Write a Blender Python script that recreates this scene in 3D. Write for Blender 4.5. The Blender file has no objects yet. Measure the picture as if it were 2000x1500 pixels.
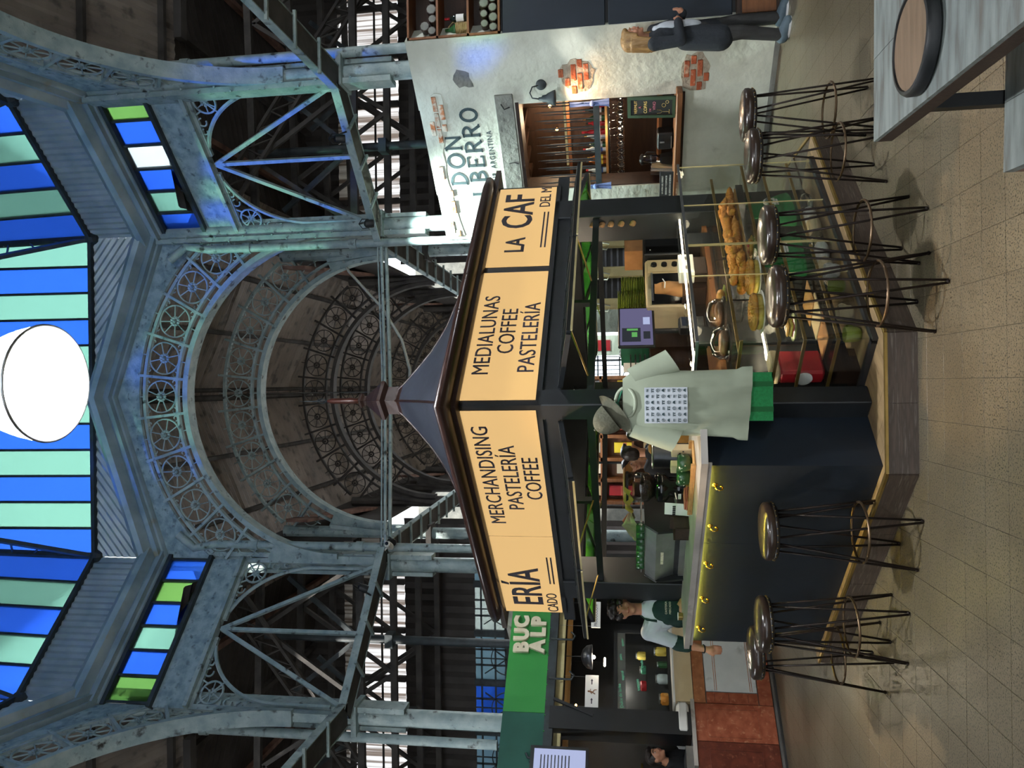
import bpy, bmesh, math, random
from mathutils import Matrix, Vector, noise
random.seed(11)
S = bpy.context.scene
COL = S.collection
PI = math.pi
R = math.radians
C45 = math.sqrt(.5)

# ------------------------------------------------------------------ camera
def make_camera(pitch=8.4, roll=.75, h=1.55, f=1510.0):
    p, r = R(pitch), R(roll)
    fwd = Vector((0, math.cos(p), math.sin(p)))
    r0 = Vector((1, 0, 0)); u0 = r0.cross(fwd)
    right = math.cos(r)*r0 - math.sin(r)*u0
    up = math.cos(r)*u0 + math.sin(r)*r0
    # the phone was held upright and the picture is stored lying on its side: world up points left
    m = Matrix((-up, right, -fwd)).transposed().to_4x4()
    m.translation = (0, 0, h)
    cd = bpy.data.cameras.new('camera'); cd.sensor_fit = 'HORIZONTAL'; cd.sensor_width = 36
    cd.lens = 36*f/2000; cd.clip_start = .05; cd.clip_end = 300
    co = bpy.data.objects.new('camera', cd); COL.objects.link(co); co.matrix_world = m
    S.camera = co
make_camera()

# ------------------------------------------------------------------ world, exposure
def make_world():
    w = bpy.data.worlds.new('daylight'); S.world = w; w.use_nodes = True
    nt = w.node_tree; nt.nodes.clear()
    out = nt.nodes.new('ShaderNodeOutputWorld'); bg = nt.nodes.new('ShaderNodeBackground')
    tc = nt.nodes.new('ShaderNodeTexCoord'); nz = nt.nodes.new('ShaderNodeTexNoise'); nz.inputs['Scale'].default_value = 2.2
    nz.inputs['Detail'].default_value = 3
    cr = nt.nodes.new('ShaderNodeValToRGB')
    cr.color_ramp.elements[0].position = .3; cr.color_ramp.elements[0].color = (.78, .9, 1, 1)
    cr.color_ramp.elements[1].position = .75; cr.color_ramp.elements[1].color = (1, 1, 1, 1)
    nt.links.new(tc.outputs['Generated'], nz.inputs['Vector']); nt.links.new(nz.outputs['Fac'], cr.inputs['Fac'])
    nt.links.new(cr.outputs['Color'], bg.inputs['Color']); bg.inputs['Strength'].default_value = 2.2
    nt.links.new(bg.outputs[0], out.inputs[0])
make_world()
S.view_settings.view_transform = 'Standard'; S.view_settings.look = 'None'
S.view_settings.gamma = 1; S.view_settings.use_curve_mapping = False
S.view_settings.exposure = 0.35
S.cycles.max_bounces = 3; S.cycles.diffuse_bounces = 2; S.cycles.glossy_bounces = 2; S.cycles.transmission_bounces = 3; S.cycles.transparent_max_bounces = 16
S.cycles.caustics_reflective = False; S.cycles.caustics_refractive = False; S.cycles.use_adaptive_sampling = True; S.cycles.adaptive_threshold = .12; S.cycles.adaptive_min_samples = 12; S.cycles.sample_clamp_indirect = 6
LAMP = 440
def make_sun():
    ld = bpy.data.lights.new('sun', 'SUN'); ld.energy = 9; ld.angle = R(1.5); ld.color = (1, .96, .88)
    o = bpy.data.objects.new('sun', ld); COL.objects.link(o); o.rotation_euler = Vector((5.7, 3.4, -3.6)).to_track_quat('-Z', 'Y').to_euler()
make_sun()

# ------------------------------------------------------------------ helpers: objects
def tag(o, label=None, cat=None, group=None, kind=None):
    if label: o['label'] = label
    if cat: o['category'] = cat
    if group: o['group'] = group
    if kind: o['kind'] = kind
    return o
def thing(name, label, cat, M=None, group=None, kind=None):
    o = bpy.data.objects.new(name, None); COL.objects.link(o); o.empty_display_size = .1
    if M is not None: o.matrix_world = M
    return tag(o, label, cat, group, kind)
def link(name, me, parent=None, M=None):
    o = bpy.data.objects.new(name, me); COL.objects.link(o)
    if parent is not None: o.parent = parent
    if M is not None:
        o.matrix_basis = M
    return o
def copy_tree(o, parent=None):
    c = o.copy(); COL.objects.link(c)
    if parent is not None:
        c.parent = parent
    for ch in o.children:
        copy_tree(ch, c)
    return c
def T(x, y, z=0): return Matrix.Translation((x, y, z))
def RZ(a): return Matrix.Rotation(R(a), 4, 'Z')
def RX(a): return Matrix.Rotation(R(a), 4, 'X')
def RY(a): return Matrix.Rotation(R(a), 4, 'Y')

class MB:
    """collects shapes; build() links them as one mesh object"""
    def __init__(s, M=None): s.v = []; s.f = []; s.M = M; s.mi = []; s.cur = 0
    def add(s, vs, fs, M=None):
        b = len(s.v)
        for p in vs:
            p = Vector(p)
            if M is not None: p = M @ p
            if s.M is not None: p = s.M @ p
            s.v.append(p)
        for f in fs: s.f.append([i+b for i in f]); s.mi.append(s.cur)
        return s
    def box(s, c, d, M=None):
        x, y, z = c; a, b, e = d[0]/2, d[1]/2, d[2]/2
        vs = [(x+i*a, y+j*b, z+k*e) for i in (-1, 1) for j in (-1, 1) for k in (-1, 1)]
        return s.add(vs, [(0,1,3,2),(4,6,7,5),(0,4,5,1),(2,3,7,6),(0,2,6,4),(1,5,7,3)], M)
    def bx(s, x0, x1, y0, y1, z0, z1, M=None):
        return s.box(((x0+x1)/2, (y0+y1)/2, (z0+z1)/2), (abs(x1-x0), abs(y1-y0), abs(z1-z0)), M)
    def bev(s, c, d, b, M=None):
        """box with chamfered vertical and top/bottom edges"""
        x, y, z = c; a, e, h = d[0]/2, d[1]/2, d[2]/2
        def ring(q, w):
            return [(x-a+q+w, y-e+q, w), (x+a-q-w, y-e+q, w), (x+a-q, y-e+q+w, w), (x+a-q, y+e-q-w, w), (x+a-q-w, y+e-q, w), (x-a+q+w, y+e-q, w), (x-a+q, y+e-q-w, w), (x-a+q, y-e+q+w, w)]
        vs = []
        for q, zz in ((b, z-h), (0, z-h+b), (0, z+h-b), (b, z+h)):
            vs += [(p[0], p[1], zz) for p in ring(q, b)]
        fs = [list(range(7, -1, -1)), list(range(24, 32))]
        for k in range(3):
            for i in range(8):
                j = (i+1) % 8; fs.append((k*8+i, k*8+j, k*8+8+j, k*8+8+i))
        return s.add(vs, fs, M)
    def bar(s, p0, p1, w, h, up=(0, 0, 1), M=None):
        p0, p1 = Vector(p0), Vector(p1); d = (p1-p0)
        L = d.length; d.normalize(); up = Vector(up)
        x = d.cross(up)
        if x.length < 1e-4: x = d.cross(Vector((1, 0, 0)))
        x.normalize(); u = x.cross(d)
        vs = []
        for p in (p0, p1):
            for i, j in ((-1,-1),(1,-1),(1,1),(-1,1)): vs.append(p + x*(i*w/2) + u*(j*h/2))
        return s.add(vs, [(3,2,1,0),(4,5,6,7),(0,1,5,4),(1,2,6,5),(2,3,7,6),(3,0,4,7)], M)
    def tube(s, pts, r, n=8, closed=False, M=None, cap=True):
        pts = [Vector(p) for p in pts]; m = len(pts)
        rs = r if isinstance(r, (list, tuple)) else [r]*m
        vs, fs = [], []; prev = None
        for i, p in enumerate(pts):
            if closed: d = pts[(i+1) % m]-pts[i-1]
            else: d = pts[min(i+1, m-1)]-pts[max(i-1, 0)]
            d.normalize()
            if prev is None:
                a = d.orthogonal().normalized()
            else:
                a = prev - d*prev.dot(d)
                if a.length < 1e-5: a = d.orthogonal()
                a.normalize()
            prev = a; b = d.cross(a)
            for k in range(n):
                t = 2*PI*k/n; vs.append(p + (a*math.cos(t)+b*math.sin(t))*rs[i])
        q = m if closed else m-1
        for i in range(q):
            j = (i+1) % m
            for k in range(n):
                l = (k+1) % n; fs.append((i*n+k, i*n+l, j*n+l, j*n+k))
        if not closed and cap:
            fs.append(list(range(n-1, -1, -1))); fs.append([(m-1)*n+k for k in range(n)])
        return s.add(vs, fs, M)
    def cyl(s, p0, p1, r0, r1=None, n=12, M=None):
        return s.tube([p0, p1], [r0, r0 if r1 is None else r1], n, False, M)
    def lathe(s, prof, n=20, M=None, a0=0, a1=2*PI, cap=True, sx=1, sy=1):
        full = abs(a1-a0-2*PI) < 1e-6
        k = n if full else n+1
        vs = [(r*math.cos(a0+(a1-a0)*i/n)*sx, r*math.sin(a0+(a1-a0)*i/n)*sy, z) for r, z in prof for i in range(k)]
        fs = []
        for j in range(len(prof)-1):
            for i in range(n):
                i2 = (i+1) % k; fs.append((j*k+i, j*k+i2, (j+1)*k+i2, (j+1)*k+i))
        if full and cap:
            if prof[0][0] > 1e-4: fs.append(list(range(k-1, -1, -1)))
            if prof[-1][0] > 1e-4: fs.append([(len(prof)-1)*k+i for i in range(k)])
        return s.add(vs, fs, M)
    def ball(s, c, r, n=10, m=6, M=None):
        rx, ry, rz = r if isinstance(r, (tuple, list)) else (r, r, r)
        vs = [(c[0], c[1], c[2]-rz)]
        for j in range(1, m):
            t = PI*j/m
            for i in range(n):
                a = 2*PI*i/n; vs.append((c[0]+rx*math.sin(t)*math.cos(a), c[1]+ry*math.sin(t)*math.sin(a), c[2]-rz*math.cos(t)))
        vs.append((c[0], c[1], c[2]+rz)); fs = []
        for i in range(n):
            fs.append((0, 1+(i+1) % n, 1+i))
            fs.append((len(vs)-1, 1+(m-2)*n+i, 1+(m-2)*n+(i+1) % n))
            for j in range(m-2): fs.append((1+j*n+i, 1+j*n+(i+1) % n, 1+(j+1)*n+(i+1) % n, 1+(j+1)*n+i))
        return s.add(vs, fs, M)
    def torus(s, R0, r, n=24, k=6, M=None, a0=0, a1=2*PI, sx=1, sy=1):
        cl = abs(a1-a0-2*PI) < 1e-6
        pts = [(R0*math.cos(a0+(a1-a0)*i/n)*sx, R0*math.sin(a0+(a1-a0)*i/n)*sy, 0) for i in range(n if cl else n+1)]
        return s.tube(pts, r, k, cl, M)
    def prism(s, poly, z0, z1, M=None):
        n = len(poly)
        vs = [(p[0], p[1], z0) for p in poly]+[(p[0], p[1], z1) for p in poly]
        fs = [list(range(n-1, -1, -1)), list(range(n, 2*n))]
        for i in range(n):
            j = (i+1) % n; fs.append((i, j, n+j, n+i))
        return s.add(vs, fs, M)
    def slab(s, poly, y0, y1, M=None):
        """polygon in x,z extruded along y"""
        n = len(poly)
        vs = [(p[0], y0, p[1]) for p in poly]+[(p[0], y1, p[1]) for p in poly]
        fs = [list(range(n)), list(range(2*n-1, n-1, -1))]
        for i in range(n):
            j = (i+1) % n; fs.append((j, i, n+i, n+j))
        return s.add(vs, fs, M)
    def grid(s, fn, nu, nv, M=None, closed_u=False):
        vs = [fn(i/nu, j/nv) for j in range(nv+1) for i in range(nu+(0 if closed_u else 1))]
        k = nu if closed_u else nu+1; fs = []
        for j in range(nv):
            for i in range(nu):
                i2 = (i+1) % k; fs.append((j*k+i, j*k+i2, (j+1)*k+i2, (j+1)*k+i))
        return s.add(vs, fs, M)
    def strip(s, inner, outer, y0, y1, M=None):
        """solid between two matching polylines in x,z, extruded along y"""
        n = len(inner)
        vs = [(p[0], y, p[1]) for y in (y0, y1) for pl in (inner, outer) for p in pl]
        fs = []
        for i in range(n-1):
            a, b, c, d = i, i+1, n+i+1, n+i
            fs += [(a, b, c, d), (2*n+d, 2*n+c, 2*n+b, 2*n+a), (b, a, 2*n+a, 2*n+b), (d, c, 2*n+c, 2*n+d)]
        fs += [(0, n, 3*n, 2*n), (n-1, 3*n-1, 4*n-1, 2*n-1)]
        return s.add(vs, fs, M)
    def mesh(s, name, mats, smooth=False):
        me = bpy.data.meshes.new(name); me.from_pydata([tuple(p) for p in s.v], [], s.f)
        for m in (mats if isinstance(mats, (list, tuple)) else [mats]): me.materials.append(MT(m))
        if s.cur: me.polygons.foreach_set('material_index', s.mi)
        if smooth:
            me.polygons.foreach_set('use_smooth', [True]*len(me.polygons))
            if smooth is not True:
                try: me.set_sharp_from_angle(angle=R(smooth))
                except Exception: pass
        me.update()
        return me
    def build(s, name, mats, parent=None, smooth=False, M=None):
        return link(name, s.mesh(name, mats, smooth), parent, M)

def arc(cx, cz, r, a0, a1, n):
    """angles in degrees from straight up, clockwise; returns x,z points"""
    return [(cx+r*math.sin(R(a0+(a1-a0)*i/n)), cz+r*math.cos(R(a0+(a1-a0)*i/n))) for i in range(n+1)]

# ------------------------------------------------------------------ materials
def lin(h):
    h = h.lstrip('#'); o = []
    for i in (0, 2, 4):
        c = int(h[i:i+2], 16)/255; o.append(c/12.92 if c <= .04045 else ((c+.055)/1.055)**2.4)
    return (*o, 1)
MATS = {}
def MT(m): return MATS[m] if isinstance(m, str) else m
def mat(name, c1, c2=None, rough=.6, metal=0, scale=6, detail=5, lo=.35, hi=.65, bump=0, bscale=None, stretch=None, emit=None, es=0, spec=None, coat=0, c3=None, s3=2.0, lo3=.55, hi3=.7, tex='noise', world=False, rand=0):
    m = bpy.data.materials.new(name); m.use_nodes = True; nt = m.node_tree
    b = nt.nodes['Principled BSDF']; N = nt.nodes.new; L = nt.links.new
    b.inputs['Roughness'].default_value = rough; b.inputs['Metallic'].default_value = metal
    if spec is not None: b.inputs['Specular IOR Level'].default_value = spec
    if coat: b.inputs['Coat Weight'].default_value = coat; b.inputs['Coat Roughness'].default_value = .12
    c1 = lin(c1) if isinstance(c1, str) else c1
    b.inputs['Base Color'].default_value = c1
    tc = N('ShaderNodeTexCoord'); mp = N('ShaderNodeMapping'); 
    if world: gp = N('ShaderNodeNewGeometry'); L(gp.outputs['Position'], mp.inputs['Vector'])
    else: L(tc.outputs['Object'], mp.inputs['Vector'])
    if stretch: mp.inputs['Scale'].default_value = stretch
    if c2 is not None:
        c2 = lin(c2) if isinstance(c2, str) else c2
        if tex == 'noise':
            nz = N('ShaderNodeTexNoise'); nz.inputs['Scale'].default_value = scale; nz.inputs['Detail'].default_value = detail; fo = nz.outputs['Fac']
        else:
            nz = N('ShaderNodeTexVoronoi'); nz.inputs['Scale'].default_value = scale; fo = nz.outputs['Distance']
        L(mp.outputs['Vector'], nz.inputs['Vector'])
        cr = N('ShaderNodeValToRGB'); e = cr.color_ramp.elements
        e[0].position = lo; e[0].color = c1; e[1].position = hi; e[1].color = c2
        L(fo, cr.inputs['Fac']); col = cr.outputs['Color']
        if c3 is not None:
            c3 = lin(c3) if isinstance(c3, str) else c3
            n3 = N('ShaderNodeTexNoise'); n3.inputs['Scale'].default_value = s3; n3.inputs['Detail'].default_value = 6
            L(mp.outputs['Vector'], n3.inputs['Vector'])
            r3 = N('ShaderNodeMapRange'); r3.inputs[1].default_value = lo3; r3.inputs[2].default_value = hi3
            L(n3.outputs['Fac'], r3.inputs[0])
            mx = N('ShaderNodeMix'); mx.data_type = 'RGBA'; L(r3.outputs[0], mx.inputs[0]); L(col, mx.inputs[6]); mx.inputs[7].default_value = c3
            col = mx.outputs[2]
        if rand:
            oi = N('ShaderNodeObjectInfo'); hv = N('ShaderNodeHueSaturation'); rr = N('ShaderNodeMapRange'); rr.inputs[3].default_value = 1-rand; rr.inputs[4].default_value = 1+rand
            L(oi.outputs['Random'], rr.inputs[0]); L(rr.outputs[0], hv.inputs['Value']); L(col, hv.inputs['Color']); col = hv.outputs['Color']
        L(col, b.inputs['Base Color'])
        if emit is True: L(col, b.inputs['Emission Color']); b.inputs['Emission Strength'].default_value = es
    if emit is not None and emit is not True:
        b.inputs['Emission Color'].default_value = lin(emit) if isinstance(emit, str) else emit; b.inputs['Emission Strength'].default_value = es
    if bump:
        n2 = N('ShaderNodeTexNoise'); n2.inputs['Scale'].default_value = bscale or scale*3; n2.inputs['Detail'].default_value = 4
        L(mp.outputs['Vector'], n2.inputs['Vector'])
        bp = N('ShaderNodeBump'); bp.inputs['Strength'].default_value = bump; bp.inputs['Distance'].default_value = .02
        L(n2.outputs['Fac'], bp.inputs['Height']); L(bp.outputs[0], b.inputs['Normal'])
    MATS[name] = m
    return m
def glass(name, col, mixf=.12, rough=.02, transl=0.0, diff=0.0, stripes=False):
    """thin pane: coloured see-through with a reflective surface and some scatter"""
    m = bpy.data.materials.new(name); m.use_nodes = True; nt = m.node_tree; nt.nodes.clear(); N = nt.nodes.new; L = nt.links.new
    out = N('ShaderNodeOutputMaterial'); tr = N('ShaderNodeBsdfTransparent'); gl = N('ShaderNodeBsdfGlossy'); fr = N('ShaderNodeFresnel')
    col = lin(col) if isinstance(col, str) else col
    tr.inputs[0].default_value = col; gl.inputs['Roughness'].default_value = rough; fr.inputs[0].default_value = 1.45
    base = tr.outputs[0]
    if transl:
        ts = N('ShaderNodeBsdfTranslucent'); ts.inputs[0].default_value = col
        nz = N('ShaderNodeTexNoise'); nz.inputs['Scale'].default_value = 45; tc = N('ShaderNodeTexCoord'); L(tc.outputs['Object'], nz.inputs['Vector'])
        bp = N('ShaderNodeBump'); bp.inputs['Strength'].default_value = .25; L(nz.outputs['Fac'], bp.inputs['Height']); L(bp.outputs[0], gl.inputs['Normal'])
        mx = N('ShaderNodeMixShader'); mx.inputs[0].default_value = transl; L(base, mx.inputs[1]); L(ts.outputs[0], mx.inputs[2]); base = mx.outputs[0]
    if diff:
        df = N('ShaderNodeBsdfDiffuse'); df.inputs[0].default_value = col; md = N('ShaderNodeMixShader'); md.inputs[0].default_value = diff; L(base, md.inputs[1]); L(df.outputs[0], md.inputs[2]); base = md.outputs[0]
    if stripes:
        mp = N('ShaderNodeMapping'); mp.inputs['Scale'].default_value = (16, 0, .25); L(tc.outputs['Object'], mp.inputs['Vector']); ns = N('ShaderNodeTexNoise'); ns.inputs['Scale'].default_value = 1; ns.inputs['Detail'].default_value = 3; L(mp.outputs[0], ns.inputs['Vector'])
        cr = N('ShaderNodeValToRGB'); cr.color_ramp.elements[0].position = .42; cr.color_ramp.elements[0].color = (.22, .17, .14, 1); cr.color_ramp.elements[1].position = .58; cr.color_ramp.elements[1].color = (.92, .88, .86, 1); L(ns.outputs['Fac'], cr.inputs['Fac']); L(cr.outputs[0], tr.inputs[0]); L(cr.outputs[0], ts.inputs[0])
    mm = N('ShaderNodeMath'); mm.operation = 'MULTIPLY'; mm.inputs[1].default_value = mixf/.04*.5; L(fr.outputs[0], mm.inputs[0])
    mn = N('ShaderNodeMath'); mn.operation = 'MINIMUM'; mn.inputs[1].default_value = .85; L(mm.outputs[0], mn.inputs[0])
    m2 = N('ShaderNodeMixShader'); L(mn.outputs[0], m2.inputs[0]); L(base, m2.inputs[1]); L(gl.outputs[0], m2.inputs[2])
    L(m2.outputs[0], out.inputs[0]); MATS[name] = m
    return m
def emis(name, col, s):
    m = bpy.data.materials.new(name); m.use_nodes = True; nt = m.node_tree; nt.nodes.clear()
    o = nt.nodes.new('ShaderNodeOutputMaterial'); e = nt.nodes.new('ShaderNodeEmission')
    e.inputs[0].default_value = lin(col) if isinstance(col, str) else col; e.inputs[1].default_value = s
    nt.links.new(e.outputs[0], o.inputs[0]); MATS[name] = m

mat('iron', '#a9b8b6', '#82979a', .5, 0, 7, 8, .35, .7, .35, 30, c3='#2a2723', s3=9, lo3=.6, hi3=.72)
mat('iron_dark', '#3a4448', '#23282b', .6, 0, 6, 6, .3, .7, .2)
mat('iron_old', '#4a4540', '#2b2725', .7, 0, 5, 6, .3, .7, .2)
mat('plate', '#a3b6ba', '#7d949c', .6, 0, 9, 9, .4, .62, .4, 40, c3='#46545a', s3=14, lo3=.58, hi3=.75)
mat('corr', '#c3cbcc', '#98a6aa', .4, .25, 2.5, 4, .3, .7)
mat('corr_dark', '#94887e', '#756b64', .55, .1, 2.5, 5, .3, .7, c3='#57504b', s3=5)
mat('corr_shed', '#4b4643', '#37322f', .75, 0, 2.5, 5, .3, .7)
mat('gutter', '#a9b8bb', '#84979d', .35, .2, 3, 5, .35, .65, c3='#9a937a', s3=4, lo3=.62, hi3=.75)
mat('rust_beam', '#8a6a5c', '#6a4c40', .7, 0, 5)
mat('plaster', '#d8dccf', '#bcc0b2', .85, 0, 2.2, 7, .35, .7, .5, 12, c3='#8d8d80', s3=3.2, lo3=.62, hi3=.8)
mat('plaster_grey', '#8c8d86', '#6c6e6a', .9, 0, 4, 7, .35, .7, .6, 14)
mat('brick', '#b5623f', '#9a4a2d', .9, 0, 9, 5, .3, .7, .5, 30, world=True, rand=.2, c3='#c9a88e', s3=14)
mat('brick_pale', '#c98a63', '#b8764f', .9, 0, 9, 5, .3, .7, .5, 30, world=True, rand=.2, c3='#d8d3c2', s3=12, lo3=.45, hi3=.6)
mat('mortar', '#b3a896', '#8f8474', .95, 0, 12, 6, .3, .7, .6, 40)
mat('wood', '#8a5a36', '#6b4124', .5, 0, 3, 8, .3, .7, .15, 20, stretch=(1, 8, 8))
mat('wood_dark', '#3c2a20', '#2a1c15', .5, 0, 3, 8, .3, .7, .15, 20, stretch=(1, 8, 8))
mat('wood_light', '#c99a60', '#ad7d45', .5, 0, 3, 8, .3, .7, .1, 20, stretch=(1, 8, 8))
mat('timber_pale', '#d9cf9e', '#b9ab78', .7, 0, 4, 6, .3, .7, .2, 18, stretch=(1, 1, .3))
mat('roof_brown', '#33201a', '#241510', .3, .1, 5, 5, .3, .7, .05)
mat('finial', '#4a2419', '#351a12', .35, 0, 5)
mat('roof_sheet', '#4d505b', '#3b3c45', .42, .3, 2.2, 6, .3, .7, .08, 8)
mat('black', '#15181b', '#101214', .5)
mat('black_gloss', '#0d0e10', None, .15)
mat('navy', '#17222e', '#131d27', .55, 0, 3, 4, .3, .7, .05, 20)
mat('frame_black', '#22262a', '#1a1d20', .45, .1, 5)
mat('marble_top', '#b9b4ac', '#9a948d', .3, 0, 3.5, 8, .35, .7, 0, c3='#7c756f', s3=6, lo3=.6, hi3=.75)
mat('marble_white', '#d9dddb', '#c6cccb', .3, 0, 3, 9, .4, .7, 0, c3='#9aa09f', s3=5, lo3=.62, hi3=.75)
mat('marble_red', '#a65f45', '#8a4630', .32, 0, 14, 9, .35, .65, 0, c3='#c08a6d', s3=22, lo3=.6, hi3=.75)
mat('marble_dark', '#70382a', '#58291e', .32, 0, 14, 9, .35, .65, 0, c3='#8e5a45', s3=22, lo3=.6, hi3=.75)
mat('marble_tan', '#b5794f', '#9c6240', .32, 0, 12, 9, .35, .65, 0, c3='#c9976d', s3=20, lo3=.6, hi3=.75)
mat('terrazzo', '#746a57', '#625846', .36, 0, 1.2, 6, .3, .7, .05, 120, c3='#28231d', s3=115, lo3=.53, hi3=.62, world=True, rand=.04)
mat('grout', '#605848', '#544c3f', .9, 0, 20, world=True)
mat('plank', '#5d4f45', '#40362f', .45, 0, 3, 9, .35, .65, .08, 30, stretch=(2, 2, 26), c3='#756a60', s3=3, world=True, rand=.15)
mat('plank_top', '#a58a64', '#8a7252', .5, 0, 3, 9, .35, .65, .05, 30, stretch=(1.2, 6, 6))
mat('brass', '#c9a24a', None, .22, 1)
mat('brass_matt', '#b7995a', '#9d8248', .35, .8, 8)
mat('steel', '#b6b8ba', '#9a9c9e', .28, .9, 5)
mat('steel_dark', '#5a5c60', '#44464a', .4, .8, 4)
mat('leather', '#3a2c24', '#241b17', .28, 0, 8, 6, .3, .7, .12, 35, c3='#5a4632', s3=5, coat=.4)
mat('seat_edge', '#1c1714', '#120f0d', .45, 0, 8)
mat('stool_iron', '#2d221d', '#1d1613', .5, .5, 8)
mat('stool_ring', '#7a6550', '#54422f', .35, .8, 10)
mat('table_wood', '#7f8683', '#606765', .6, 0, 3, 9, .35, .65, .15, 30, stretch=(1.5, 9, 9), c3='#5b554e', s3=3, lo3=.55, hi3=.75)
mat('table_edge', '#3e2c22', '#2b1d16', .6, 0, 4, 8, .3, .7, .2, 25, stretch=(1, 8, 8))
mat('tray_wood', '#7c6650', '#64503c', .55, 0, 4, 8, .3, .7, .1, 30, stretch=(1, 9, 1))
mat('letter_dark', '#2b2230', None, .6)
mat('letter_don', '#3f5257', '#33454a', .8, 0, 20)
mat('letter_cream', '#e6dfc8', '#d6ccb0', .6, 0, 10)
mat('green_sign', '#2f8f3f', '#2a8a3c', .55, 0, 2)
mat('green_deep', '#12594a', '#0f5041', .6, 0, 2)
mat('green_bag', '#1f8f4e', '#187a40', .75, 0, 60, 3, .3, .7, .3, 160)
mat('green_bag_dark', '#12612f', None, .8)
mat('green_cup', '#2c5a36', '#24492d', .3, 0, 5, coat=.4)
mat('white_paint', '#e4e4df', '#d2d2cc', .6, 0, 3)
mat('white_card', '#e8e8e4', None, .7)
mat('cream', '#d9c7a2', '#c9b58d', .5, 0, 4)
mat('kraft', '#c08a55', '#a87443', .8, 0, 6)
mat('kraft_dark', '#8a5c35', '#74492a', .8, 0, 6)
mat('sage', '#a3ac97', '#959e8a', .85, 0, 5, 5, .3, .7, .15, 14)
mat('sage_dark', '#5f5f4f', '#4f4f41', .9, 0, 12, 5, .3, .7, .3, 60)
mat('skin', '#c48d70', '#b57d62', .55, 0, 9)
mat('skin2', '#b98466', '#a87458', .55, 0, 9)
mat('hair_dark', '#17120f', '#241a15', .45, 0, 30, 4, .3, .7, .5, 60, stretch=(1, 1, .2))
mat('hair_blond', '#a98553', '#7a5a34', .5, 0, 22, 5, .3, .7, .6, 50, stretch=(1, 1, .15))
mat('coat', '#2a2f36', '#23282e', .9, 0, 14, 5, .3, .7, .25, 40)
mat('trousers', '#3a3a3a', '#2f2f2f', .9, 0, 10, 5, .3, .7, .2, 30)
mat('shoe', '#5c6d78', '#4a5a66', .7, 0, 9)
mat('sole', '#d8dadb', None, .6)
mat('apron', '#10332c', '#0c2a24', .85, 0, 10, 5, .3, .7, .15, 30)
mat('shirt_white', '#c9cfd6', '#b5bcc4', .85, 0, 6)
mat('black_cloth', '#15161a', '#0f1013', .85, 0, 8)
mat('yellow_cloth', '#d9a55a', '#c48f45', .85, 0, 8)
mat('salmon', '#c4705a', '#b0604c', .85, 0, 8)
mat('linen', '#b3a78c', '#9b8f75', .9, 0, 14, 5, .3, .7, .4, 50)
mat('pastry', '#d9923a', '#b86e22', .55, 0, 16, 6, .3, .7, .4, 40, c3='#e8b566', s3=10)
mat('biscuit', '#d0993f', '#b97f2c', .6, 0, 12, 6, .3, .7, .4, 40)
mat('custard', '#d8c25a', '#c8ac44', .5, 0, 10)
mat('chalk', '#22272a', '#1c2022', .8, 0, 6)
mat('chalk_yellow', '#d8c27a', None, .9)
mat('marker_mint', '#86f2c4', None, .6)
mat('chalk_pink', '#c77a93', None, .9)
mat('chalk_frame', '#2f4a35', '#273f2d', .6, 0, 6)
mat('olive_plate', '#8d9a3a', '#76832c', .45, 0, 5)
mat('crate_green', '#2f7a5c', '#266a4f', .5, 0, 5)
mat('red', '#b3202a', '#9c1a23', .45, 0, 5)
mat('blue_cloth', '#7f95c9', '#6c82b8', .8, 0, 8)
mat('cork', '#a8825a', '#8c6a46', .8, 0, 14)
mat('bottle_dark', '#1b2420', None, .12, coat=.3)
mat('bottle_green', '#2f5a34', None, .12, coat=.3)
mat('bottle_red', '#a3202a', None, .15, coat=.3)
mat('bottle_amber', '#8a4a1a', None, .12, coat=.3)
mat('bottle_clear', '#b9c6c9', None, .08, coat=.3)
mat('label_yellow', '#e3cf3a', None, .6)
mat('label_blue', '#3a5fa8', None, .6)
mat('wicker', '#b09968', '#8f794c', .8, 0, 30, 4, .3, .7, .5, 80)
mat('cable', '#c9c9bd', None, .6)
mat('beans', '#3a2012', '#1f1009', .4, 0, 60, 3, .4, .6, .6, 80)
glass('pane_blue', (.17, .37, .92, 1), .1, .08, .3)
glass('pane_green', (.46, .70, .62, 1), .1, .08, .3)
glass('pane_lime', (.40, .62, .30, 1), .1, .1, .3)
glass('pane_clear', (.85, .93, .95, 1), .1, .05, .25)
glass('pane_fibre', (.80, .74, .70, 1), .04, .3, .6, 0, True)
glass('glass', (.975, .985, .97, 1), .022, .02)
glass('glass_green', (.34, .72, .22, 1), .05, .08, .35)
glass('acrylic', (.96, .98, 1, 1), .05, .15, .8, .35)
glass('clear_cup', (.9, .93, .95, 1), .13, .05)
glass('pane_stain', (.45, .6, .7, 1), .06, .1, .4)
mat('sign_lit', '#8a6a3a', None, .07, 0, emit='#e6bd80', es=.70)
emis('led_warm', '#e8d050', 95)
emis('led_white', '#fff0d0', 14)
emis('bulb', '#fff1d8', 30)
emis('bulb_warm', '#ffb45a', 18)
emis('lamp_white', '#f4f8ff', 22)
emis('screen_menu', '#b9c3ea', .7)
emis('screen_pos', '#78749a', .55)
emis('screen_pos_dark', '#3d4148', .5)
emis('screen_pos_green', '#6fbf6a', .6)
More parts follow.
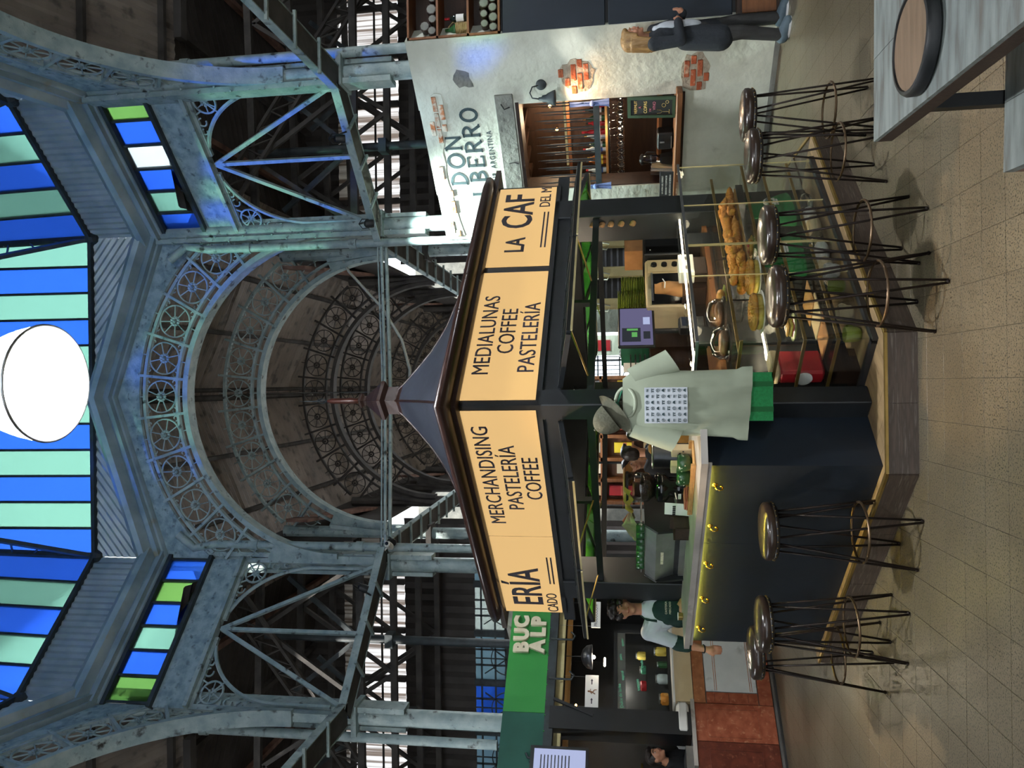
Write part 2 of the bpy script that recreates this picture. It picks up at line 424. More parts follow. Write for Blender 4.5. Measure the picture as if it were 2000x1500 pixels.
# ================================================================== THE SETTING
CX, CY = -.11, 6.07                      # centre of the octagonal crossing
YF = 9.65                                # its far side
HW, HS = 2.18, 3.58                      # half a wide side, half the whole width
def spot(name, loc, aim, energy, col, size=60, blend=.5, r=.04):
    ld = bpy.data.lights.new(name, 'SPOT'); ld.energy = energy; ld.color = col; ld.spot_size = R(size); ld.spot_blend = blend; ld.shadow_soft_size = r
    o = bpy.data.objects.new(name, ld); COL.objects.link(o); o.location = loc
    o.rotation_euler = (Vector(aim)-Vector(loc)).to_track_quat('-Z', 'Y').to_euler(); return o
def point(name, loc, energy, col, r=.05):
    ld = bpy.data.lights.new(name, 'POINT'); ld.energy = energy; ld.color = col; ld.shadow_soft_size = r
    o = bpy.data.objects.new(name, ld); COL.objects.link(o); o.location = loc; return o

def clip_poly(poly, a, b, c):
    """keep a*x+b*z<=c"""
    out = []
    for i in range(len(poly)):
        p, q = poly[i-1], poly[i]; dp, dq = a*p[0]+b*p[1]-c, a*q[0]+b*q[1]-c
        if (dp <= 0) != (dq <= 0):
            t = dp/(dp-dq); out.append((p[0]+(q[0]-p[0])*t, p[1]+(q[1]-p[1])*t))
        if dq <= 0: out.append(q)
    return out
def corrugate(mb, poly, ang, pitch, amp, sub=4, M=None):
    """corrugated sheet over an x,z polygon, ridges running at ang degrees from x"""
    ex, ez = -math.sin(R(ang)), math.cos(R(ang))
    es = [p[0]*ex+p[1]*ez for p in poly]; e = min(es); w = pitch/sub; k = 0
    k0 = math.floor(e/w); k1 = math.ceil(max(es)/w)
    for k in range(k0, k1):
        pl = clip_poly(poly, -ex, -ez, -k*w); pl = clip_poly(pl, ex, ez, (k+1)*w) if len(pl) > 2 else []
        if len(pl) < 3: continue
        vs = [(p[0], amp*math.sin(2*PI*(p[0]*ex+p[1]*ez)/pitch), p[1]) for p in pl]
        mb.add(vs, [list(range(len(vs)))], M)
    return mb

# ---- floor: terrazzo tiles; the nearest 300 in view are single pieces
def make_floor():
    m = MB(); m.bx(-16, 16, -14, 30, -.12, -.0035); fl = tag(m.build('floor', 'grout'), 'speckled grey brown terrazzo tile floor of the market hall', 'floor', None, 'structure')
    ts = .215; tm = MB(); tm.bev((0, 0, -.008), (ts-.0025, ts-.0025, .016), .001); me = tm.mesh('tile', 'terrazzo')
    cells = []
    for i in range(-38, 39):
        for j in range(8, 52):
            x, y = (i+.5)*ts, (j+.5)*ts
            vis = abs(x) < .62*y+.2 and y > 2.9
            hid = (abs(x+.13)+y > 0) and (y-4.7 > abs(x+.13)+.05) and y < 8.2
            cells.append((0 if vis and not hid else 1, y*y+x*x*.3, x, y))
    cells.sort()
    for c in cells[:300]: link('tile', me, fl, T(c[2], c[3], 0))
    rest = MB()
    for c in cells[300:]:
        h = (ts-.0025)/2; rest.add([(c[2]-h, c[3]-h, 0), (c[2]+h, c[3]-h, 0), (c[2]+h, c[3]+h, 0), (c[2]-h, c[3]+h, 0)], [(0, 1, 2, 3)])
    o = rest.build('tile_field', 'terrazzo', fl); o['kind'] = 'stuff'
    m = MB(); m.bx(-16, 16, 52*ts, 30, -.01, 0); m.bx(-16, 16, -14, 8*ts, -.01, 0)
    m.bx(-16, -38*ts, 8*ts, 52*ts, -.01, 0); m.bx(39*ts, 16, 8*ts, 52*ts, -.01, 0); m.build('floor_beyond', 'terrazzo', fl)
make_floor()

# ---- rosette (shared by all arches): ring, eight spokes, petalled boss, four scrolls
def rosette_mesh(name, m, r=.215, detail=True):
    b = MB(); X = RX(90)
    b.torus(r, .012, 22, 4, X)
    for k in range(8):
        a = PI*k/4+PI/8; b.bar((math.cos(a)*.06, 0, math.sin(a)*.06), (math.cos(a)*r, 0, math.sin(a)*r), .012, .014, (0, 1, 0))
    for k in range(8):
        a = PI*k/4; b.ball((math.cos(a)*.05, 0, math.sin(a)*.05), (.023, .018, .023), 5, 4)
    b.ball((0, -.01, 0), .025, 6, 4)
    if detail:
        for sx in (-1, 1):
            for sz in (-1, 1):
                c = Vector((sx*.19, 0, sz*.19)); pts = []
                for i in range(9):
                    t = i/8*1.6*PI; q = .042*(1-.55*i/8)
                    pts.append(c+Vector((-sx*math.cos(t)*q, 0, sz*math.sin(t)*q)))
                b.tube(pts, .009, 4)
    return b.mesh(name, m, 40)
ROS = rosette_mesh('rosette', 'iron'); ROS_OLD = rosette_mesh('rosette_old', 'iron_old', .215, False)

def make_arch(label, M, m='iron', ros=ROS, full=True, group='ornamental iron arches of the market roof'):
    t = thing('iron_arch', label, 'arch', M, group)
    cz = 5.28; d = .05
    b = MB(); b.strip(arc(0, cz, 2.06, -90, 90, 60), arc(0, cz, 2.13, -90, 90, 60), -.09, .09); b.build('inner_rim', m, t)
    b = MB(); b.strip(arc(0, cz, 2.235, -72, 72, 48), arc(0, cz, 2.27, -72, 72, 48), -.03, .03); b.build('inner_chord', m, t)
    b = MB(); b.strip(arc(0, cz, 2.705, -50, 50, 40), arc(0, cz, 2.745, -50, 50, 40), -.03, .03); b.build('outer_chord', m, t)
    for k in range(-5, 6):
        a = 12*k
        if abs(a) <= 50: link('rosette', ros, t, T(2.49*math.sin(R(a)), 0, cz+2.49*math.cos(R(a))) @ RY(a))
        else:
            s = 1 if a > 0 else -1                       # small half panel beside the column
            b = MB(); b.torus(.13, .011, 16, 4, T(s*2.0, 0, cz+1.28) @ RX(90)); b.tube([(s*1.9, 0, cz+1.38), (s*2.02, 0, cz+1.28), (s*2.1, 0, cz+1.12)], .009, 4); b.build('scroll', m, t)
        if abs(a) < 55:
            for r0, r1 in ((2.12, 2.24), (2.74, 2.82)):
                b = MB(); b.bar((r0*math.sin(R(a)), 0, cz+r0*math.cos(R(a))), (r1*math.sin(R(a)), 0, cz+r1*math.cos(R(a))), .014, .02, (0, 1, 0)); b.build('stub', m, t)
    for k in range(-6, 6):
        a = 12*k+6; ro = min(2.84, 2.17/max(.01, abs(math.sin(R(a)))))
        b = MB(); b.bar((2.07*math.sin(R(a)), 0, cz+2.07*math.cos(R(a))), (ro*math.sin(R(a)), 0, cz+ro*math.cos(R(a))), .035, .07, (0, 1, 0)); b.build('spacer_bar', m, t)
    for s in (-1, 1):
        # solid haunch plate down to the column
        inn = [(s*abs(p[0]), p[1]) for p in arc(0, cz, 2.1, 66, 90, 10)]+[(s*2.1, 4.7)]
        out = [(s*2.2, p[1]+.02) for p in inn]
        out[0] = (s*2.2, inn[0][1]+.1)
        b = MB(); b.strip(inn, out, -.05, .05); b.build('haunch_plate', m, t)
    if full:
        outer = arc(0, cz, 2.8, -51, 51, 44)
        top = [(p[0], 8.44-.74*abs(p[0])/2.18) for p in outer]
        b = MB(); b.strip(outer, top, -.02, .03); b.build('spandrel_plate', 'plate', t)
    return t

def sweep_face(path, prof, mat_, name, parent):
    """profile (inward distance, height) swept along x,z path on a face"""
    b = MB(); n = len(prof)
    vs = [(p[0], -q[0], p[1]+q[1]) for p in path for q in prof]
    fs = [(i*n+k, i*n+(k+1) % n, (i+1)*n+(k+1) % n, (i+1)*n+k) for i in range(len(path)-1) for k in range(n)]
    b.add(vs, fs); return b.build(name, mat_, parent, 35)
GPROF = [(0, .40), (.10, .40), (.19, .36), (.23, .29), (.21, .22), (.13, .17), (.11, .16), (.14, .12), (.14, .06), (.08, .05), (.08, .02), (.05, 0), (0, 0)]
PANE = {}
def pane_mesh(w, h, m):
    k = (round(w, 3), round(h, 3), m)
    if k not in PANE:
        b = MB(); b.box((0, 0, h/2), (w, .008, h)); PANE[k] = b.mesh('pane', m)
    return PANE[k]
WN = [0]
def window(M, hw, z0, z1, n, first, label, lean=0, bar=.028, skip=()):
    WN[0] += 1
    w = thing('window_%d' % WN[0], label, 'window', M @ T(0, 0, z0) @ RX(lean), None, 'structure')
    pw = 2*hw/n; h = z1-z0
    for i in range(n):
        x = -hw+pw*(i+.5)
        if i not in skip: link('pane', pane_mesh(pw-bar, h, ('pane_green', 'pane_blue')[(i+first) % 2] if not isinstance(first, list) else first[i]), w, T(x, 0, 0))
    for i in range(n+1):
        b = MB(); b.box((-hw+pw*i, -.01, h/2), (bar, .05, h)); b.build('glazing_bar', 'iron_dark', w)
    b = MB(); b.box((0, -.02, -.02), (2*hw+.1, .1, .05)); b.build('sill_rail', 'iron_dark', w)
    b = MB(); b.box((0, -.02, h+.02), (2*hw+.1, .1, .05)); b.build('head_rail', 'iron_dark', w)
    return w
FACES = {'front': T(CX, YF) @ RZ(0), 'right': T(CX+HS, CY) @ RZ(-90), 'left': T(CX-HS, CY) @ RZ(90), 'rear': T(CX, CY-HS) @ RZ(180)}
dm = (HW+HS)/2
DIAG = {'front_right': T(CX+dm, CY+dm) @ RZ(-45), 'front_left': T(CX-dm, CY+dm) @ RZ(45), 'rear_right': T(CX+dm, CY-dm) @ RZ(-135), 'rear_left': T(CX-dm, CY-dm) @ RZ(135)}
HD = (HS-HW)*C45                               # half a narrow side
ARL = {'front': 'pale blue iron arch with rosettes facing the camera above the kiosk', 'right': 'iron rosette arch along the right edge of the crossing', 'left': 'iron rosette arch along the left edge of the crossing'}
for side, M in FACES.items():
    w = thing('wall_drum_'+side, 'gabled upper wall of the crossing with corrugated iron, %s side' % side, 'wall', M, None, 'structure')
    for s in (-1, 1):
        b = MB(); corrugate(b, [(s*HW, 8.05), (s*HW, 8.79), (0, 8.79)] if s > 0 else [(0, 8.79), (-HW, 8.79), (-HW, 8.05)], -s*37, .085, .011); b.build('corrugated_sheet', 'corr', w, 60)
    sweep_face([(-HW-.02, 7.66), (0, 8.40), (HW+.02, 7.66)], GPROF, 'gutter', 'gutter_moulding', w)
    if side in ARL: make_arch(ARL[side], M)
    window(M, HW-.03, 8.79, 10.9, 12, 0 if side != 'front' else 1, 'blue and green glass clerestory of the crossing, %s side' % side, 3, .03)
for side, M in DIAG.items():
    w = thing('wall_drum_diagonal_'+side, 'narrow upper wall of the crossing with corrugated iron and plaster band, %s corner' % side.replace('_', ' '), 'wall', M, None, 'structure')
    b = MB(); corrugate(b, [(-HD, 8.05), (HD, 8.05), (HD, 8.79), (-HD, 8.79)], 90, .085, .011); b.build('corrugated_sheet', 'corr', w, 60)
    sweep_face([(-HD-.02, 7.66), (HD+.02, 7.66)], GPROF, 'gutter', 'gutter_moulding', w)
    b = MB(); b.box((0, .02, 6.83), (2*HD, .05, .42)); b.build('plaster_band', 'plate', w)
    b = MB(); b.box((0, -.03, 6.60), (2*HD, .12, .05)); b.build('flange', 'iron', w)
    b = MB(); b.box((0, .0, 7.06), (2*HD, .1, .04)); b.build('flange', 'iron', w)
    pat = ['pane_blue', 'pane_green', 'pane_blue', 'pane_clear', 'pane_blue', 'pane_lime'] if 'right' in side else ['pane_lime', 'pane_blue', 'pane_green', 'pane_blue', 'pane_lime', 'pane_blue']
    if side == 'front_right': pat = ['pane_blue', 'pane_green', 'pane_blue', 'pane_clear', 'pane_blue', 'pane_lime']
    window(M, HD-.03, 7.08, 7.62, 6, pat, 'strip of coloured glass panes under the gutter, %s corner' % side.replace('_', ' '), 0, .03)
    window(M, HD-.03, 8.79, 10.9, 5, 1, 'blue and green glass clerestory, %s corner' % side.replace('_', ' '), 3, .03)
    if 'front' not in side: continue
    # bracket castings and tie bars under the band
    ri = side == 'front_right'
    for s in (-1, 1):
        g = thing('iron_bracket', 'pierced iron corner bracket with a rosette, %s side of the %s opening' % ('nearer' if (s > 0) == ri else 'farther', 'right' if ri else 'left'), 'bracket', M, 'corner brackets under the plaster bands')
        cx, cz, a, h = 0, 5.55, HD-.10, 1.02              # elliptical opening edge
        inn = [(s*a*math.sin(R(q)), cz+h*math.cos(R(q))) for q in range(15, 91, 5)]
        b = MB(); b.tube([(p[0], 0, p[1]) for p in inn]+[(s*a, 0, 4.9)], .025, 5); b.build('edge_rib', 'iron', g)
        b = MB(); b.bar((s*.12, 0, 6.56), (s*HD, 0, 6.56), .05, .06); b.bar((s*(HD-.02), 0, 6.58), (s*(HD-.02), 0, 5.2), .05, .06, (1, 0, 0)); b.build('frame_bar', 'iron', g)
        b = MB(); b.torus(.135, .014, 20, 4, T(s*(HD-.20), 0, 6.37) @ RX(90))
        for k in range(6): b.bar((s*(HD-.20), 0, 6.37), (s*(HD-.20)+.13*math.cos(k*PI/3), 0, 6.37+.13*math.sin(k*PI/3)), .012, .012, (0, 1, 0))
        for k in range(6): b.ball((s*(HD-.20)+.04*math.cos(k*PI/3), 0, 6.37+.04*math.sin(k*PI/3)), .02, 5, 4)
        b.build('rosette', 'iron', g)
        for px, pz, q in ((.44, 6.49, .05), (.56, 6.51, .035), (.09, 6.13, .05), (.07, 5.98, .035)):
            b = MB(); b.torus(q, .011, 12, 4, T(s*(HD-px), 0, pz) @ RX(90), 0, 5); b.build('scroll', 'iron', g)
        b = MB(); b.tube([(s*(HD-.06), 0, 6.5), (s*(HD-.33), 0, 6.25)], .012, 4); b.tube([(s*(HD-.34), 0, 6.53), (s*(HD-.3), 0, 6.45)], .012, 4); b.tube([(s*(HD-.03), 0, 6.22), (s*(HD-.12), 0, 6.22)], .012, 4); b.build('leaf_stem', 'iron', g)
    for nm, p1 in (('leaning out to the nearer column', (HD if ri else -HD)), ('hanging straight down', 0), ('leaning out to the farther column', (-HD if ri else HD))):
        b = MB(); b.bar((0, 0, 6.55), (p1*.93, -.05 if p1 else 0, 4.72), .045, .045); o = b.build('tie_bar', 'iron')
        o.matrix_world = M; tag(o, 'pale iron tie bar %s in the %s opening' % (nm, 'right' if ri else 'left'), 'tie bar', 'tie bars of the diagonal openings')
# lantern roof above the clerestory (closed, out of view)
b = MB(); pts = []
for s, t_ in ((HW, HS), (HS, HW), (HS, -HW), (HW, -HS), (-HW, -HS), (-HS, -HW), (-HS, HW), (-HW, HS)): pts.append((CX+s*1.06, CY+t_*1.06, 10.9))
b.add(pts+[(CX, CY, 12.3)], [(i, (i+1) % 8, 8) for i in range(8)]); tag(b.build('ceiling_lantern', 'corr_dark'), 'sloping lantern roof over the crossing', 'roof', None, 'structure')
# dark trusses at the corners of the clerestory
for nm, s, t_ in (('far right', HW, HS), ('far left', -HW, HS), ('near right', HS, HW), ('near left', -HS, HW)):
    g = thing('lantern_post', 'dark iron post between clerestory windows, %s corner' % nm, 'post', T(CX+s, CY+t_, 8.7), 'clerestory posts')
    b = MB(); b.cyl((0, 0, 0), (-s*.03, -t_*.03, 2.2), .05, .05, 8); b.build('shaft', 'iron_dark', g)
    b = MB(); b.ball((0, 0, .06), .1, 8, 6); b.build('shoe', 'iron_dark', g)
    b = MB(); b.bar((0, 0, .1), (-s*.25, -t_*.25, 1.9), .05, .1)
    for k in range(6): b.bar((-s*.04*k, -t_*.04*k, .1+.3*k), (-s*.03*(k/6), -t_*.03*k/6, .4+.3*k), .02, .02)
    b.build('curved_brace', 'iron_dark', g)

# ---- columns at the corners of the crossing
CL = (('far right', 2.07, 9.65), ('near right', 3.47, 8.25), ('far left', -2.33, 9.76), ('near left', -3.76, 8.46), ('behind right', 3.47, 3.89), ('behind left', -3.69, 3.89), ('rear right', 2.07, 2.49), ('rear left', -2.29, 2.49))
for nm, x, y in CL[:4]:
    s = 1 if x > 0 else -1
    g = thing('iron_column', 'pale blue cast iron column with downpipe, %s corner of the crossing' % nm, 'column', T(x, y, 0), 'columns of the crossing')
    b = MB(); b.lathe([(.16, 0), (.16, .25), (.12, .3), (.1, .4), (.1, 7.7)] if nm != 'near left' else [(.085, 0), (.085, 2.4), (.1, 2.5), (.1, 7.7)], 14); b.build('shaft', 'iron', g, 35)
    b = MB(); b.box((s*-.11, 0, 5.9), (.06, .22, 3.7)); b.box((s*.12, .04, 5.9), (.05, .18, 3.7)); b.build('flange_plate', 'iron', g)
    b = MB()
    for k in range(9):
        b.ball((s*-.14, -.12, 4.3+k*.4), .016, 5, 4); b.ball((s*-.08, -.12, 4.5+k*.4), .016, 5, 4)
    b.build('rivet', 'iron', g)['kind'] = 'stuff'
    b = MB(); px = -s*.24 if 'far' in nm else s*.2; b.tube([(px, -.1, 3.0), (px, -.1, 7.0), (px*.8, -.14, 7.3), (px*1.6, -.2, 7.5)], .055, 10)
    b.lathe([(.07, 0), (.07, .1)], 10, T(px, -.1, 4.95)); b.lathe([(.07, 0), (.07, .1)], 10, T(px, -.1, 6.4)); b.build('downpipe', 'iron', g, 40)
    b = MB(); b.box((0, 0, 4.62), (.34, .34, .06)); b.build('collar', 'iron', g)

# ---- ring of steel trays round the crossing
def tray(name, p0, p1, label, w=.26, z=4.62, group='steel trays of the ring at column height'):
    p0, p1 = Vector((*p0, z)), Vector((*p1, z)); d = (p1-p0).normalized(); n = Vector((-d.y, d.x, 0))
    g = thing(name, label, 'tray', T(*p0), group); q = p1-p0
    b = MB(); b.bar((0, 0, 0), q, w, .012); b.build('tray_plate', 'iron_old', g)
    for s in (-1, 1):
        b = MB(); b.bar(n*s*w/2+Vector((0, 0, .03)), q+n*s*w/2+Vector((0, 0, .03)), .012, .09); b.build('side_flange', 'iron', g)
    k = int(q.length/.6)
    for i in range(1, k+1):
        c = q*(i/(k+1)); b = MB(); b.bar(c-n*w*.7+Vector((0, 0, -.02)), c+n*w*.7+Vector((0, 0, -.02)), .03, .03); b.build('hanger', 'iron', g)
RG = [(HW-.15, HS-.1), (HS-.1, HW-.15)]
a1, a2 = (CX+RG[0][0], CY+RG[0][1]), (CX+RG[1][0], CY+RG[1][1])
tray('cable_tray', a1, a2, 'long steel tray across the right diagonal opening')
b1, b2 = (CX-RG[0][0], CY+RG[0][1]), (CX-RG[1][0], CY+RG[1][1])
tray('cable_tray', b1, b2, 'long steel tray across the left diagonal opening')
tray('cable_tray', a2, (a2[0], CY-1.5), 'steel tray running toward the camera along the right side')
tray('cable_tray', b2, (b2[0], CY-1.5), 'steel tray running toward the camera along the left side')
tray('cable_tray', a1, (a1[0]-.1, 14.5), 'steel tray running away beside the aisle on the right')
tray('cable_tray', b1, (b1[0]+.1, 14.5), 'steel tray running away beside the aisle on the left')
b = MB(); b.tube([(a1[0], a1[1], 4.63), (CX, a1[1], 4.60), (b1[0], b1[1], 4.63)], .02, 6); b.tube([(a1[0], a1[1], 4.68), (CX+.3, a1[1], 4.64), (b1[0], b1[1], 4.68)], .012, 5)
b.tube([(a1[0], a1[1]+.1, 4.60), (CX, a1[1]+.1, 4.56), (b1[0], b1[1]+.1, 4.60)], .025, 6)
tag(b.build('conduit_run', 'iron'), 'bundle of thin conduits crossing the aisle behind the kiosk finial', 'conduit')
b = MB(); b.tube([(2.12, 11.72, 6.02), (1.81, 11.7, 5.86), (1.2, 11.6, 5.28), (.7, 11.5, 4.95), (.24, 11.4, 4.8), (-.1, 11.3, 4.78)], .022, 6); tag(b.build('hanging_pipe', 'cable', None, True), 'pale curved pipe hanging down from the arch on the right', 'pipe')

# ---- vaulted aisle beyond: more arches, gabled corrugated ceiling, purlins
for k, (y, nm) in enumerate(((11.75, 'second'), (14.85, 'third'), (16.9, 'fourth'), (20.6, 'fifth'), (22.8, 'sixth'))):
    old = k > 0
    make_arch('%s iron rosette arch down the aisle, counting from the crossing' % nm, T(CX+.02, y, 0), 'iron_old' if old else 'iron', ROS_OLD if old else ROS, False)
def gable_ceiling(name, M, y0, y1, label, purlins=True, pitch=.12):
    """gabled corrugated ceiling; ridge along local y"""
    g = thing(name, label, 'ceiling', M, None, 'structure')
    hw, zr, ze = 3.0, 8.42, 7.15; L = math.hypot(hw, zr-ze); sl = math.degrees(math.atan2(zr-ze, hw))
    for s in (-1, 1):
        ks = int((y1-y0)/2.2)+1
        for i in range(ks):
            u0, u1 = y0+(y1-y0)*i/ks, y0+(y1-y0)*(i+1)/ks
            F = T(0, 0, zr) @ RY(s*sl if s > 0 else -sl)
            b = MB(); corrugate(b, [(0, u0), (s*L, u0), (s*L, u1), (0, u1)] if s > 0 else [(0, u1), (-L, u1), (-L, u0), (0, u0)], 0, pitch, .012, 4, F @ RX(-90))
            b.build('corrugated_sheet', 'corr_dark', g, 60)
        if purlins:
            for q in (.33, .62, .93):
                b = MB(); b.bar((s*hw*q, y0, zr-(zr-ze)*q-.05), (s*hw*q, y1, zr-(zr-ze)*q-.05), .06, .08); b.build('purlin', 'iron_old', g)
    b = MB(); b.cyl((-.06, y0, zr-.08), (-.06, y1, zr-.08), .05, .05, 8); b.cyl((.07, y0, zr-.06), (.07, y1, zr-.06), .035, .035, 8); b.build('ridge_pipe', 'iron_old', g, True)
    b = MB(); b.bx(-.3, .3, y0, y1, zr+.02, zr+.06); b.build('ridge_cap', 'corr_dark', g)
gable_ceiling('ceiling_aisle_front', T(CX, 0, 0), 9.75, 27, 'gabled corrugated iron ceiling of the aisle beyond the kiosk')
gable_ceiling('ceiling_aisle_right', T(0, CY, 0) @ RZ(-90), CX+HS+.1, 15, 'gabled corrugated ceiling of the right aisle', True)
gable_ceiling('ceiling_aisle_left', T(0, CY, 0) @ RZ(90), -CX+HS+.1, 15, 'gabled corrugated ceiling of the left aisle', True)
gable_ceiling('ceiling_aisle_rear', T(CX, 0, 0) @ RZ(180), -CY+HS+.1, 13, 'gabled corrugated ceiling over the camera', False, .25)
# low side walls that carry the aisle ceiling (iron plate fascia)
for s, nm in ((1, 'right'), (-1, 'left')):
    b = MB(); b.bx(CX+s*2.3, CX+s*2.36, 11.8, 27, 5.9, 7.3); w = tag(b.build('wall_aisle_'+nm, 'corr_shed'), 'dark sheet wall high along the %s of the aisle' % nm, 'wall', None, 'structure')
    for y in (11.75, 14.85, 16.9, 20.6, 22.8):
        g = thing('iron_column', 'dark iron column down the aisle on the %s, %s from the crossing' % (nm, {11.75: 'first', 14.85: 'second', 16.9: 'third', 20.6: 'fourth', 22.8: 'fifth'}[y]), 'column', T(CX+s*2.2, y, 0), 'columns of the aisle')
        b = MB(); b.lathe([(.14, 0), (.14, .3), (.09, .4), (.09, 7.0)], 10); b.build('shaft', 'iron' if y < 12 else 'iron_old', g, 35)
        b = MB(); b.box((0, 0, 4.6), (.3, .3, .08)); b.build('collar', 'iron_old', g)
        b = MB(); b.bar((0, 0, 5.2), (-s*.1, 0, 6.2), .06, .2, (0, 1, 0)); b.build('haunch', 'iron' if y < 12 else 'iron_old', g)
    for k, y in enumerate((12.9, 18.6)):
        b = MB(); b.bar((CX+s*1.95, y-1.6, 6.6), (CX+s*2.3, y+1.8, 6.6), .05, .35); tag(b.build('timber_board', 'rust_beam'), 'reddish timber board along the %s eave, %s one' % (nm, ('nearer', 'farther')[k]), 'board')

# ---- sheds behind the diagonal openings
def shed(s, nm):
    x0, x1 = CX+s*2.4, s*15
    M0 = Matrix.Identity(4)
    g = thing('ceiling_shed_'+nm, 'dark corrugated shed roof behind the %s opening' % nm, 'ceiling', None, None, 'structure')
    b = MB(); F = Matrix(((1, 0, 0, 0), (0, 0, 1, 0), (0, 0, 0, 0), (0, 0, 0, 1)))
    def sheet(xa, xb, za, zb, y0, y1, m='corr_shed'):
        n = int(abs(y1-y0)/.09); mb = MB()
        vs = []; fs = []
        for i in range(n+1):
            y = y0+(y1-y0)*i/n; o = .016*(1 if i % 2 else -1); vs += [(xa, y, za+o), (xb, y, zb+o)]
        for i in range(n): fs.append((2*i, 2*i+1, 2*i+3, 2*i+2))
        mb.add(vs, fs); mb.build('corrugated_sheet', m, g)
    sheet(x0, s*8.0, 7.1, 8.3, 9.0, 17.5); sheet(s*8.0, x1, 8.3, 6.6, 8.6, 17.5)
    for q in (.2, .45, .7, .95):
        b = MB(); b.bar((x0+(s*8-x0)*q, 9.2, 7.0+1.2*q), (x0+(s*8-x0)*q, 17.4, 7.0+1.2*q), .08, .1); b.build('purlin', 'rust_beam' if q in (.2, .7) else 'iron_old', g)
    # far wall with bands of light
    w = thing('wall_shed_'+nm, 'far wall of the shed with lit translucent panels, %s of the aisle' % nm, 'wall', None, None, 'structure')
    Y = 14.2
    def wb(xa, xb, za, zb, m='corr_shed', nm2='sheet'):
        mb = MB(); n = max(2, int(abs(xb-xa)/.11)); vs = []; fs = []
        for i in range(n+1):
            x = xa+(xb-xa)*i/n; o = .014*(1 if i % 2 else -1); vs += [(x, Y+o, za), (x, Y+o, zb)]
        for i in range(n): fs.append((2*i, 2*i+1, 2*i+3, 2*i+2))
        mb.add(vs, fs); return mb.build(nm2, m, w)
    wb(x0, x1, 0, 3.85); wb(x0, x1, 4.4, 5.75); wb(x0, x1, 6.95, 8.5)
    e = [x0+s*(.25+.92*i) for i in range(15)]
    for i in range(14):
        xa, xb = e[i]+s*.09, e[i+1]
        wb(xa, xb, 5.75, 6.95, 'pane_fibre', 'translucent_panel')
        b = MB(); b.box(((xa-s*.045), Y, 6.35), (.1, .1, 1.2)); b.build('post', 'iron_old', w)
        b = MB(); b.box(((xa+xb)/2, Y-.04, 6.2), (abs(xb-xa), .04, .03)); b.box(((xa+xb)/2, Y-.04, 6.6), (abs(xb-xa), .04, .03)); b.build('rail', 'iron_old', w)
        # lower stained band
        c = ('pane_stain', 'pane_clear', 'pane_stain', 'pane_blue', 'pane_stain')[i % 5]
        b = MB(); b.box(((xa+xb)/2, Y, 4.12), (abs(xb-xa), .01, .56)); b.build('pane', c, w)
        b = MB(); b.box((xa-s*.045, Y, 4.12), (.12, .08, .6)); b.box(((xa+xb)/2, Y-.03, 4.02), (abs(xb-xa), .03, .03)); b.box(((xa+xb)/2, Y-.03, 4.28), (abs(xb-xa), .03, .03)); b.box((xa*.7+xb*.3, Y-.03, 4.12), (.03, .03, .56)); b.box((xa*.35+xb*.65, Y-.03, 4.12), (.03, .03, .56)); b.torus(.3, .014, 16, 4, T((xa+xb)/2, Y-.03, 3.8) @ RX(90), 0, PI)
        for k in range(5): b.bar(((xa+xb)/2, Y-.03, 3.8), ((xa+xb)/2+.4*math.cos(PI*k/4), Y-.03, 3.8+.6*math.sin(PI*k/4)), .02, .02)
        b.build('tracery', 'iron_dark', w)
    # lattice trusses
    for k, (y, z) in enumerate(((10.6, 5.35), (11.7, 5.2), (12.8, 5.1), (13.7, 5.0))):
        t = thing('roof_truss', 'dark lattice truss in the %s shed, %s from the crossing' % (nm, ('first', 'second', 'third', 'fourth')[k]), 'truss', T(x0, y, z), 'lattice trusses of the sheds')
        L = 9.0; n = 9
        for zz, h in ((0, .1), (1.5, .1)):
            b = MB(); b.bar((0, 0, zz), (s*L, 0, zz+(.25 if zz else 0)), .08, h); b.build('chord', 'iron_old', t)
        for i in range(n):
            xa, xb = s*L*i/n, s*L*(i+1)/n
            b = MB(); b.bar((xa, 0, 0), (xb, 0, 1.5) if i % 2 == 0 else (xb, 0, 0), .05, .06) if i % 2 == 0 else b.bar((xa, 0, 1.5), (xb, 0, 0), .05, .06); b.build('web_bar', 'iron_old', t)
    for k, (x, y) in enumerate(((x0+s*1.3, 11.2), (x0+s*2.9, 12.3), (x0+s*4.4, 11.0), (x0+s*6, 12.8))):
        g2 = thing('shed_post', 'slim dark iron post in the %s shed, %s from the aisle' % (nm, ('first', 'second', 'third', 'fourth')[k]), 'post', T(x, y, 0), 'shed posts')
        b = MB(); b.cyl((0, 0, 0), (0, 0, 7.2), .07, .06, 10); b.build('shaft', 'iron_dark', g2, 40)
        b = MB(); b.box((0, 0, 5.1), (.2, .2, .12)); b.build('cap', 'iron_dark', g2)
        for q in (-1, 1):
            b = MB(); b.bar((0, 0, 5.6), (q*.9, 0, 6.7), .05, .07); b.build('knee_brace', 'iron_dark', g2)
    # curved lattice purlin seen through the opening
    t = thing('lattice_girder', 'long dark lattice girder rising through the %s shed' % nm, 'girder', None)
    p0, p1 = Vector((x0+s*.4, 10.2, 6.9)), Vector((s*7.0, 12.0, 5.2))
    for o in (0, .35):
        b = MB(); b.bar(p0+Vector((0, 0, o)), p1+Vector((0, 0, o)), .05, .05); b.build('chord', 'iron_old', t)
    for i in range(14):
        b = MB(); b.bar(p0.lerp(p1, i/14), p0.lerp(p1, (i+.5)/14)+Vector((0, 0, .35)), .02, .02); b.bar(p0.lerp(p1, (i+1)/14), p0.lerp(p1, (i+.5)/14)+Vector((0, 0, .35)), .02, .02); b.build('lattice_bar', 'iron_old', t)
shed(1, 'right'); shed(-1, 'left')

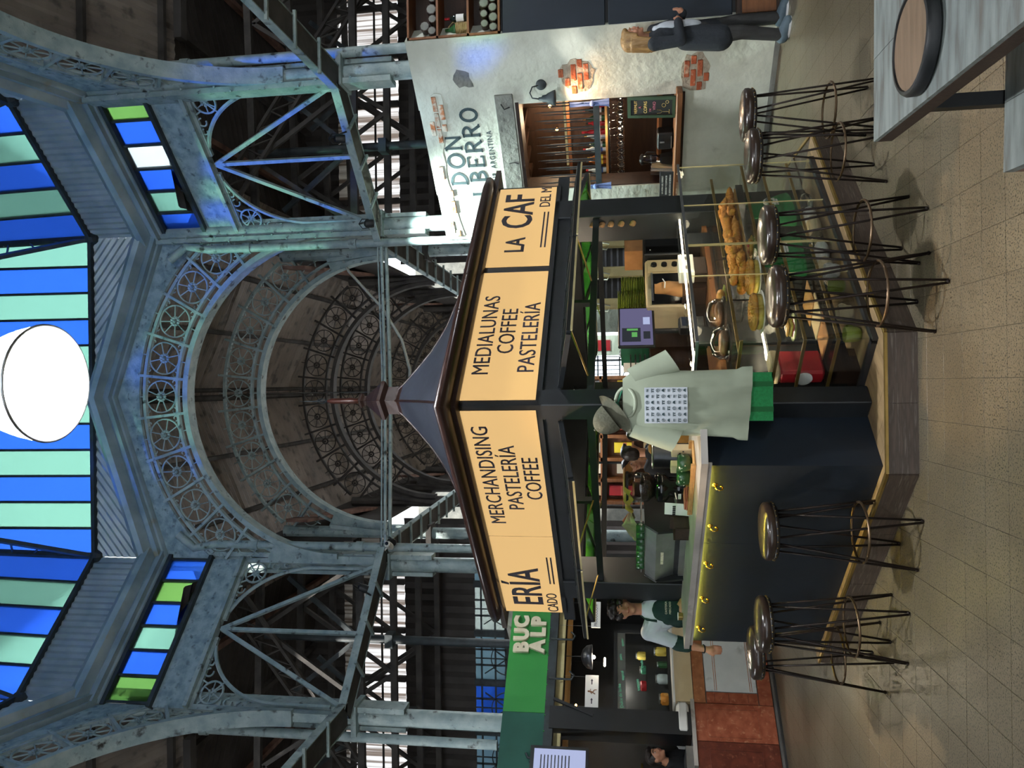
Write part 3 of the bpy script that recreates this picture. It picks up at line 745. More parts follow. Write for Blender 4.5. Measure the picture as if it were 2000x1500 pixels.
# ---- outer shell of the hall: side walls, far wall with a bright doorway, left open behind the camera to let ambient light in
def shell():
    for s, nm in ((1, 'right'), (-1, 'left')):
        b = MB(); b.bx(s*15, s*15.2, -14, 28, 0, 9); tag(b.build('wall_'+nm, 'plaster_grey'), 'plain outer wall far to the %s' % nm, 'wall', None, 'structure')
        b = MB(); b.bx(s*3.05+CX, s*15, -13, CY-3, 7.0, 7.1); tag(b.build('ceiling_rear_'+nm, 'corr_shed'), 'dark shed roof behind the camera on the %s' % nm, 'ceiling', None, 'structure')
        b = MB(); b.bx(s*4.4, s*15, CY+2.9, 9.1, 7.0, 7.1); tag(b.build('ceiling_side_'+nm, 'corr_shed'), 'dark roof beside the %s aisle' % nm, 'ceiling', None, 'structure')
    w = thing('wall_far', 'end wall of the aisle with a tall bright doorway', 'wall', None, None, 'structure')
    Y = 27
    for xa, xb, za, zb in ((-15, -1.1, 0, 9), (1.9, 15, 0, 9), (-1.1, 1.9, 3.3, 9)):
        b = MB(); b.bx(xa, xb, Y, Y+.2, za, zb); b.build('panel', 'plaster_grey', w)
    b = MB(); b.bx(-15, 15, -13.2, -13, 4.6, 9); tag(b.build('wall_rear', 'plaster_grey'), 'upper wall over the gap left behind the camera for ambient light', 'wall', None, 'structure')
shell()
# ================================================================== THE COFFEE KIOSK
KX, KY = -.13, 4.63
KM = T(KX, KY) @ RZ(45)          # local x runs along the right face, local y along the left face; outward is negative
KW = 2.66
PT = .17                         # platform top
TEXTQ = []
def text(s, size, m, M, parent=None, name='lettering', depth=.002, xs=1.0, align='CENTER', spacing=1.0, bold=0.0):
    """M maps text x,y,z to right, up, out of the face; the outline is turned into a mesh by finish_text()"""
    cu = bpy.data.curves.new('t', 'FONT'); cu.body = s; cu.size = size; cu.extrude = depth; cu.align_x = align; cu.space_character = spacing; cu.offset = bold
    cu.resolution_u = 3
    o = link(name, bpy.data.meshes.new(name), parent, M)
    TEXTQ.append((o, cu, m, xs)); return o
def finish_text():
    tmp = []
    for o, cu, m, xs in TEXTQ:
        q = bpy.data.objects.new('t', cu); COL.objects.link(q); tmp.append(q)
    dg = bpy.context.evaluated_depsgraph_get(); dg.update()
    for q, (o, cu, m, xs) in zip(tmp, TEXTQ):
        me = bpy.data.meshes.new_from_object(q.evaluated_get(dg)); me.transform(Matrix.Diagonal((xs, 1, 1, 1)))
        me.name = o.name; me.materials.clear(); me.materials.append(MT(m)); o.data = me
    for q in tmp: bpy.data.objects.remove(q)
FLAT = RX(90)                    # text standing upright, facing local -y
def LF(x, y, z): return T(x, y, z) @ RZ(-90) @ FLAT      # on the left face of the kiosk (facing local -x)
def RF(x, y, z): return T(x, y, z) @ FLAT                # on the right face (facing local -y)

# platform with wood-look planks
def platform():
    g = thing('kiosk_platform', 'raised kiosk platform clad in grey brown wood look planks', 'platform', KM)
    o, c = .41, .13
    poly = [(-o, c), (c, -o), (KW-.3, -o), (KW+.3, -o+.6), (KW+.3, KW-.1), (KW-.1, KW+.3), (-o+.6, KW+.3), (-o, KW-.3)]
    b = MB(); b.prism([(p[0]+.0, p[1]+.0) for p in poly], 0, PT-.012); b.build('core', 'plank', g)
    def side(p, q, n, nm):
        p, q = Vector(p), Vector(q); d = (q-p); nrm = Vector((d.y, -d.x)).normalized()
        if True:
            for i in range(n):
                a, e = p+d*(i/n), p+d*((i+1)/n); s = d.normalized()*.002
                b = MB(); m_ = (a+e)/2+nrm*.006
                b.bar((a.x+s.x+nrm.x*.006, a.y+s.y+nrm.y*.006, .077), (e.x-s.x+nrm.x*.006, e.y-s.y+nrm.y*.006, .077), .012, .154); b.build('plank', 'plank', g)
            b = MB(); b.bar((p.x+nrm.x*.005, p.y+nrm.y*.005, PT-.008), (q.x+nrm.x*.005, q.y+nrm.y*.005, PT-.008), .022, .014); b.build('brass_edge', 'brass_matt', g)
    side(poly[7], poly[0], 4, 'l'); side(poly[0], poly[1], 2, 'f'); side(poly[1], poly[2], 4, 'r'); side(poly[2], poly[3], 1, 'x')
    # top planks, seen as narrow strips outside the counters
    for x0, x1 in ((-.40, -.30), (-.298, -.19), (-.188, -.08), (-.078, .03)):
        b = MB(); b.prism([(x0, .13-(x0+.40)), (x1, .13-(x1+.40)), (x1, KW-.3), (x0, KW-.3)], PT-.012, PT); b.build('plank', 'plank_top', g)
    for y0, y1 in ((-.40, -.30), (-.298, -.19), (-.188, -.08), (-.078, .03)):
        b = MB(); b.prism([(.13-(y1+.40)+.002 if True else 0, y1), (.13-(y0+.40)+.002, y0), (KW-.3, y0), (KW-.3, y1)], PT-.012, PT-.001); b.build('plank', 'plank_top', g)
    b = MB(); b.bx(.03, KW+.2, .03, KW+.2, PT-.012, PT); b.build('inner_floor', 'plank', g)
platform()

# frame: corner posts, rails
def kiosk_frame():
    g = thing('kiosk_structure', 'black timber frame of the coffee kiosk with four corner posts', 'frame', KM)
    for x0, x1, y0, y1 in ((0, .135, 0, .135), (0, .24, 2.02, 2.27), (2.02, 2.27, 0, .24), (KW-.2, KW, KW-.2, KW)):
        b = MB(); b.bev(((x0+x1)/2, (y0+y1)/2, (PT+2.1)/2), (x1-x0, y1-y0, 2.1-PT), .006); b.build('post', 'frame_black', g)
    for z0, z1 in ((1.745, 1.79), (1.95, 2.09)):
        b = MB(); b.bx(.02, .08, .135, 2.02, z0, z1); b.build('rail', 'frame_black', g)
        b = MB(); b.bx(.135, 2.02, .02, .08, z0, z1); b.build('rail', 'frame_black', g)
        b = MB(); b.bx(.24, KW, KW-.08, KW-.02, z0, z1); b.build('rail', 'frame_black', g)
        b = MB(); b.bx(KW-.08, KW-.02, .24, KW, z0, z1); b.build('rail', 'frame_black', g)
    for y in (1.0,):
        b = MB(); b.bx(.03, .07, y, y+.03, 1.79, 1.95); b.build('mullion', 'frame_black', g)
        b = MB(); b.bx(y, y+.03, .03, .07, 1.79, 1.95); b.build('mullion', 'frame_black', g)
    b = MB(); b.bx(-.05, KW+.05, -.05, KW+.05, 2.58, 2.62); b.build('ceiling_board', 'wood_dark', g)
    b = MB(); b.bx(.02, .06, 2.27, KW, 2.0, 2.09); b.build('rail', 'frame_black', g)
    b = MB(); b.bx(2.27, KW, .02, .06, 2.0, 2.09); b.build('rail', 'frame_black', g)
    # little paw knobs down the right post
    for z in (1.79, 1.72, 1.65, 1.57, 1.48):
        b = MB(); b.lathe([(.0, .025), (.02, .02), (.024, 0), (.02, -.012)], 10, T(2.02, .075, z) @ RY(-90)); b.ball((2.0, .075, z+.018), .012, 6, 4); b.build('knob', 'cork', g, True)
kiosk_frame()

# illuminated sign band
def sign():
    g = thing('kiosk_sign', 'backlit amber sign band wrapped round the kiosk under the eaves', 'sign', KM)
    z0, z1 = 2.095, 2.565; e = 2.50
    b = MB(); b.bx(.0, e, .0, .05, 2.06, 2.60); b.bx(0, .05, 0, e, 2.06, 2.60)
    b.prism([(e, 0), (KW, .16), (KW, .21), (e, .05)], 2.06, 2.60); b.prism([(0, e), (.05, e), (.21, KW), (.16, KW)], 2.06, 2.60)
    b.bx(.16, KW, KW-.05, KW, 2.06, 2.6); b.bx(KW-.05, KW, .16, KW, 2.06, 2.6); b.build('sign_box', 'frame_black', g)
    P = [(.045, 1.385, 'a'), (1.40, 2.49, 'b')]; PL, PR = {}, {}
    for a, c, k in P:
        b = MB(); b.bx(-.008, 0, a, c, z0, z1); PL[k] = b.build('light_panel', 'sign_lit', g)
        b = MB(); b.bx(a, c-(.06 if k == 'a' else .02), -.008, 0, z0, z1); PR[k] = b.build('light_panel', 'sign_lit', g)
    d = -.0095; ml = 'letter_dark'
    # left face: reads from the far end towards the front corner; text x runs towards local -y
    for s, y, z, h in (('MERCHANDISING', .70, 2.415, .112), ('PASTELERÍA', .71, 2.265, .112), ('COFFEE', .71, 2.125, .112)):
        text(s, h*1.38, ml, LF(d, y, z), PL['a'], xs=.84, spacing=1.02)
    text('ERÍA', .25*1.38, ml, LF(d, 2.10, 2.245), PL['b'], xs=.80, bold=.004)
    text('CADO', .09*1.38, ml, LF(d, 2.33, 2.125), PL['b'], xs=.8)
    for z in (2.155, 2.125):
        b = MB(); b.bx(d-.001, d, 1.66, 2.04, z, z+.012); b.build('rule', ml, PL['b'])
    # right face
    for s, x, z, h in (('MEDIALUNAS', .655, 2.415, .112), ('COFFEE', .68, 2.275, .112), ('PASTELERÍA', .62, 2.125, .112)):
        text(s, h*1.38, ml, RF(x, d, z), PR['a'], xs=.84, spacing=1.02)
    text('LA', .15*1.38, ml, RF(1.66, d, 2.30), PR['b'], xs=.80, bold=.003)
    text('CAF', .245*1.38, ml, RF(2.13, d, 2.27), PR['b'], xs=.80, bold=.004)
    text('DEL M', .09*1.38, ml, RF(2.32, d, 2.135), PR['b'], xs=.86)
    for z in (2.165, 2.135):
        b = MB(); b.bx(1.62, 2.10, d-.001, d, z, z+.012); b.build('rule', ml, PR['b'])
sign()

# curved pyramid roof with moulded eaves and finial
def roof():
    g = thing('kiosk_roof', 'concave grey metal pyramid roof with brown moulded eaves and finial', 'roof', KM @ T(KW/2, KW/2, 0))
    h = KW/2+.12; n = 14; ch = .30
    DZ = [(1.95, 2.66), (1.60, 2.74), (1.2, 2.85), (.87, 2.98), (.71, 3.05), (.5, 3.17), (.24, 3.38), (.11, 3.50), (.07, 3.56)]
    def rz(t):
        k = t*(len(DZ)-1); i = min(int(k), len(DZ)-2); f = k-i
        return (DZ[i][0]*(1-f)+DZ[i+1][0]*f)*C45, DZ[i][1]*(1-f)+DZ[i+1][1]*f
    def pt(k, t, w):
        r, z = rz(t); c = ch*(r/h)
        q = [[(-r, -r), (r-c, -r)], [(r-c, -r), (r, -r+c)], [(r, -r+c), (r, r)], [(r, r), (-r+c, r)], [(-r+c, r), (-r, r-c)], [(-r, r-c), (-r, -r)]][k]
        return (q[0][0]+(q[1][0]-q[0][0])*w, q[0][1]+(q[1][1]-q[0][1])*w, z)
    for k in range(6):
        b = MB(); b.grid(lambda u, v: pt(k, v, u), 6, n); b.build('roof_face', 'roof_sheet', g, True)
    for k in range(6):
        b = MB(); b.tube([pt(k, i/n, 0) for i in range(n+1)], .011, 6); b.build('hip_cap', 'roof_brown', g, True)
    # eave moulding: stepped profile swept round
    prof = [(-.10, 2.60), (-.02, 2.565), (.0, 2.565), (.02, 2.575), (.025, 2.60), (.05, 2.605), (.085, 2.62), (.10, 2.645), (.095, 2.675), (.07, 2.69), (-.02, 2.70), (-.10, 2.69)]
    def ring(o):
        r = h-.09+o; c = ch+.12
        return [(-r, -r), (r-c, -r), (r-c*.62, -r+c*.08), (r-c*.08, -r+c*.62), (r, -r+c), (r, r), (-r+c, r), (-r+c*.62, r-c*.08), (-r+c*.08, r-c*.62), (-r, r-c)]
    vs = []; fs = []; m = len(prof); k_ = 10
    for o, z in prof: vs += [(p[0], p[1], z) for p in ring(o)]
    for j in range(m-1):
        for i in range(k_): fs.append((j*k_+i, j*k_+(i+1) % k_, (j+1)*k_+(i+1) % k_, (j+1)*k_+i))
    b = MB(); b.add(vs, fs); b.build('eave_moulding', 'roof_brown', g, 50)
    # finial
    q = [(.10, 3.44), (.105, 3.47), (.085, 3.50), (.085, 3.60)]
    b = MB(M=RZ(45)); s2 = math.sqrt(2); b.lathe([(a*s2, z) for a, z in q], 4); b.build('finial_base', 'roof_brown', g)
    b = MB(M=RZ(45)); b.lathe([(a*s2, z) for a, z in ((.085, 3.60), (.12, 3.63), (.12, 3.66), (.075, 3.72), (.03, 3.80), (.03, 3.82), (.045, 3.84), (.045, 3.86), (.018, 3.87))], 4); b.build('finial_cap', 'roof_brown', g)
    b = MB(); b.lathe([(.024, 3.86), (.028, 3.95), (.024, 4.12), (.012, 4.16)], 12); b.build('finial_shaft', 'finial', g, True)
    b = MB(); b.cyl((0, 0, 4.15), (0, 0, 4.42), .006, .003, 6)
    for k in range(6): b.tube([(0, 0, 4.16), (.025*math.cos(k), .025*math.sin(k), 4.20), (.012*math.cos(k), .012*math.sin(k), 4.25)], .003, 4)
    b.build('spike', 'iron_dark', g)
roof()

# propped-up shutters with green glass
def shutter(M, L, label, tilt=-80, n=3, two=True):
    g = thing('shutter', label, 'shutter', KM @ M, 'propped up green glass shutters of the kiosk')
    # local x along hinge, hinge at origin; panel hangs in -z then is swung out to -y by tilt
    Q = RX(tilt); H = .44
    def bar(p, q, w=.035, d=.03, nm='stile', m='frame_black'):
        b = MB(M=Q); b.bar(p, q, w, d, (0, 1, 0)); b.build(nm, m, g)
    bar((0, 0, 0), (L, 0, 0), nm='rail'); bar((0, 0, -H), (L, 0, -H), nm='rail'); bar((0, 0, -.02), (0, 0, -H)); bar((L, 0, -.02), (L, 0, -H))
    for i in range(1, n): bar((L*i/n, 0, -.02), (L*i/n, 0, -H), .02, nm='glazing_bar')
    for i in range(n):
        b = MB(M=Q); b.box((L*(i+.5)/n, 0, -H/2), (L/n-.03, .006, H-.04)); b.build('pane', 'glass_green', g)
    e = Q @ Vector((L*.5, 0, -H))
    b = MB(); b.tube([(L*.12, .04, -.17), (L*.12, e.y*.95, e.z+.01)], .006, 6); b.build('stay', 'brass_matt', g)
    b = MB(M=Q); b.bar((0, .014, -H-.022), (L, .014, -H-.022), .008, .012, (0, 1, 0)); b.build('weather_strip', 'timber_pale', g)
shutter(T(.16, -.0, 1.95), .93, 'green glass shutter propped open on the right face beside the front post')
shutter(T(1.12, -.0, 1.95), .93, 'green glass shutter propped open on the right face at its far end')
shutter(T(0, 1.09, 1.95) @ RZ(-90), .93, 'green glass shutter propped open on the left face beside the front post')
shutter(T(0, 2.05, 1.95) @ RZ(-90), .93, 'green glass shutter propped open on the left face at its far end')
shutter(T(KW, .25, 1.95) @ RZ(90), 1.15, 'green glass shutter at the back of the kiosk on the right')
shutter(T(KW, 1.43, 1.95) @ RZ(90), 1.0, 'green glass shutter at the back right near the rear post')
shutter(T(1.4, KW, 1.95) @ RZ(180), 1.15, 'green glass shutter at the back of the kiosk on the left')
shutter(T(2.58, KW, 1.95) @ RZ(180), 1.15, 'green glass shutter at the back left near the rear post')

# bar counter on the left face
def counter():
    g = thing('bar_counter', 'dark navy panelled bar counter with a row of brass hooks', 'counter', KM)
    b = MB(); b.bx(-.36, .12, .125, .9, PT, 1.105); b.build('front_panel', 'navy', g)
    b = MB(); b.bx(-.36, .12, .902, 2.2, PT, 1.105); b.build('front_panel', 'navy', g)
    for y in (.3, .71, 1.13, 1.57, 1.99):
        h = MB(); h.lathe([(.017, 0), (.017, .004), (.008, .006), (.006, .01)], 10, T(-.36, y, 1.05) @ RY(-90))
        h.tube([(-.365, y, 1.05), (-.39, y, 1.047), (-.402, y, 1.03), (-.397, y, 1.012), (-.382, y, 1.006), (-.372, y, 1.014)], .005, 6); h.ball((-.372, y, 1.016), .008, 6, 5)
        h.build('hook', 'brass', g, True)
    b = MB(); b.bx(-.384, -.374, .16, 2.17, 1.098, 1.1055); b.build('led_strip', 'led_warm', g)
    w = thing('worktop', 'grey brown marble worktop of the bar counter', 'worktop', KM)
    b = MB(); b.prism([(-.41, .05), (-.17, -.1), (.06, .135), (.25, .135), (.25, 1.98), (.0, 1.98), (.0, 2.25), (-.405, 2.25), (-.41, 2.2)], 1.107, 1.145); b.build('slab', 'marble_top', w)
    b = MB(); b.bx(-.40, -.39, .06, 2.2, 1.085, 1.107); b.build('lip', 'marble_top', w)
counter()

# glass display case on the right face
def case():
    g = thing('display_case', 'glass pastry display case with brass shelf rails', 'display case', KM)
    x0, x1, y0, y1 = .19, 2.15, -.315, .10; xm = 1.14; zt = 1.14
    th = .006
    b = MB(); b.bx(x0, xm, y0, y0+th, PT+.02, zt); b.build('front_glass', 'glass', g)
    b = MB(); b.bx(xm+.004, x1, y0, y0+th, PT+.02, zt); b.build('front_glass', 'glass', g)
    b = MB(); b.bx(x0, x0+th, y0, y1, PT+.02, zt); b.build('side_glass', 'glass', g)
    b = MB(); b.bx(x1-th, x1, y0, y1, PT+.02, zt); b.build('side_glass', 'glass', g)
    b = MB(); b.bx(x0-.01, x1+.01, y0-.012, y1, zt, zt+.012); b.build('top_glass', 'glass', g)
    b = MB(); b.bx(x0-.011, x1+.011, y0-.016, y0-.004, zt-.004, zt+.014); b.bx(x0-.014, x0-.002, y0-.012, y1, zt-.004, zt+.014); b.build('top_edge', 'steel', g)
    for k, z in enumerate((.37, .55, .69, .90)):
        b = MB(); b.bx(x0+.02, x1-.02, y0+.02+(.10 if k == 3 else 0), y1-.03, z-.006, z); b.build('glass_shelf', 'glass', g)
        for xa, xb in ((x0+.01, xm-.02), (xm+.02, x1-.01)):
            b = MB(); b.bx(xa, xb, y0+.012+(.10 if k == 3 else 0), y0+.022+(.10 if k == 3 else 0), z-.014, z+.004); b.build('shelf_rail', 'brass_matt', g)
        b = MB(); b.bx(x0+.012, x0+.022, y0+.012, y1-.02, z-.014, z+.004); b.build('side_rail', 'brass_matt', g)
    for x in (xm-.006, xm+.008, x0+.62, 1.62, x1-.008):
        b = MB(); b.bx(x, x+.0025, y0-.001, y0+.006, PT+.02, zt); b.build('glass_edge', 'timber_pale', g)
    b = MB(); b.bx(x0-.02, x1+.02, y0-.02, y0+.02, PT, PT+.03); b.bx(x0-.02, x0+.02, y0, y1, PT, PT+.03); b.build('base_frame', 'steel_dark', g)
    b = MB(); b.bx(x0, x1, y0, y1, PT, PT+.012); b.build('base_board', 'plank_top', g)
    b = MB(); b.bx(x0+.45, x0+.62, y1+.01, y1+.03, PT, 1.1); b.bx(1.75, 1.9, y1+.01, y1+.03, PT, 1.1); b.build('back_stile', 'frame_black', g)
    b = MB(); b.bx(x0+.02, x1-.03, y1-.04, y1-.028, zt-.02, zt-.008); b.build('led_strip', 'led_white', g)
    b = MB(); b.bx(x0+.02, x1-.03, y1-.04, y1-.028, .675, .684); b.build('led_strip', 'led_white', g)
    b = MB(); b.bx(x0-.0, x0+.03, y0+.1, y1-.05, zt+.013, zt+.02); b.build('top_light', 'led_white', g)
    for k, (x, z) in enumerate(((.6, 1.1), (1.2, 1.1), (1.8, 1.1), (.6, .66), (1.4, .66))): point('case_light', KM @ Vector((x, -.05, z)), 2.2, (1, .84, .58), .03)
case()
# wooden cupboard body behind the case
b = MB(); b.bx(.16, 2.0, .13, .62, PT, .92); g = thing('back_cabinet', 'dark low cabinet inside the kiosk behind the pastry case', 'cabinet', KM); b.build('body', 'wood_dark', g)
b = MB(); b.bx(.14, 2.02, .13, .64, .92, .955); b.build('top_board', 'wood', g)
for i in range(4):
    b = MB(); b.bx(.18+.46*i, .62+.46*i, .122, .13, PT+.06, .9); b.build('door', 'black', g)
# ================================================================== STOOLS, TABLE, FLOOR ITEMS
def stool(loc, rot, label):
    g = thing('bar_stool', label, 'stool', T(*loc, 0) @ RZ(rot), 'hairpin leg bar stools round the kiosk')
    b = MB(); b.lathe([(.145, .735), (.158, .745), (.165, .765), (.163, .785), (.15, .797), (.09, .806), (0, .808)], 28); b.build('seat_pad', 'leather', g, True)
    b = MB(); b.lathe([(.13, .725), (.155, .728), (.163, .74), (.160, .748)], 28); b.build('seat_band', 'seat_edge', g, True)
    b = MB()
    for k in range(28): a = 2*PI*k/28; b.ball((.164*math.cos(a), .164*math.sin(a), .742), .0035, 4, 3)
    b.build('nail_trim', 'brass_matt', g)['kind'] = 'stuff'
    for k in range(4):
        a = PI/2*k; f = Vector((.205*math.cos(a), .205*math.sin(a), .006)); b = MB()
        for s in (-1, 1):
            t_ = Vector((.115*math.cos(a+s*.62), .115*math.sin(a+s*.62), .73)); e = f+Vector((-math.sin(a), math.cos(a), 0))*s*.007
            b.tube([t_, e], .0065, 6)
        b.ball((f.x, f.y, .009), (.012, .012, .009), 6, 4); b.build('leg', 'stool_iron', g, True)
    b = MB(); b.torus(.168, .0075, 32, 6, T(0, 0, .27)); b.build('foot_ring', 'stool_ring', g, True)
    return g
stool((-1.715, 5.05), 12, 'bar stool farthest left, half hidden behind another stool')
stool((-1.44, 4.745), 40, 'bar stool at the left end of the counter, nearer of an overlapping pair')
stool((-.852, 4.545), 28, 'bar stool standing alone before the navy counter')
stool((.805, 4.44), 20, 'bar stool before the display case, farther of the nearest two on the right')
stool((.44, 4.20), 8, 'bar stool nearest the camera, in front of the biscuit cakes')
stool((1.69, 5.09), 35, 'bar stool farthest right, by the white wall')
stool((1.375, 4.90), 10, 'bar stool by the far end of the case, left of the farthest right one')

def table():
    g = thing('high_table', 'weathered grey wooden table with thick dark edge at lower right', 'table', T(.765, 2.64, 0) @ RZ(-3))
    z = .75
    for i in range(3):
        b = MB(); b.bx(.26*i+.001, .26*(i+1)-.001, -1.25, 0, z-.012, z); b.build('plank', 'table_wood', g)
    b = MB(); b.bx(.0, .78, -1.25, -.001, z-.055, z-.012); b.build('edge_board', 'table_edge', g)
    b = MB(); b.bx(.045, .085, -.19, -.15, .0, z-.05); b.build('leg', 'black', g)
    b = MB(); b.bx(.69, .73, -.19, -.15, .0, z-.05); b.build('leg', 'black', g)
    b = MB(); b.bx(.045, .085, -1.15, -1.11, .0, z-.05); b.build('leg', 'black', g)
    b = MB(); b.bx(.045, .73, -.19, -.15, .02, .06); b.build('foot_rail', 'black', g)
    t = thing('round_tray', 'round wooden tray with a dark rim on the grey table', 'tray', T(.905, 2.215, z))
    b = MB(); b.lathe([(.124, .004), (.124, .031), (.118, .034), (0, .034)], 32); b.build('tray_base', 'tray_wood', t)
    b = MB(); b.lathe([(.122, .0), (.14, .006), (.141, .026), (.134, .036), (.125, .037), (.1235, .03)], 32, None, 0, 2*PI, False); b.build('rim', 'black', t, 40)
    c = thing('metal_clip', 'small silver clip on the grey table at the top edge', 'clip', T(1.155, 2.385, z))
    b = MB(); b.tube([(-.02, 0, .006), (.0, .01, .01), (.025, 0, .006), (.0, -.01, .006)], .005, 6, True); b.build('loop', 'steel', c, True)
    h = thing('bench', 'low weathered wooden bench tucked beside the grey table', 'bench', T(.60, 2.45, 0) @ RZ(-4))
    for i in range(2):
        b = MB(); b.bx(.0+.2*i, .198+.2*i, -1.1, 0, .42, .45); b.build('plank', 'table_wood', h)
    b = MB(); b.bx(.0, .4, -1.1, -.002, .395, .42); b.build('edge_board', 'rust_beam', h)
    for y in (-.12, -1.0):
        b = MB(); b.bx(.05, .09, y-.03, y+.03, 0, .4); b.bx(.31, .35, y-.03, y+.03, 0, .4); b.build('leg', 'black', h)
table()
# ================================================================== RIGHT: THE WHITE STEAK HOUSE WALL
WM = T(1.82, 9.48) @ RZ(-45)      # local x along the wall towards the right, local -y faces the kiosk
SH = {}
def put(parent, name, m, fn, smooth=False, M=None):
    b = MB(); fn(b); return b.build(name, m, parent, smooth, M)
def steak_wall():
    w = thing('wall_steak_house', 'tall white plastered shop wall with patches of bare brick', 'wall', WM, None, 'structure')
    th = .28
    def solid(b):
        # front outline slightly uneven, hole for the bar window
        b.bx(.0, .64, 0, th, 0, 3.75); b.bx(1.70, 2.45, 0, th, 0, 3.77); b.bx(.64, 1.70, 0, th, 2.70, 3.76); b.bx(.64, 1.70, 0, th, 0, .90)
    put(w, 'plaster_body', 'plaster', solid)
    put(w, 'base_course', 'plaster_grey', lambda b: b.bx(-.01, 2.46, -.006, 0, 0, .05))
    put(w, 'lintel', 'plaster_grey', lambda b: b.bev((1.14, -.004, 2.815), (1.36, .03, .2), .006))
    put(w, 'lintel_crack', 'black', lambda b: (b.tube([(1.0, -.021, 2.73), (1.02, -.021, 2.78), (1.01, -.021, 2.84)], .004, 4), b.tube([(1.72, -.021, 2.85), (1.66, -.021, 2.82), (1.68, -.021, 2.76)], .008, 4)))
    put(w, 'window_reveal', 'wood_dark', lambda b: (b.bx(.62, 1.72, -.008, th, 2.66, 2.70), b.bx(.62, .65, .02, th, .93, 2.7), b.bx(1.69, 1.715, .02, th, .93, 2.7)))
    # bare brick patches: mortar bed with single bricks
    bm = MB(); bm.bev((0, 0, 0), (.17, .014, .052), .004); me = bm.mesh('brick', 'brick')
    bh = MB(); bh.bev((0, 0, 0), (.085, .014, .052), .004); mh = bh.mesh('brick_half', 'brick')
    rnd = random.Random(5)
    def patch(poly, nm, me=me, mh=mh, skip=0):
        put(w, 'mortar_bed', 'plaster' if nm == 'a' else 'mortar', lambda b: b.slab(poly, -.006, .002))
        xs = [p[0] for p in poly]; zs = [p[1] for p in poly]; r = 0; z = min(zs)+.035
        def inside(x, zz):
            c = False
            for i in range(len(poly)):
                a, e = poly[i-1], poly[i]
                if (a[1] > zz) != (e[1] > zz) and x < (e[0]-a[0])*(zz-a[1])/(e[1]-a[1])+a[0]: c = not c
            return c
        while z < max(zs):
            x = min(xs)+(.05 if r % 2 else .14)
            while x < max(xs):
                if rnd.random() < skip: pass
                elif inside(x-.07, z) and inside(x+.07, z): link('brick', me, w, T(x, -.008, z) @ RY(rnd.uniform(-1, 1)))
                elif inside(x-.03, z) and inside(x+.03, z): link('brick', mh, w, T(x, -.008, z))
                x += .185
            z += .066; r += 1
    b2 = MB(); b2.bev((0, 0, 0), (.17, .014, .052), .004); mp_ = b2.mesh('brick_pale', 'brick_pale'); b3 = MB(); b3.bev((0, 0, 0), (.085, .014, .052), .004); mq_ = b3.mesh('brick_pale_half', 'brick_pale')
    def jag(pts, a=.03):
        out = []
        for i in range(len(pts)):
            p, q = pts[i], pts[(i+1) % len(pts)]
            for k in range(3):
                t = k/3; out.append((p[0]+(q[0]-p[0])*t+rnd.uniform(-a, a), p[1]+(q[1]-p[1])*t+rnd.uniform(-a, a)*.6))
        return out
    patch(jag([(.06, 3.50), (.4, 3.55), (.8, 3.60), (1.2, 3.58), (1.45, 3.52), (1.62, 3.47), (1.88, 3.48), (1.86, 3.62), (1.3, 3.71), (.7, 3.71), (.07, 3.68)], .02), 'a', mp_, mq_, .3)
    patch(jag([(1.76, 2.03), (1.84, 1.88), (2.0, 1.82), (2.11, 1.9), (2.14, 2.08), (2.05, 2.19), (1.9, 2.17)], .02), 'b')
    patch(jag([(1.72, .70), (1.95, .66), (2.12, .74), (2.1, .9), (1.95, .96), (1.76, .93)], .02), 'c')
    put(w, 'stain', 'plaster_grey', lambda b: b.slab(jag([(1.94, 3.12), (2.08, 3.16), (2.12, 3.27), (2.02, 3.34), (1.92, 3.28)], .015), -.0025, .001))
    # painted lettering with slab serifs
    def glyph(b, ch, x, z, h, wd, t=.032, y0=-.004, y1=.0):
        def ln(xa, za, xb, zb, w_): b.bar((x+xa*wd, (y0+y1)/2, z+za*h), (x+xb*wd, (y0+y1)/2, z+zb*h), y1-y0, w_, Vector((-(zb-za)*h, 0, (xb-xa)*wd)))
        def ser(xa, za, l=.26): b.bx(x+(xa-l/2)*wd, x+(xa+l/2)*wd, y0, y1, z+za*h-(.0 if za == 0 else t*.55), z+za*h+(t*.55 if za == 0 else 0))
        def bow(cx, cz, rx, rz_, a0, a1, w_):
            n = 18; q = w_/2
            inn = [(x+cx*wd+(rx*wd-q)*math.cos(R(a0+(a1-a0)*i/n)), z+cz*h+(rz_*h-q)*math.sin(R(a0+(a1-a0)*i/n))) for i in range(n+1)]
            out = [(x+cx*wd+(rx*wd+q)*math.cos(R(a0+(a1-a0)*i/n)), z+cz*h+(rz_*h+q)*math.sin(R(a0+(a1-a0)*i/n))) for i in range(n+1)]
            b.strip(inn, out, y0, y1)
        if ch in 'DBREL': ln(.16, 0, .16, 1, t); ser(.16, 0); ser(.16, 1)
        if ch == 'D': bow(.2, .5, .62, .45, -90, 90, t); ln(.1, .95, .3, .95, t*.6); ln(.1, .05, .3, .05, t*.6)
        if ch == 'O': bow(.5, .5, .42, .45, 0, 360, t)
        if ch == 'N': ln(.16, 0, .16, 1, t*.8); ln(.84, 0, .84, 1, t*.8); ln(.14, 1, .86, 0, t); ser(.16, 0); ser(.84, 1); ser(.1, 1, .16)
        if ch == 'B': bow(.3, .75, .42, .22, -90, 90, t); bow(.3, .26, .5, .23, -90, 90, t); ln(.1, .5, .4, .5, t*.6); ln(.1, .97, .35, .97, t*.6); ln(.1, .03, .35, .03, t*.6)
        if ch == 'R': bow(.3, .74, .46, .23, -90, 90, t); ln(.1, .5, .4, .5, t*.6); ln(.1, .97, .35, .97, t*.6); ln(.45, .5, .85, 0, t); ser(.88, 0, .2)
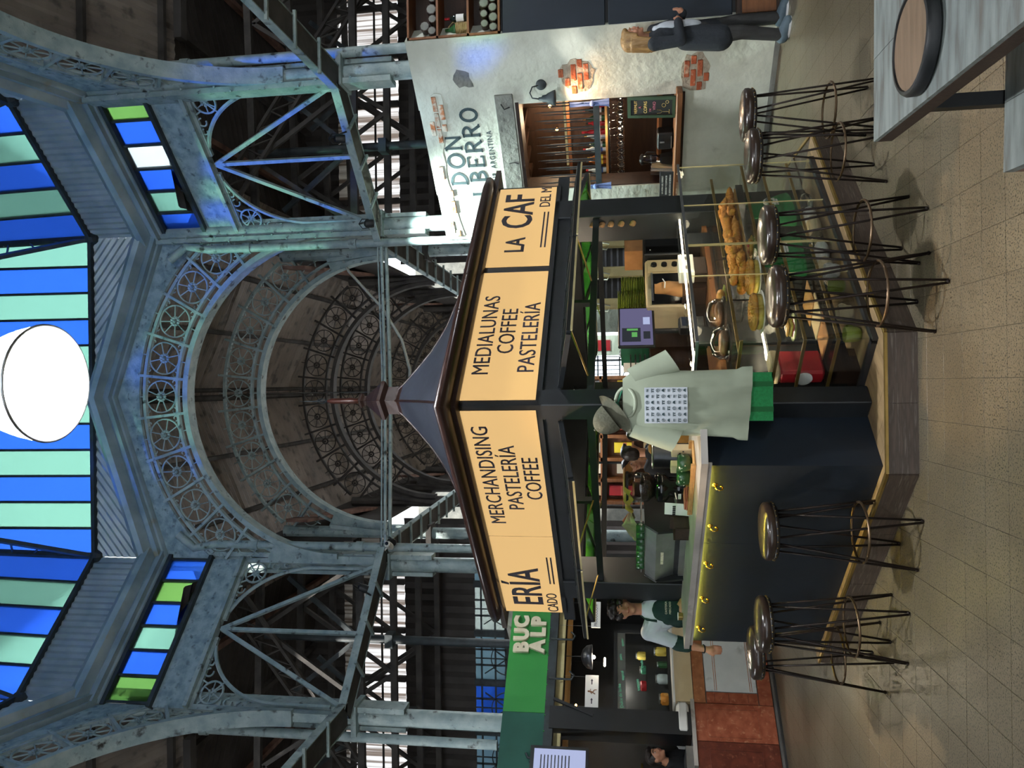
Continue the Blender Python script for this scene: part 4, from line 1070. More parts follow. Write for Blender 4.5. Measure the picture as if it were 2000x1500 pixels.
        if ch == 'E':
            for za, xl in ((.96, .8), (.5, .6), (.04, .84)): ln(.1, za, xl, za, t*.65)
            ln(.8, .8, .8, .99, t*.6); ln(.84, .01, .84, .22, t*.6); ln(.6, .42, .6, .58, t*.6)
        if ch == 'L': ln(.1, .04, .8, .04, t*.65); ln(.8, .01, .8, .22, t*.6)
    def word(s, x0, x1, z, h):
        n = len(s); p = (x1-x0)/n
        for i, ch in enumerate(s):
            b = MB(); glyph(b, ch, x0+p*i, z, h, p*.86); b.build('painted_letter', 'letter_don', w)
    word('DON', .75, 1.42, 3.355, .20); word('LBERRO', .60, 1.72, 3.125, .20)
    text('CARNE  ARGENTINA', .062*1.38, 'letter_don', T(1.02, -.002, 3.0) @ FLAT, w, 'painted_line', .001, .86, spacing=1.18)
steak_wall()

def wall_side():
    g = thing('shelf_cabinet', 'dark brown wall cabinet of firewood and bottles at the top right edge', 'cabinet', T(3.56, 7.74, 0))
    put(g, 'back_panel', 'wood_dark', lambda b: b.bx(0, 1.2, .28, .31, 2.77, 3.74))
    for z in (2.77, 3.09, 3.41, 3.72): put(g, 'shelf', 'wood', lambda b: b.bx(0, 1.2, 0, .3, z, z+.022))
    for x in (0, .6, 1.18): put(g, 'upright', 'wood', lambda b: b.bx(x, x+.022, .0, .3, 2.77, 3.742))
    rnd = random.Random(3)
    lg = MB(); lg.cyl((0, 0, 0), (0, .24, 0), .05, .05, 9); me = lg.mesh('log', ['wood_dark'], 40)
    le = MB(); le.cyl((0, -.003, 0), (0, .001, 0), .042, .042, 9); mee = le.mesh('log_end', 'plaster_grey')
    k = 0
    SPT = [(.08, 3.145), (.20, 3.14), (.30, 3.15), (.42, 3.14), (.13, 3.22)]
    for zoff, nm in ((-.32, 'bottom'), (.32, 'top')):
        for x, z in SPT if zoff > 0 else [(.07, 3.145), (.17, 3.145), (.27, 3.15), (.37, 3.15), (.48, 3.14), (.11, 3.235), (.21, 3.24), (.32, 3.24)]:
            k += 1
            t = thing('firewood_log', 'firewood log, %s shelf of wall cabinet, %s' % (nm, ('leftmost in the lower layer', 'second from left in the lower layer', 'third from left in the lower layer', 'fourth from left in the lower layer', 'fifth from left in the lower layer', 'left one on top', 'middle one on top', 'right one on top')[(k-1) % 8] if zoff < 0 else ('leftmost', 'second from left', 'third from left', 'fourth from left', 'perched on the others')[k-9]), 'log', T(3.56+x+.01, 7.76, z+zoff+.018), 'firewood logs on the %s shelf' % nm)
            sc = rnd.uniform(.8, 1.1); link('bark', me, t, Matrix.Scale(sc, 4)); link('cut_end', mee, t, Matrix.Scale(sc, 4))
    t = thing('wine_bottle', 'dark wine bottle with a red capsule in the wall cabinet', 'bottle', T(3.80, 7.86, 3.112))
    put(t, 'glass_body', 'bottle_dark', lambda b: b.lathe([(.04, 0), (.04, .15), (.034, .17), (.014, .20), (.013, .235)], 16), True)
    put(t, 'label', 'white_card', lambda b: b.lathe([(.041, .05), (.041, .13)], 16, None, 0, 2*PI, False), True)
    put(t, 'capsule', 'red', lambda b: b.lathe([(.0145, .2), (.0145, .255), (0, .256)], 12), True)
    t = thing('demijohn', 'squat green demijohn in a wicker jacket in the wall cabinet', 'bottle', T(3.68, 7.86, 3.112))
    put(t, 'wicker_jacket', 'wicker', lambda b: [b.torus(.068, .009, 18, 5, T(0, 0, .01+.016*i)) for i in range(8)] and b.lathe([(.066, 0), (.066, .13)], 18), True)
    put(t, 'glass_neck', 'bottle_green', lambda b: b.lathe([(.064, .13), (.055, .16), (.02, .21), (.018, .25)], 16), True)
    put(t, 'handle', 'wicker', lambda b: b.tube([(.06, 0, .13), (.085, 0, .17), (.03, 0, .22)], .006, 5), True)
    w = thing('wall_right_panel', 'dark navy panelled shopfront right of the white wall', 'wall', T(3.53, 7.78, 0), None, 'structure')
    for i in range(3):
        put(w, 'panel', 'navy', lambda b: b.bev((.21+.42*i, .0, 2.23), (.40, .04, 1.04), .008)); put(w, 'panel', 'navy', lambda b: b.bev((.21+.42*i, .0, 1.08), (.40, .04, 1.2), .008))
    put(w, 'frame', 'black', lambda b: b.bx(0, 1.3, .02, .06, .4, 2.78))
    put(w, 'upper_wall', 'plaster_grey', lambda b: b.bx(.02, 3, .32, .4, 2.7, 3.74))
    put(w, 'closing_wall', 'plaster_grey', lambda b: b.bx(1.3, 9, .02, .1, 0, 3.74))
    g = thing('low_cupboard', 'low brown wooden cupboard against the navy shopfront', 'cupboard', T(3.52, 7.70, 0))
    put(g, 'body', 'wood_dark', lambda b: b.bx(.0, .9, 0, .28, .05, .42)); put(g, 'top_board', 'wood_dark', lambda b: b.bx(-.01, .92, -.02, .28, .42, .445))
    put(g, 'door', 'wood', lambda b: b.bev((.22, -.006, .24), (.4, .014, .32), .004)); put(g, 'door', 'wood', lambda b: b.bev((.66, -.006, .24), (.4, .014, .32), .004)); put(g.children[2], 'knob', 'brass', lambda b: b.ball((.38, -.02, .26), .012, 8, 6), True)
wall_side()

def bar_window():
    # dark room behind
    w = thing('wall_bar_room', 'dark brown panelled bar room behind the window of the white wall', 'wall', WM, None, 'structure')
    put(w, 'back_wall', 'wood_dark', lambda b: b.bx(-.1, 2.6, 1.15, 1.2, 0, 3.0)); put(w, 'side_wall', 'wood_dark', lambda b: b.bx(-.1, -.05, .28, 1.2, 0, 3.0)); put(w, 'side_wall', 'wood_dark', lambda b: b.bx(2.5, 2.55, .28, 1.2, 0, 3.0)); put(w, 'room_ceiling', 'wood_dark', lambda b: b.bx(-.1, 2.6, .28, 1.2, 2.95, 3.0))
    for i in range(7): put(w, 'beam', 'wood_dark', lambda b: b.bx(.3+.25*i, .36+.25*i, .3, 1.15, 2.72, 2.95))
    put(w, 'wainscot_strip', 'wood', lambda b: b.bx(-.1, 2.6, 1.12, 1.15, 2.2, 2.24))
    s = thing('window_sill', 'thick brown wooden sill of the bar window', 'sill', WM)
    put(s, 'board', 'wood', lambda b: b.bev((1.15, .05, .965), (1.26, .46, .06), .006)); put(s, 'apron_board', 'wood_dark', lambda b: b.bx(.6, 1.72, -.02, .0, .9, .935))
    # iron grille of spears standing on a rail
    g = thing('spear_grille', 'dark iron grille of pointed spears across the bar window', 'grille', WM)
    put(g, 'rail', 'iron_dark', lambda b: b.bx(.62, 1.71, .02, .06, 1.80, 1.865))
    for i in range(11):
        x = .70+.096*i
        put(g, 'spear', 'iron_dark', lambda b: b.tube([(x, .04, 1.83), (x, .04, 2.42), (x, .04, 2.52)], [.008, .008, .001], 6)); put(g, 'spear', 'iron_dark', lambda b: b.tube([(x+.035, .10, 1.83), (x+.035, .10, 2.34), (x+.035, .10, 2.44)], [.007, .007, .001], 6))
    put(g, 'rail', 'iron_dark', lambda b: b.bx(.62, 1.71, .09, .12, 1.80, 1.85))
    # light bar and bulbs
    t = thing('light_bar', 'pale horizontal bar high inside the bar window', 'bar', WM); put(t, 'tube', 'timber_pale', lambda b: b.bx(.66, 1.62, .5, .53, 2.2, 2.225))
    for k, (x, y, z) in enumerate(((1.30, .75, 2.40), (.98, .8, 2.34), (1.45, .9, 2.36))):
        t = thing('hanging_bulb', 'small warm bulb hanging in the bar, %s of three' % ('right', 'left', 'far')[k], 'bulb', WM @ T(x, y, z), 'warm bulbs in the bar'); put(t, 'globe', 'bulb_warm', lambda b: b.ball((0, 0, 0), .018, 10, 8), True); put(t, 'flex', 'black', lambda b: b.cyl((0, 0, .02), (0, 0, .55), .003, .003, 5))
    point('glass_sparkle_fill', WM @ Vector((1.15, .32, 1.62)), 5, (1, .85, .65), .05); point('bar_glow', WM @ Vector((1.15, .8, 2.3)), 22, (1, .7, .42), .1)  # the low point lamp has no fixture, added so the wine glasses sparkle
    # bottle shelf and hanging glasses
    t = thing('bottle_shelf', 'wooden shelf of liquor bottles with a glass rack below', 'shelf', WM)
    put(t, 'shelf_board', 'wood_light', lambda b: b.bx(.5, 1.68, .38, .62, 1.725, 1.75)); put(t, 'rack_rail', 'black', lambda b: [b.bx(.56, 1.62, .38+.06*i, .39+.06*i, 1.70, 1.715) for i in range(4)])
    rnd = random.Random(9)
    KIND = [('bottle_green', 'white_card', 'green liquor bottle with a white label'), ('bottle_red', 'red', 'red liquor bottle with a red label'), ('bottle_amber', 'label_yellow', 'amber bottle with a yellow label'), ('bottle_clear', 'label_blue', 'clear bottle with a blue label'), ('bottle_dark', 'white_card', 'dark bottle with a white label'), ('bottle_clear', 'white_card', 'clear bottle with a white label')]
    ORD = ['first', 'second', 'third', 'fourth', 'fifth', 'sixth', 'seventh', 'eighth', 'ninth', 'tenth', 'eleventh', 'twelfth', 'thirteenth']
    for i in range(13):
        x = .60+.082*i; k = KIND[[3, 2, 2, 3, 0, 5, 1, 1, 0, 4, 1, 5, 4][i]]; y = .46+.05*(i % 2); hh = rnd.uniform(.85, 1.1)
        t = thing('liquor_bottle', k[2]+', %s from the left on the bar shelf' % ORD[i], 'bottle', WM @ T(x, y, 1.75), 'liquor bottles on the bar shelf')
        gb = put(t, 'glass_body', k[0], lambda b: b.lathe([(.031, 0), (.033, .01), (.033, .14*hh), (.026, .165*hh), (.012, .19*hh), (.011, .235*hh)], 12), True)
        put(gb, 'label', k[1], lambda b: b.lathe([(.034, .04), (.034, .11*hh)], 12, None, 0, 2*PI, False), True); put(gb, 'cap', ('red', 'black', 'brass')[i % 3], lambda b: b.lathe([(.0125, .225*hh), (.0125, .255*hh), (0, .256*hh)], 10))
    gm = MB(); gm.lathe([(.032, 0), (.032, -.003), (.004, -.008), (.0035, -.075), (.012, -.085), (.034, -.105), (.036, -.14), (.030, -.165)], 12); me = gm.mesh('wine_glass', 'clear_cup', True)
    for r in range(2):
        for i in range(11):
            o = link('wine_glass', me, None); o.matrix_world = WM @ T(.60+.093*i, .40+.11*r, 1.70)
            tag(o, 'upturned wine glass hanging in the %s row of the bar rack, %s from the left' % (('front', 'back')[r], ORD[i]), 'glass', 'wine glasses hanging under the bar shelf')
    # things on the sill
    t = thing('chalkboard', 'green framed chalkboard advertising vermouth on the bar sill', 'chalkboard', WM @ T(1.585, -.06, 1.0) @ RX(-6))
    put(t, 'board', 'chalk', lambda b: b.bx(-.09, .09, .0, .012, .03, .47))
    for x0, x1, z0, z1 in ((-.115, -.085, 0, .5), (.085, .115, 0, .5), (-.085, .085, 0, .03), (-.085, .085, .465, .5)): put(t, 'frame_bar', 'chalk_frame', lambda b: b.bx(x0, x1, -.012, .02, z0, z1))
    text('VERMUT', .045, 'chalk_yellow', T(0, -.001, .40) @ FLAT, t, 'chalk_line', .001, .85); text('&', .04, 'chalk_pink', T(0, -.001, .355) @ FLAT, t, 'chalk_line', .001); text('COPAS', .05, 'chalk_yellow', T(0, -.001, .295) @ FLAT, t, 'chalk_line', .001, .85); text('DE', .03, 'chalk_pink', T(-.03, -.001, .25) @ FLAT, t, 'chalk_line', .001); text('VINO', .045, 'chalk_pink', T(.015, -.001, .205) @ FLAT, t, 'chalk_line', .001, .85)
    put(t, 'chalk_drawing', 'chalk_yellow', lambda b: (b.tube([(-.07, 0, .19), (-.066, 0, .15), (-.05, 0, .135), (-.034, 0, .15), (-.03, 0, .19)], .002, 4), b.tube([(-.05, 0, .135), (-.05, 0, .07), (-.075, 0, .062), (-.025, 0, .062)], .002, 4), b.torus(.02, .002, 14, 4, T(.02, 0, .12) @ RX(90)), b.torus(.016, .002, 14, 4, T(.055, 0, .085) @ RX(90))))
    t = thing('enamel_plaque', 'small blue grey enamel plaque with white lettering on the bar sill', 'plaque', WM @ T(.72, -.17, 1.0) @ RX(-8))
    put(t, 'plate', 'steel_dark', lambda b: b.bev((0, 0, .075), (.34, .01, .15), .003))
    for i, s in enumerate(('LA HORA DEL VERMUT', 'BRINDAR Y COMPARTIR', 'EL DESPACHO DE BEBIDAS')): text(s, .026, 'white_card', T(0, -.006, .11-.042*i) @ FLAT, t, 'lettering', .0005, .85)
    t = thing('blender', 'countertop blender with a tall clear jug in the bar window', 'blender', WM @ T(.86, .18, .995))
    put(t, 'base', 'black', lambda b: b.lathe([(.07, 0), (.075, .02), (.06, .12), (.045, .14)], 4, RZ(45))); put(t, 'jug', 'clear_cup', lambda b: b.lathe([(.042, .14), (.06, .33)], 12), True); put(t, 'lid', 'black', lambda b: b.lathe([(.062, .33), (.062, .35), (.03, .37), (.0, .372)], 12)); put(t, 'handle', 'black', lambda b: b.tube([(.055, 0, .31), (.09, 0, .29), (.085, 0, .2), (.05, 0, .18)], .007, 5), True)
    t = thing('water_jug', 'clear jug on the back shelf of the bar', 'jug', WM @ T(1.28, .45, 1.15)); put(t, 'jug_wall', 'clear_cup', lambda b: b.lathe([(.045, 0), (.05, .02), (.045, .15), (.055, .2)], 14), True); put(t, 'handle', 'clear_cup', lambda b: b.tube([(.05, 0, .17), (.09, 0, .15), (.05, 0, .06)], .007, 5))
    t = thing('back_counter', 'wooden back counter inside the bar window', 'counter', WM); put(t, 'top_board', 'wood', lambda b: b.bx(.5, 1.75, .4, .9, 1.11, 1.145)); put(t, 'front_board', 'wood_dark', lambda b: b.bx(.5, 1.75, .42, .88, .2, 1.11))
    t = thing('coffee_pod_machine', 'small black bar machine on the sill', 'machine', WM @ T(1.12, .16, .995)); put(t, 'body', 'black', lambda b: b.bev((0, 0, .09), (.2, .16, .18), .015)); put(t, 'tray', 'steel', lambda b: b.bx(-.07, .07, -.1, -.06, .02, .03)); put(t, 'spout', 'steel', lambda b: b.cyl((0, -.09, .15), (0, -.09, .1), .012, .01, 8))
    t = thing('bottle_rack', 'pair of leaning menus in the left of the bar window', 'menus', WM @ T(.72, .12, .995))
    for i in range(3): put(t, 'menu', ('steel', 'white_paint', 'cream')[i], lambda b: b.bx(-.05+.045*i, -.045+.045*i, 0, .12, 0, .24), False, RY(6))
    for x, nm in ((.66, 'left'), (1.66, 'right')):
        t = thing('knotted_cloth', 'pale blue cloth tied to the %s end of the spear grille' % nm, 'cloth', WM @ T(x, 0, 1.85))
        put(t, 'drape', 'blue_cloth', lambda b: b.grid(lambda u, v: ((u-.5)*.07*(1.2-.6*v)+.01*math.sin(9*u+4*v), -.02+.012*math.sin(14*u), -.16+.42*v), 6, 8), True); put(t, 'knot', 'blue_cloth', lambda b: b.ball((0, -.015, .02), (.035, .028, .03), 8, 6), True)
    # wall lamp
    t = thing('wall_lamp', 'black bell shaped wall lamp beside the bar window', 'lamp', WM @ T(1.86, 0, 2.36))
    put(t, 'wall_plate', 'iron_dark', lambda b: b.lathe([(.055, 0), (.055, .018), (.03, .03), (0, .031)], 20, T(.04, 0, .04) @ RX(90)), 40)
    put(t, 'arm', 'iron_dark', lambda b: b.tube([(.04, -.02, .06), (.04, -.05, .13), (.0, -.10, .155), (-.04, -.14, .13), (-.05, -.15, .06)], .007, 8), True)
    put(t, 'shade', 'iron_dark', lambda b: b.lathe([(.018, .06), (.02, .03), (.035, .02), (.04, -.02), (.05, -.03), (.075, -.09), (.082, -.115), (.078, -.115), (.05, -.04)], 20, T(-.05, -.15, 0)), True)
    put(t, 'bulb', 'bulb_warm', lambda b: b.ball((-.05, -.15, -.06), .024, 10, 8), True)
    spot('wall_lamp_light', WM @ Vector((1.81, -.15, 2.24)), WM @ Vector((1.84, -.08, 1.2)), 26, (1, .62, .34), 110, .8, .03)
bar_window()
# ================================================================== LEFT: THE GREEN FASCIA SHOP
LM = T(-4.2, 7.75) @ RZ(45)        # local x runs away to the right, local -y faces the kiosk
def left_shop():
    f = thing('shop_fascia', 'green shop fascia with big cream letters, left of the kiosk', 'fascia', LM)
    put(f, 'board', 'green_sign', lambda b: b.bx(.872, 2.7, 0, .06, 2.475, 2.935)); put(f, 'board', 'green_deep', lambda b: b.bx(-.4, .868, 0, .06, 2.475, 2.935))
    put(f, 'channel', 'iron_dark', lambda b: b.bx(-.4, 2.7, .0, .08, 2.38, 2.475))
    put(f, 'soffit_rail', 'timber_pale', lambda b: b.bx(-.4, 2.7, .12, .2, 2.30, 2.38)); put(f, 'soffit_rail', 'wood_light', lambda b: b.bx(-.4, 2.7, .4, .46, 2.24, 2.30))
    for ch, x, z in (('B', 1.60, 2.715), ('U', 1.76, 2.725), ('C', 1.92, 2.735), ('A', 1.62, 2.53), ('L', 1.79, 2.53), ('P', 1.93, 2.53)):
        text(ch, .165*1.38, 'letter_cream', T(x, -.02, z) @ FLAT, f, 'raised_letter', .02, .9, bold=.014)
    for x in (1.72, 1.25, .35): put(f, 'hook', 'iron_dark', lambda b: b.tube([(x, -.03, 2.60 if x < 1 else 2.45), (x, -.02, 2.36), (x, -.02, 2.2 if x > 1 else 2.42), (x+.04, -.04, 2.17 if x > 1 else 2.62), (x+.08, -.05, 2.22 if x > 1 else 2.64)], .012, 6), True)
    for i in range(14): put(f, 'bolt', 'green_sign', lambda b: b.ball((.0+.17*i, .0, 2.472), .009, 6, 4))
    # grey barrel vault behind the fascia
    put(f, 'rounded_end', 'plaster_grey', lambda b: b.slab([(1.92, 2.9)]+[(2.25+.34*math.cos(R(a)), 2.93+.16*math.sin(R(a))) for a in range(0, 181, 15)][::-1]+[(2.6, 2.9)], .1, 1.4))
    # dark interior
    w = thing('wall_left_shop', 'dark interior walls of the left shop', 'wall', LM, None, 'structure')
    put(w, 'back_wall', 'black', lambda b: b.bx(-.4, 2.9, 1.7, 1.75, 0, 2.45)); put(w, 'shop_ceiling', 'black', lambda b: b.bx(-.4, 2.9, .46, 1.75, 2.42, 2.46)); put(w, 'end_wall', 'black', lambda b: b.bx(2.85, 2.9, 0, 1.7, 0, 2.45)); put(w, 'end_wall', 'wood_dark', lambda b: b.bx(-.6, -.55, 0, 1.7, 0, 2.45))
    p = thing('shop_post', 'black square post at the left end of the marble counter', 'post', LM); put(p, 'shaft', 'black', lambda b: b.bx(.71, .95, -.02, .3, .9, 2.42)); put(p, 'brace', 'black', lambda b: b.bar((.86, -.03, 1.95), (1.02, -.03, 2.38), .03, .03))
    # counter: marble panels one by one
    c = thing('marble_counter', 'shop counter faced with red, tan and white marble panels', 'counter', LM)
    put(c, 'core', 'plaster_grey', lambda b: b.bx(-.4, 2.2, .03, .5, 0, .88))
    P = [(1.06, 2.2, .745, .875, 'marble_tan', 0), (1.19, 2.2, .20, .74, 'marble_white', .0), (1.06, 1.185, .20, .74, 'marble_red', 0), (1.06, 2.2, .05, .195, 'marble_red', 0), (.66, 1.055, .05, .875, 'marble_red', -.01), (-.4, .655, .05, .875, 'marble_dark', -.02)]
    for x0, x1, z0, z1, m, o in P: put(c, 'panel', m, lambda b: b.bev(((x0+x1)/2, .012+o, (z0+z1)/2), (x1-x0-.004, .04, z1-z0-.004), .003))
    for x0, x1, z0, z1, o in ((.71, 1.0, .22, .74, -.01), (-.2, .58, .22, .74, -.02)):
        for a, e in (((x0, z0), (x1, z0)), ((x1, z0), (x1, z1)), ((x1, z1), (x0, z1)), ((x0, z1), (x0, z0))): put(c, 'moulding', 'marble_red' if x0 > 0 else 'marble_dark', lambda b: b.bar((a[0], -.01+o, a[1]), (e[0], -.01+o, e[1]), .012, .016, (0, 0, 1) if a[1] == e[1] else (1, 0, 0)))
    for z in (.62, .64, .25, .27): put(c, 'groove', 'marble_tan', lambda b: b.bx(1.20, 2.19, -.0095, -.008, z, z+.006))
    for z in (.3, .5, .65): put(c, 'groove', 'marble_dark', lambda b: b.bx(1.08, 1.165, -.0095, -.008, z, z+.006))
    put(c, 'kick_channel', 'steel_dark', lambda b: b.bx(-.4, 2.2, -.06, .03, 0, .02)); put(c, 'kick_channel', 'steel', lambda b: b.bx(-.4, 2.2, -.012, .03, .02, .045))
    t = thing('counter_top', 'cream white counter top with a rounded fold at its left end', 'worktop', LM)
    put(t, 'slab', 'cream', lambda b: b.bx(1.06, 2.25, -.03, .55, .88, 1.07)); put(t, 'lip', 'white_paint', lambda b: b.bx(1.04, 2.25, -.04, .56, 1.07, 1.09))
    put(t, 'rolled_end', 'white_paint', lambda b: b.bev((.90, .22, 1.0), (.34, .5, .13), .03)); put(t, 'marble_shelf', 'marble_top', lambda b: b.bx(.40, 1.08, -.05, .4, .875, .915))
    put(t, 'marble_shelf', 'steel', lambda b: b.bx(-.4, .6, -.02, .4, .915, .99))
    # glass cabinet with writing
    g = thing('glass_cabinet', 'black framed glass cabinet with green handwriting on the shop counter', 'cabinet', LM @ T(0, .15, 0))
    x0, x1, z0, z1 = .98, 1.95, 1.095, 1.72
    for a in ((x0, x0+.03, z0, z1), (x1-.03, x1, z0, z1), (x0, x1, z0, z0+.03), (x0, x1, z1-.03, z1)): put(g, 'frame_bar', 'black', lambda b: b.bx(a[0], a[1], 0, .03, a[2], a[3]))
    put(g, 'pane', 'glass', lambda b: b.bx(x0+.03, x1-.03, .012, .016, z0+.03, z1-.03)); put(g, 'shelf', 'glass', lambda b: b.bx(x0, x1, .03, .35, 1.36, 1.366)); put(g, 'back', 'black', lambda b: b.bx(x0, x1, .36, .38, z0, z1)); put(g, 'top', 'black', lambda b: b.bx(x0, x1, 0, .38, z1, z1+.012)); put(g, 'header_strip', 'steel', lambda b: b.bx(x0+.03, x1-.03, .017, .02, 1.60, 1.69)); put(g, 'end_bar', 'black', lambda b: b.bx(x0-.07, x0, .0, .38, z0, z1))
    put(g, 'light', 'led_white', lambda b: b.bx(x0+.06, x1-.06, .3, .32, 1.69, 1.698))
    for s, x, z, h in (('Dulce de leche', 1.17, 1.64, .04), ('vegetal', 1.40, 1.62, .036), ('palta', 1.62, 1.64, .036), ('queso', 1.80, 1.62, .036), ('crudo', 1.55, 1.40, .036), ('tomates', 1.30, 1.45, .036)): text(s, h*1.25, 'marker_mint', T(x, .008, z) @ FLAT @ RZ(6), g, 'handwriting', .0006, .9)
    for k, (x, z, m, r_, h) in enumerate(((1.78, 1.13, 'custard', .055, .13), (1.62, 1.13, 'bottle_green', .04, .10), (1.45, 1.13, 'bottle_clear', .06, .12), (1.22, 1.13, 'pastry', .07, .09), (1.36, 1.37, 'red', .06, .07), (1.72, 1.37, 'custard', .05, .10), (1.55, 1.37, 'crate_green', .05, .06))):
        o = thing('deli_jar', ('amber jar of preserves at the right of the glass cabinet', 'green jar at the bottom of the glass cabinet', 'clear tub in the middle of the glass cabinet', 'tan loaf tin at the left of the glass cabinet', 'red tub on the upper shelf of the glass cabinet', 'yellow jar on the upper shelf of the glass cabinet', 'green tub on the upper shelf of the glass cabinet')[k], 'jar', LM @ T(x, .32, z-.004)); put(o, 'body', m, lambda b: b.lathe([(r_*.9, 0), (r_, .01), (r_, h*.8), (r_*.75, h)], 8), 40); put(o, 'lid', 'steel', lambda b: b.lathe([(r_*.78, h), (r_*.78, h+.014), (0, h+.015)], 12))
    point('cabinet_light', LM @ Vector((1.46, .30, 1.62)), 3.5, (1, .95, .85), .05)
    # hanging signs
    s = thing('hanging_sign', 'white hanging sign with two arrows and a small running figure', 'sign', LM @ T(1.225, .22, 1.98)); put(s, 'board', 'white_card', lambda b: b.bev((0, 0, 0), (.38, .012, .15), .002))
    for x in (-.17, .17): put(s, 'wire', 'steel', lambda b: b.cyl((x, 0, .07), (x, 0, .45), .002, .002, 4))
    for x in (-.11, .11): put(s, 'arrow', 'letter_dark', lambda b: (b.bx(x-.03, x+.015, -.008, -.006, -.006, .006), b.slab([(x+.012, -.014), (x+.036, 0), (x+.012, .014)], -.008, -.006)))
    put(s, 'figure', 'kraft_dark', lambda b: (b.ball((.0, -.008, .035), (.010, .003, .012), 8, 6), b.bar((0, -.008, .025), (-.012, -.008, -.01), .004, .016, (1, 0, 0)), b.bar((-.012, -.008, -.01), (.018, -.008, -.03), .004, .009, (0, 0, 1)), b.bar((.018, -.008, -.03), (.02, -.008, -.055), .004, .007, (1, 0, 0)), b.bar((-.012, -.008, -.01), (-.03, -.008, -.04), .004, .009, (1, 0, 0)), b.bar((.0, -.008, .02), (.028, -.008, .012), .004, .006), b.bar((.0, -.008, .02), (-.03, -.008, .0), .004, .006)))
    s = thing('hanging_sign', 'white hanging sign reading PRODUCCION behind the barista', 'sign', LM @ T(2.12, .12, 1.945)); put(s, 'board', 'white_card', lambda b: b.bev((0, 0, 0), (.34, .012, .11), .002)); text('PRODUCCIÓN', .055, 'letter_dark', T(-.155, -.0075, -.018) @ FLAT, s, 'lettering', .0005, .78, 'LEFT')
    for x in (-.15, .15): put(s, 'wire', 'steel', lambda b: b.cyl((x, 0, .05), (x, 0, .45), .002, .002, 4))
    l = thing('pendant_lamp', 'dome pendant lamp with a bright bulb over the shop counter', 'lamp', LM @ T(1.615, .18, 1.985))
    put(l, 'shade', 'steel_dark', lambda b: b.lathe([(.135, -.005), (.14, 0), (.125, .06), (.08, .105), (.02, .125), (.0, .126)], 24), True); put(l, 'diffuser', 'bulb_warm', lambda b: b.lathe([(.0, -.002), (.125, -.004)], 24)); put(l, 'bulb', 'bulb', lambda b: b.ball((0, -.0, -.018), .022, 10, 8), True); put(l, 'flex', 'black', lambda b: b.cyl((0, 0, .12), (0, 0, .42), .004, .004, 5))
    point('pendant_light', LM @ Vector((1.615, .18, 1.9)), 8, (1, .82, .6), .06)
    for k, (x, y, z) in enumerate(((.93, .4, 2.26), (1.0, .7, 1.97), (1.9, .9, 1.86), (1.3, .9, 2.2))):
        l = thing('strip_lamp', ('short glowing tube lamp under the left fascia', 'short cool tube lamp behind the arrow sign', 'small round lamp deep in the left shop', 'small amber lamp deep in the left shop')[k], 'lamp', LM @ T(x, y, z)); put(l, 'tube', ('bulb', 'lamp_white', 'bulb', 'bulb_warm')[k], lambda b: b.tube([(-.06, 0, 0), (-.05, 0, 0), (.05, 0, 0), (.06, 0, 0)], [.004, .012, .012, .004], 8), True); put(l, 'flex', 'black', lambda b: b.cyl((0, 0, .01), (0, 0, 2.42-z), .003, .003, 4))
    # menu screen at the left edge
    s = thing('menu_screen', 'lit menu screen in a black housing at the lower left edge', 'screen', LM @ T(.27, -.14, 2.28)); put(s, 'housing', 'black', lambda b: b.bx(-.3, .21, 0, .06, -.30, .30)); put(s, 'display', 'screen_menu', lambda b: b.bx(-.27, .18, -.003, 0, -.27, .26))
    for i in range(9): put(s, 'text_line', 'steel_dark', lambda b: b.bx(-.15+.03*(i % 2), .12, -.005, -.003, .18-.036*i, .192-.036*i))
    put(s, 'bracket', 'black', lambda b: b.bx(-.05, .05, .06, .14, -.05, .2))
    t = thing('wall_shelf', 'small wooden shelf with crockery under the menu screen', 'shelf', LM @ T(.15, 1.0, 1.7)); put(t, 'board', 'wood_light', lambda b: b.bx(-.4, .4, 0, .2, 0, .03)); put(t, 'back_board', 'cream', lambda b: b.bx(-.4, .45, .2, .22, -.25, .45)); put(t, 'rail', 'brass', lambda b: b.bx(-.5, .5, -.3, -.28, -.28, -.26))
    t = thing('clay_pot', 'brown clay pot on the small shelf under the menu screen', 'pot', LM @ T(.2, 1.09, 1.73)); put(t, 'body', 'marble_dark', lambda b: b.lathe([(.06, 0), (.085, .05), (.08, .12), (.06, .15)], 16), True); put(t, 'handle', 'marble_dark', lambda b: b.torus(.03, .008, 12, 5, T(.09, 0, .09) @ RX(90)))
left_shop()
